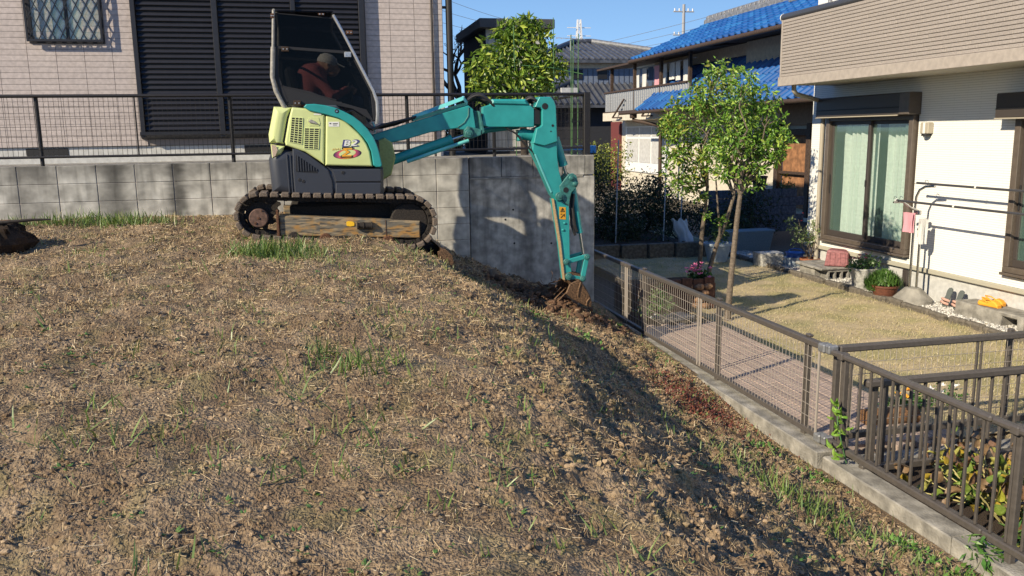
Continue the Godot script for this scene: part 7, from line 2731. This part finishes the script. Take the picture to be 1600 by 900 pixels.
	t = thing("rose_bush", "leafy potted bush in a terracotta pot by the downpipe", "potted plant", Vector3(8.0, 0.0, -12.62))
	pot(t, Vector3.ZERO, 0.11, 0.155, 0.22, M.terracotta)
	b = MB.new()
	for i in 6:
		var l := limb(Vector3(0, 0.18, 0), Vector3(rng.randf_range(-0.28, 0.2), rng.randf_range(0.6, 0.95), rng.randf_range(-0.2, 0.25)), 0.010, 0.004, 400 + i, 0.2)
		b.tube(l[0], l[1], 5)
	put(b, "stems", M.bark, t)
	plant_in(t, [[0.0, 0.55, 0.0, 0.15], [0.08, 0.68, 0.08, 0.14], [-0.10, 0.62, -0.05, 0.13], [0.10, 0.5, -0.1, 0.12], [-0.32, 0.72, 0.0, 0.11], [-0.30, 0.52, 0.05, 0.09], [-0.38, 0.88, -0.05, 0.08], [0.05, 0.8, 0.0, 0.1]], 720, 0.045, [Color(0.16, 0.24, 0.07), Color(0.24, 0.31, 0.12), Color(0.10, 0.17, 0.05), Color(0.34, 0.38, 0.20)])
	flowers(t, "white_blossom", [Vector3(-0.28, 0.66, 0.08), Vector3(0.05, 0.6, 0.14), Vector3(0.12, 0.72, 0.1), Vector3(-0.05, 0.5, 0.12)], 0.028, Color(0.8, 0.8, 0.75))
	flowers(t, "red_bud", [Vector3(-0.18, 0.98, 0.02), Vector3(-0.22, 0.86, 0.05)], 0.016, Color(0.45, 0.04, 0.03))
	t = thing("far_slab", "thin stone slab on a block, farther end of the low step", "step", Vector3(7.85, 0.0, -12.22))
	put(null_box(Vector3(-0.26, 0.175, -0.17), Vector3(0.20, 0.225, 0.17), 0.012), "slab", M.concrete, t)
	put(null_box(Vector3(-0.22, 0.0, -0.10), Vector3(-0.06, 0.174, 0.12), 0.01), "block", M.concrete_pale, t)
	t = thing("hollow_block_step", "grey hollow concrete blocks under a slab, holes facing the camera", "step", Vector3(7.72, 0.0, -11.75))
	b = MB.new()
	hollow_block(b, Vector3(0.0, 0.0, -0.1), Vector3(0.38, 0.17, 0.2))
	put(b, "hollow_block", M.concrete, t)
	put(null_box(Vector3(-0.10, 0.0, -0.38), Vector3(0.30, 0.165, -0.13), 0.012), "solid_block", M.concrete_pale, t)
	put(null_box(Vector3(-0.14, 0.172, -0.42), Vector3(0.42, 0.215, 0.12), 0.012), "slab", M.concrete, t)
	t = thing("pink_tub", "dull pink ribbed plastic tub lying tipped on the block step", "tub", Vector3(7.96, 0.216, -11.80))
	t.rotation.y = -0.3
	b = MB.new()
	b.prism([V2(-0.17, 0.0), V2(-0.14, 0.24), V2(-0.10, 0.265), V2(0.13, 0.25), V2(0.18, 0.22), V2(0.19, 0.02), V2(0.16, 0.0)], -0.14, 0.14, 0.03, 3, Transform3D(Basis(Vector3.UP, -0.4), Vector3.ZERO))
	var to := put(b, "tub_body", M.pink_tub, t)
	for i in 4:
		b = MB.new()
		b.obox(Transform3D(Basis(Vector3.UP, -0.4), Basis(Vector3.UP, -0.4) * Vector3(-0.09 + i * 0.075, 0.12, 0.143)), Vector3(0.014, 0.20, 0.008), 0.003)
		put(b, "tub_rib", M.pink_tub, to)
	t = thing("white_planter", "square off-white planter with pink flowers before the dark window", "potted plant", Vector3(7.72, 0.0, -10.78))
	b = MB.new()
	b.lathe([Vector2(0, 0), Vector2(0.145, 0), Vector2(0.205, 0.32), Vector2(0.215, 0.325), Vector2(0.215, 0.345), Vector2(0.19, 0.345), Vector2(0.185, 0.31), Vector2(0, 0.30)], Transform3D(Basis(Vector3.UP, 0.5), Vector3.ZERO), 4)
	put(b, "planter", M.white_pot, t)
	plant_in(t, [[0.0, 0.40, 0.0, 0.13], [0.10, 0.42, 0.06, 0.11], [-0.12, 0.40, -0.06, 0.10], [0.02, 0.48, 0.1, 0.08]], 300, 0.055, [Color(0.07, 0.15, 0.04), Color(0.11, 0.20, 0.06), Color(0.18, 0.25, 0.12)], 0.7)
	flowers(t, "pink_flower", [Vector3(-0.12, 0.50, 0.05), Vector3(-0.08, 0.53, 0.0), Vector3(-0.03, 0.50, 0.08), Vector3(-0.15, 0.48, -0.02), Vector3(0.02, 0.54, 0.02)], 0.032, Color(0.62, 0.14, 0.20))
	t = thing("thyme_pot", "fine-leaved green mound spilling over a red-brown pot by the drying stand", "potted plant", Vector3(7.70, 0.0, -10.28))
	pot(t, Vector3(-0.05, 0, 0.1), 0.13, 0.17, 0.2, M.brown_pot)
	var w := []
	var tt := []
	for i in 2600:
		var a := rng.randf() * TAU
		var q := pow(rng.randf(), 0.5)
		var p := Vector3(cos(a) * q * 0.24, 0.30 - 0.16 * q * q + rng.randf_range(-0.05, 0.05), sin(a) * q * 0.30)
		if p.z > 0.12 and p.y < 0.2:
			continue
		w.append(Transform3D(Basis.from_euler(Vector3(rng.randf_range(-0.8, 0.9), a + PI, rng.randfn() * 0.4)) * Basis.from_scale(Vector3(0.25, 0.09, 0.09)), p))
		tt.append(Color(0.05, 0.12, 0.025).lerp(Color(0.12, 0.22, 0.05), rng.randf()))
	scatter("foliage", blade_mesh(0.4, 0.03), w, tt, M.leaf, t)
	# at the back: edging stones, planters, poles, a wrapped thing
	t = thing("stone_edging_wall", "low wall of pale stone slabs edging the shaded bed", "low wall", Vector3(6.0, 0, -15.0))
	for i in 6:
		put(null_box(Vector3(-1.55 + i * 0.52, -0.05, -0.11 + 0.06 * i), Vector3(-1.05 + i * 0.52, 0.27 + rng.randf_range(-0.01, 0.01), 0.02 + 0.06 * i), 0.012), "edging_slab", M.edging, t)
	var bed := MB.new()
	bed.box(Vector3(4.2, 0.0, -18.9), Vector3(7.0, 0.21, -15.12))
	struct(bed, "raised_bed", M.earth_dark)
	t = thing("grey_trough", "long grey-green plastic trough in the shade by the gravel", "trough", Vector3(8.2, 0, -15.2))
	b = MB.new()
	b.prism([V2(-0.42, 0), V2(-0.50, 0.36), V2(-0.53, 0.37), V2(-0.53, 0.41), V2(0.53, 0.41), V2(0.53, 0.37), V2(0.50, 0.36), V2(0.42, 0)], -0.2, 0.2, 0.02, 2)
	put(b, "trough_body", M.grey_planter, t)
	t = thing("grey_pot", "round grey pot in the shade between the bare tree stems", "pot", Vector3(7.05, 0, -14.1))
	pot(t, Vector3.ZERO, 0.17, 0.24, 0.34, M.pale_blue)
	plant_in(t, [[0, 0.5, 0, 0.2], [0.1, 0.6, 0, 0.15]], 260, 0.07, [Color(0.05, 0.10, 0.03), Color(0.08, 0.14, 0.04)])
	t = thing("white_sheet", "white plastic sheet draped over a heap below the dark bushes", "sheet", Vector3(6.88, 0.2, -15.35))
	b = MB.new()
	var sk := func(u: float, v: float) -> Vector3:
		var a := (u - 0.5) * 2.6
		return Vector3(sin(a) * 0.16 + v * 0.16 - 0.08 + 0.02 * sin(v * 9 + u * 7), 0.46 * (1.0 - v * 0.95) + 0.03 * sin(u * 13 + v * 4), cos(a) * (0.10 + v * 0.12) + 0.015 * sin(u * 21))
	b.grid(16, 14, sk, Vector3(0, 0.4, 1))
	put(b, "sheet", M.sheet_cloth, t)
	for q in [[5.62, -15.6, 2.2, "leftmost thin pale pole, before the tall bush"], [6.62, -15.6, 2.3, "middle thin pale pole, left of the white sheet"], [7.02, -15.7, 2.1, "rightmost thin pale pole, above the white sheet"]]:
		b = MB.new()
		b.tube([Vector3.ZERO, Vector3(0.05, q[2], 0)], 0.012, 6)
		var o := put(b, "thin_pole", M.pale_blue)
		o.position = Vector3(q[0], 0.0, q[1])
		tag(o, q[3], "pole", "thin poles in the shaded bed")
	t = thing("blue_grey_wall", "blue-grey block wall in the shade under the sunlit timber panels", "wall", Vector3(9.9, 0, -17.9))
	for r in 5:
		for i in 6:
			put(null_box(Vector3(-1.4 + i * 0.4 + 0.004 + (0.2 if r % 2 else 0.0), r * 0.2 + 0.004, -0.05), Vector3(-1.0 + i * 0.4 - 0.004 + (0.2 if r % 2 else 0.0), r * 0.2 + 0.196, 0.05), 0.006), "wall_block", M.wall_shade, t)
	t = thing("dark_pot_on_wall", "dark square pot standing on the blue-grey wall", "pot", Vector3(9.95, 1.0, -17.9))
	pot(t, Vector3.ZERO, 0.13, 0.17, 0.3, M.black)
	t = thing("yellow_flowers", "small clump of yellow flowers on the blue-grey wall", "flowers", Vector3(10.6, 1.0, -17.9))
	plant_in(t, [[0, 0.08, 0, 0.14], [0.15, 0.08, 0, 0.1]], 120, 0.06, [Color(0.10, 0.16, 0.04)])
	flowers(t, "yellow_flower", [Vector3(-0.1, 0.2, 0.05), Vector3(0.0, 0.25, 0.05), Vector3(0.1, 0.22, 0.05), Vector3(0.05, 0.3, 0.0), Vector3(-0.06, 0.3, 0.0)], 0.05, Color(0.85, 0.50, 0.02))
	# beside the brick path
	t = thing("timber_planter", "dark red timber planter box at the far end of the brick path", "planter", Vector3(4.55, 0, -10.6))
	for i in 7:
		put(null_box(Vector3(-0.55 + i * 0.16, -0.1, 0.28), Vector3(-0.40 + i * 0.16, 0.40 + rng.randf_range(-0.03, 0.03), 0.33), 0.008), "board", M.wood_edge, t)
	put(null_box(Vector3(-0.56, -0.1, -0.5), Vector3(0.56, 0.30, 0.275), 0.01), "planter_soil", M.earth_dark, t)
	put(null_box(Vector3(0.54, -0.1, -0.5), Vector3(0.60, 0.34, 0.28), 0.008), "end_board", M.wood_edge, t)
	t = thing("path_plant", "green plant with small white flowers beside the mesh fence's first post", "plant", Vector3(3.98, 0, -9.75))
	plant_in(t, [[0, 0.20, 0, 0.16], [0.14, 0.26, 0.05, 0.15], [0.25, 0.18, -0.05, 0.13], [-0.12, 0.14, 0.05, 0.1], [0.1, 0.38, 0, 0.1]], 520, 0.05, [Color(0.08, 0.17, 0.04), Color(0.13, 0.24, 0.07), Color(0.20, 0.26, 0.10)])
	flowers(t, "white_flower", [Vector3(-0.15, 0.24, 0.14), Vector3(-0.12, 0.12, 0.15), Vector3(-0.05, 0.08, 0.16), Vector3(0.0, 0.12, 0.17)], 0.03, Color(0.82, 0.82, 0.78))
	t = thing("grey_doormat_stone", "pale grey stepping stone before the timber planter", "stone", Vector3(4.35, -0.02, -9.9))
	b = MB.new()
	b.obox(Transform3D(Basis(Vector3.UP, 0.25), Vector3(0, 0.02, 0)), Vector3(0.5, 0.05, 0.3), 0.01)
	put(b, "stone", M.concrete, t)
	t = thing("stacked_stone_planter", "round planter of stacked tan stones holding pink flowers by the single tree", "planter", Vector3(4.92, 0, -10.45))
	for r in 4:
		for i in 9:
			var a := TAU * (i + 0.5 * (r % 2)) / 9
			b = MB.new()
			b.ball(Vector3(cos(a) * 0.19, 0.05 + r * 0.085, sin(a) * 0.19), Vector3(0.075, 0.046, 0.06), 8, 6, 0.08, r * 10 + i)
			put(b, "stone", M.brick_tan, t)
	put(null_box(Vector3(-0.13, 0.0, -0.13), Vector3(0.13, 0.30, 0.13), 0.02), "planter_soil", M.earth_dark, t)
	plant_in(t, [[0.02, 0.42, 0, 0.12], [0.12, 0.40, 0.05, 0.09]], 200, 0.06, [Color(0.05, 0.12, 0.03), Color(0.09, 0.18, 0.05)], 0.8)
	var sp := []
	for i in 26:
		sp.append(Vector3(-0.02 + rng.randfn() * 0.075, 0.52 + rng.randfn() * 0.035, rng.randfn() * 0.07 + 0.03))
	flowers(t, "pink_flower", sp, 0.036, Color(0.80, 0.24, 0.42))
	# bed by the bar fence: yellowing leaves, pansies and a bright creeper
	t = thing("yellowing_plant", "big-leaved plant dying back yellow and brown behind the bar fence", "plant", Vector3(4.25, -0.06, -3.95))
	w = []
	tt = []
	var stems := MB.new()
	var big := [broad_leaf(0.8, 0.35, 0.0), broad_leaf(0.65, 0.7, 2.0), broad_leaf(0.9, -0.25, 4.0)]
	for i in 400:
		var p := Vector3(rng.randfn() * 0.24 - 0.12, 0.02 + 0.34 * pow(rng.randf(), 1.1), rng.randfn() * 0.50)
		if p.x < -0.58 or p.z < -0.9:
			continue
		var s := rng.randf_range(0.045, 0.11)
		var lf := put(big[rng.randi() % 3], "leaf", M["plant_leaf%d" % (rng.randi() % 7)], t)
		lf.transform = Transform3D(Basis.from_euler(Vector3(rng.randf_range(-1.3, 0.8), rng.randf() * TAU, rng.randfn() * 0.6)).scaled(Vector3(s, s, s)), p)
		if i % 4 == 0:
			var l := limb(Vector3(p.x * 0.5, 0.0, p.z * 0.7), p, 0.006, 0.004, 700 + i, 0.04)
			stems.tube(l[0], l[1], 5)
	put(stems, "stems", M.stem_yellow, t)
	t = thing("green_undergrowth", "dark green leafy undergrowth at the foot of the yellowing plant", "plant", Vector3(4.5, -0.06, -3.3))
	var cents := []
	for i in 24:
		cents.append([rng.randfn() * 0.26 - 0.25, 0.06, rng.randfn() * 0.6, 0.12])
	plant_in(t, cents, 2200, 0.07, [Color(0.05, 0.13, 0.025), Color(0.08, 0.19, 0.04), Color(0.12, 0.22, 0.05)], 0.3, 1.0)
	t = thing("creeper", "bright green young creeper climbing the first bars of the bar fence", "plant", Vector3(3.52, 0.03, -5.02))
	b = MB.new()
	b.tube([Vector3(0.02, 0, 0.02), Vector3(-0.03, 0.14, 0.03), Vector3(-0.04, 0.28, -0.02), Vector3(-0.03, 0.42, -0.06)], 0.005, 5)
	put(b, "stem", M.stake, t)
	for q in [[-0.02, 0.42, -0.08], [-0.06, 0.40, 0.02], [-0.03, 0.36, -0.02], [-0.07, 0.34, 0.07], [-0.05, 0.32, -0.07], [-0.06, 0.28, 0.02], [-0.03, 0.25, 0.06], [-0.06, 0.22, -0.04], [-0.05, 0.14, 0.02], [-0.06, 0.10, 0.08], [-0.05, 0.11, -0.05], [-0.06, 0.06, 0.04], [-0.05, 0.38, 0.09], [-0.06, 0.44, -0.01], [-0.04, 0.30, 0.10]]:
		for k in 2:
			var cl := put(big[1], "leaf", M["creeper_leaf%d" % k], t)
			cl.transform = Transform3D(Basis.from_euler(Vector3(rng.randf_range(0.6, 2.2), rng.randf_range(-2.6, 0.2), rng.randfn() * 0.5)).scaled(Vector3.ONE * rng.randf_range(0.035, 0.065)), Vector3(q[0], q[1], q[2]))
	for q in [[Vector3(4.75, 0, -6.0), Color(0.85, 0.38, 0.03), "orange pansies just beyond the cross fences"], [Vector3(5.12, 0, -6.05), Color(0.85, 0.85, 0.82), "white pansies by the far post of the cross mesh fence"]]:
		t = thing("pansies", q[2], "flowers", q[0], "pansies beyond the cross fences")
		plant_in(t, [[0, 0.06, 0, 0.11], [0.15, 0.06, 0.03, 0.10], [-0.14, 0.05, 0.02, 0.09]], 240, 0.045, [Color(0.05, 0.13, 0.03), Color(0.09, 0.19, 0.05)], 0.5)
		flowers(t, "flower", [Vector3(-0.1, 0.15, 0.06), Vector3(0.02, 0.17, 0.04), Vector3(0.12, 0.15, 0.06), Vector3(0.2, 0.14, 0.0), Vector3(-0.04, 0.13, 0.1)], 0.036, q[1])
	t = thing("bed_log", "short pale log end lying before the pansies", "log", Vector3(4.45, 0.05, -5.75))
	b = MB.new()
	b.tube([Vector3(-0.25, 0, 0), Vector3(0.2, 0.01, 0.05)], [0.075, 0.07], 12)
	put(b, "log", M.log_end, t)
	# on the mound: the stump at the left edge
	t = thing("tree_stump", "dark rotten tree stump lying at the mound's left edge", "stump", Vector3(-2.72, 1.42, -7.95))
	b = MB.new()
	b.lathe([Vector2(0.0, -0.02), Vector2(0.22, -0.04), Vector2(0.27, 0.03), Vector2(0.30, 0.09), Vector2(0.28, 0.14), Vector2(0.25, 0.18), Vector2(0.22, 0.215), Vector2(0.17, 0.25), Vector2(0.08, 0.255), Vector2(0.0, 0.255)], Transform3D(Basis(Vector3(0, 0, 1), -0.05), Vector3.ZERO), 48)
	for i in b.v.size():
		var k := 1.0 + 0.16 * nc.get_noise_3d(b.v[i].x * 26.0, b.v[i].y * 8.0, b.v[i].z * 26.0) + 0.30 * nb.get_noise_3d(b.v[i].x * 9.0, b.v[i].y * 9.0, b.v[i].z * 9.0 + 5.0)
		b.v[i] = Vector3(b.v[i].x * k, b.v[i].y * (1.0 + 0.3 * (k - 1.0)), b.v[i].z * k)
	put(b, "stump_body", M.stump, t)
	b = MB.new()
	for i in 14:
		b.ball(Vector3(-0.05 + rng.randfn() * 0.07, 0.255, rng.randfn() * 0.07), Vector3(0.06, 0.014, 0.05), 7, 4, 0.2, i)
	put(b, "rotten_top", M.log_end, t)
	b = MB.new()
	b.tube([Vector3(-0.1, 0.24, 0.14), Vector3(0.12, 0.26, 0.12), Vector3(0.35, 0.27, 0.06), Vector3(0.48, 0.265, 0.02)], [0.018, 0.016, 0.012, 0.007], 7)
	put(b, "broken_branch", M.bark_dark, t)
	# roots pulled out by the bucket
	t = thing("torn_roots", "pale torn roots sticking out of the fresh earth beside the bucket", "roots", Vector3(2.38, 0.68, -8.78))
	for i in 16:
		b = MB.new()
		var a := Vector3(rng.randfn() * 0.16, rng.randf_range(-0.12, 0.02), rng.randfn() * 0.06)
		var e := a + Vector3(rng.randfn() * 0.12, rng.randf_range(0.02, 0.16), rng.randfn() * 0.08)
		var l := limb(a, e, rng.randf_range(0.004, 0.010), 0.002, 900 + i, 0.5)
		b.tube(l[0], l[1], 5)
		put(b, "root", M.log_end, t)
	b = MB.new()
	b.disc(Vector3(-0.48, 0.10, -0.60), Vector3(0.3, 0.2, 1), 0.05, 0.08, 14, 0.012)
	b.tube([Vector3(-0.55, -0.1, -0.55), Vector3(-0.48, 0.10, -0.64)], [0.06, 0.045], 8)
	put(b, "root_stub", M.bark, t)


# ---------------------------------------------------------------- all together
func _ready() -> void:
	rng.seed = 4711
	for q in [[na, 1], [nb, 2], [nc, 3], [nd, 4]]:
		q[0].seed = q[1]
		q[0].noise_type = FastNoiseLite.TYPE_SIMPLEX_SMOOTH
		q[0].frequency = 1.0 if q[1] < 3 else 1.0
		q[0].fractal_octaves = 2
	var cam := Camera3D.new()
	cam.name = "camera"
	cam.fov = 37.59
	cam.near = 0.05
	cam.far = 1500.0
	var fwd := Basis.from_euler(Vector3(deg_to_rad(-10.395), deg_to_rad(-12.764), 0.0), EULER_ORDER_YXZ)
	cam.transform = Transform3D(fwd * Basis(Vector3(0, 0, 1), deg_to_rad(-0.803)), Vector3(0, EYE, 0))
	add_child(cam)
	cam.current = true
	var env := Environment.new()
	env.background_mode = Environment.BG_SKY
	var sky := ProceduralSkyMaterial.new()
	sky.sky_top_color = lin(0.045, 0.14, 0.40)
	sky.sky_horizon_color = lin(0.38, 0.66, 0.98)
	sky.sky_curve = 0.13
	sky.ground_bottom_color = lin(0.12, 0.10, 0.08)
	sky.ground_horizon_color = lin(0.30, 0.32, 0.34)
	sky.sun_angle_max = 3.0
	env.sky = Sky.new()
	env.sky.sky_material = sky
	env.tonemap_mode = Environment.TONE_MAPPER_LINEAR
	env.tonemap_exposure = 1.3
	env.sdfgi_enabled = true
	env.ssao_enabled = true
	env.ssil_enabled = true
	var we := WorldEnvironment.new()
	we.name = "world_environment"
	we.environment = env
	add_child(we)
	var sun := DirectionalLight3D.new()
	sun.name = "sun"
	sun.light_energy = 1.6
	sun.light_color = Color(1.0, 0.94, 0.83)
	sun.light_angular_distance = 0.5
	sun.shadow_enabled = true
	add_child(sun)
	sun.look_at_from_position(Vector3.ZERO, SUN_DIR, Vector3.UP)

	materials()
	more_materials()
	build_grounds()
	build_mound()
	build_retaining_wall()
	build_left_house()
	build_white_house()
	build_blue_house()
	build_grey_house()
	build_shed()
	build_wall_fence()
	build_curb()
	build_fences()
	build_excavator()
	build_operator()
	build_garden_trees()
	build_citrus()
	build_beyond()
	build_garden_things()
	ground_litter()


func more_materials() -> void:
	mat("rust_pink", lin(0.72, 0.55, 0.42), 0.6, "worn", 12.0)
	mat("sigma", lin(0.80, 0.38, 0.03), 0.5)
	mat("navy", lin(0.06, 0.06, 0.20), 0.5)
	mat("lime_dark", lin(0.34, 0.40, 0.13), 0.55, "faint", 3.0)
	mat("rust_plate", lin(0.09, 0.05, 0.028), 0.8, "rusty", 8.0)
	mat("bare_teal", lin(0.50, 0.36, 0.20), 0.6, "worn", 4.0)
	for k in 7:
		var q: Color = [Color(0.42, 0.42, 0.05), Color(0.52, 0.37, 0.04), Color(0.30, 0.19, 0.10), Color(0.38, 0.25, 0.14), Color(0.24, 0.34, 0.05), Color(0.44, 0.42, 0.10), Color(0.27, 0.15, 0.08)][k]
		mat("plant_leaf%d" % k, q.linear_to_srgb(), 0.55, "worn", 12.0)
		M["plant_leaf%d" % k].backlight_enabled = true
		M["plant_leaf%d" % k].backlight = Color(0.5, 0.5, 0.5)
	for k in 2:
		mat("creeper_leaf%d" % k, [lin(0.15, 0.30, 0.03), lin(0.24, 0.38, 0.06)][k], 0.45)
		M["creeper_leaf%d" % k].backlight_enabled = true
		M["creeper_leaf%d" % k].backlight = Color(0.5, 0.6, 0.3)
	mat("eave_tan", lin(0.36, 0.25, 0.17), 0.8, "faint", 0.8)
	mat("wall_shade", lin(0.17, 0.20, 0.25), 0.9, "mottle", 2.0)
	mat("stem_yellow", lin(0.45, 0.40, 0.16), 0.7)
	var g := Gradient.new()
	g.set_color(0, Color(0.18, 0.12, 0.38))
	g.set_color(1, Color(0.12, 0.08, 0.30))
	g.add_point(0.25, Color(0.85, 0.36, 0.42))
	g.add_point(0.5, Color(0.92, 0.66, 0.14))
	g.add_point(0.75, Color(0.85, 0.36, 0.42))
	var t := GradientTexture2D.new()
	t.gradient = g
	t.width = 256
	t.height = 4
	var m := StandardMaterial3D.new()
	m.albedo_texture = t
	m.roughness = 0.5
	M["decal"] = m
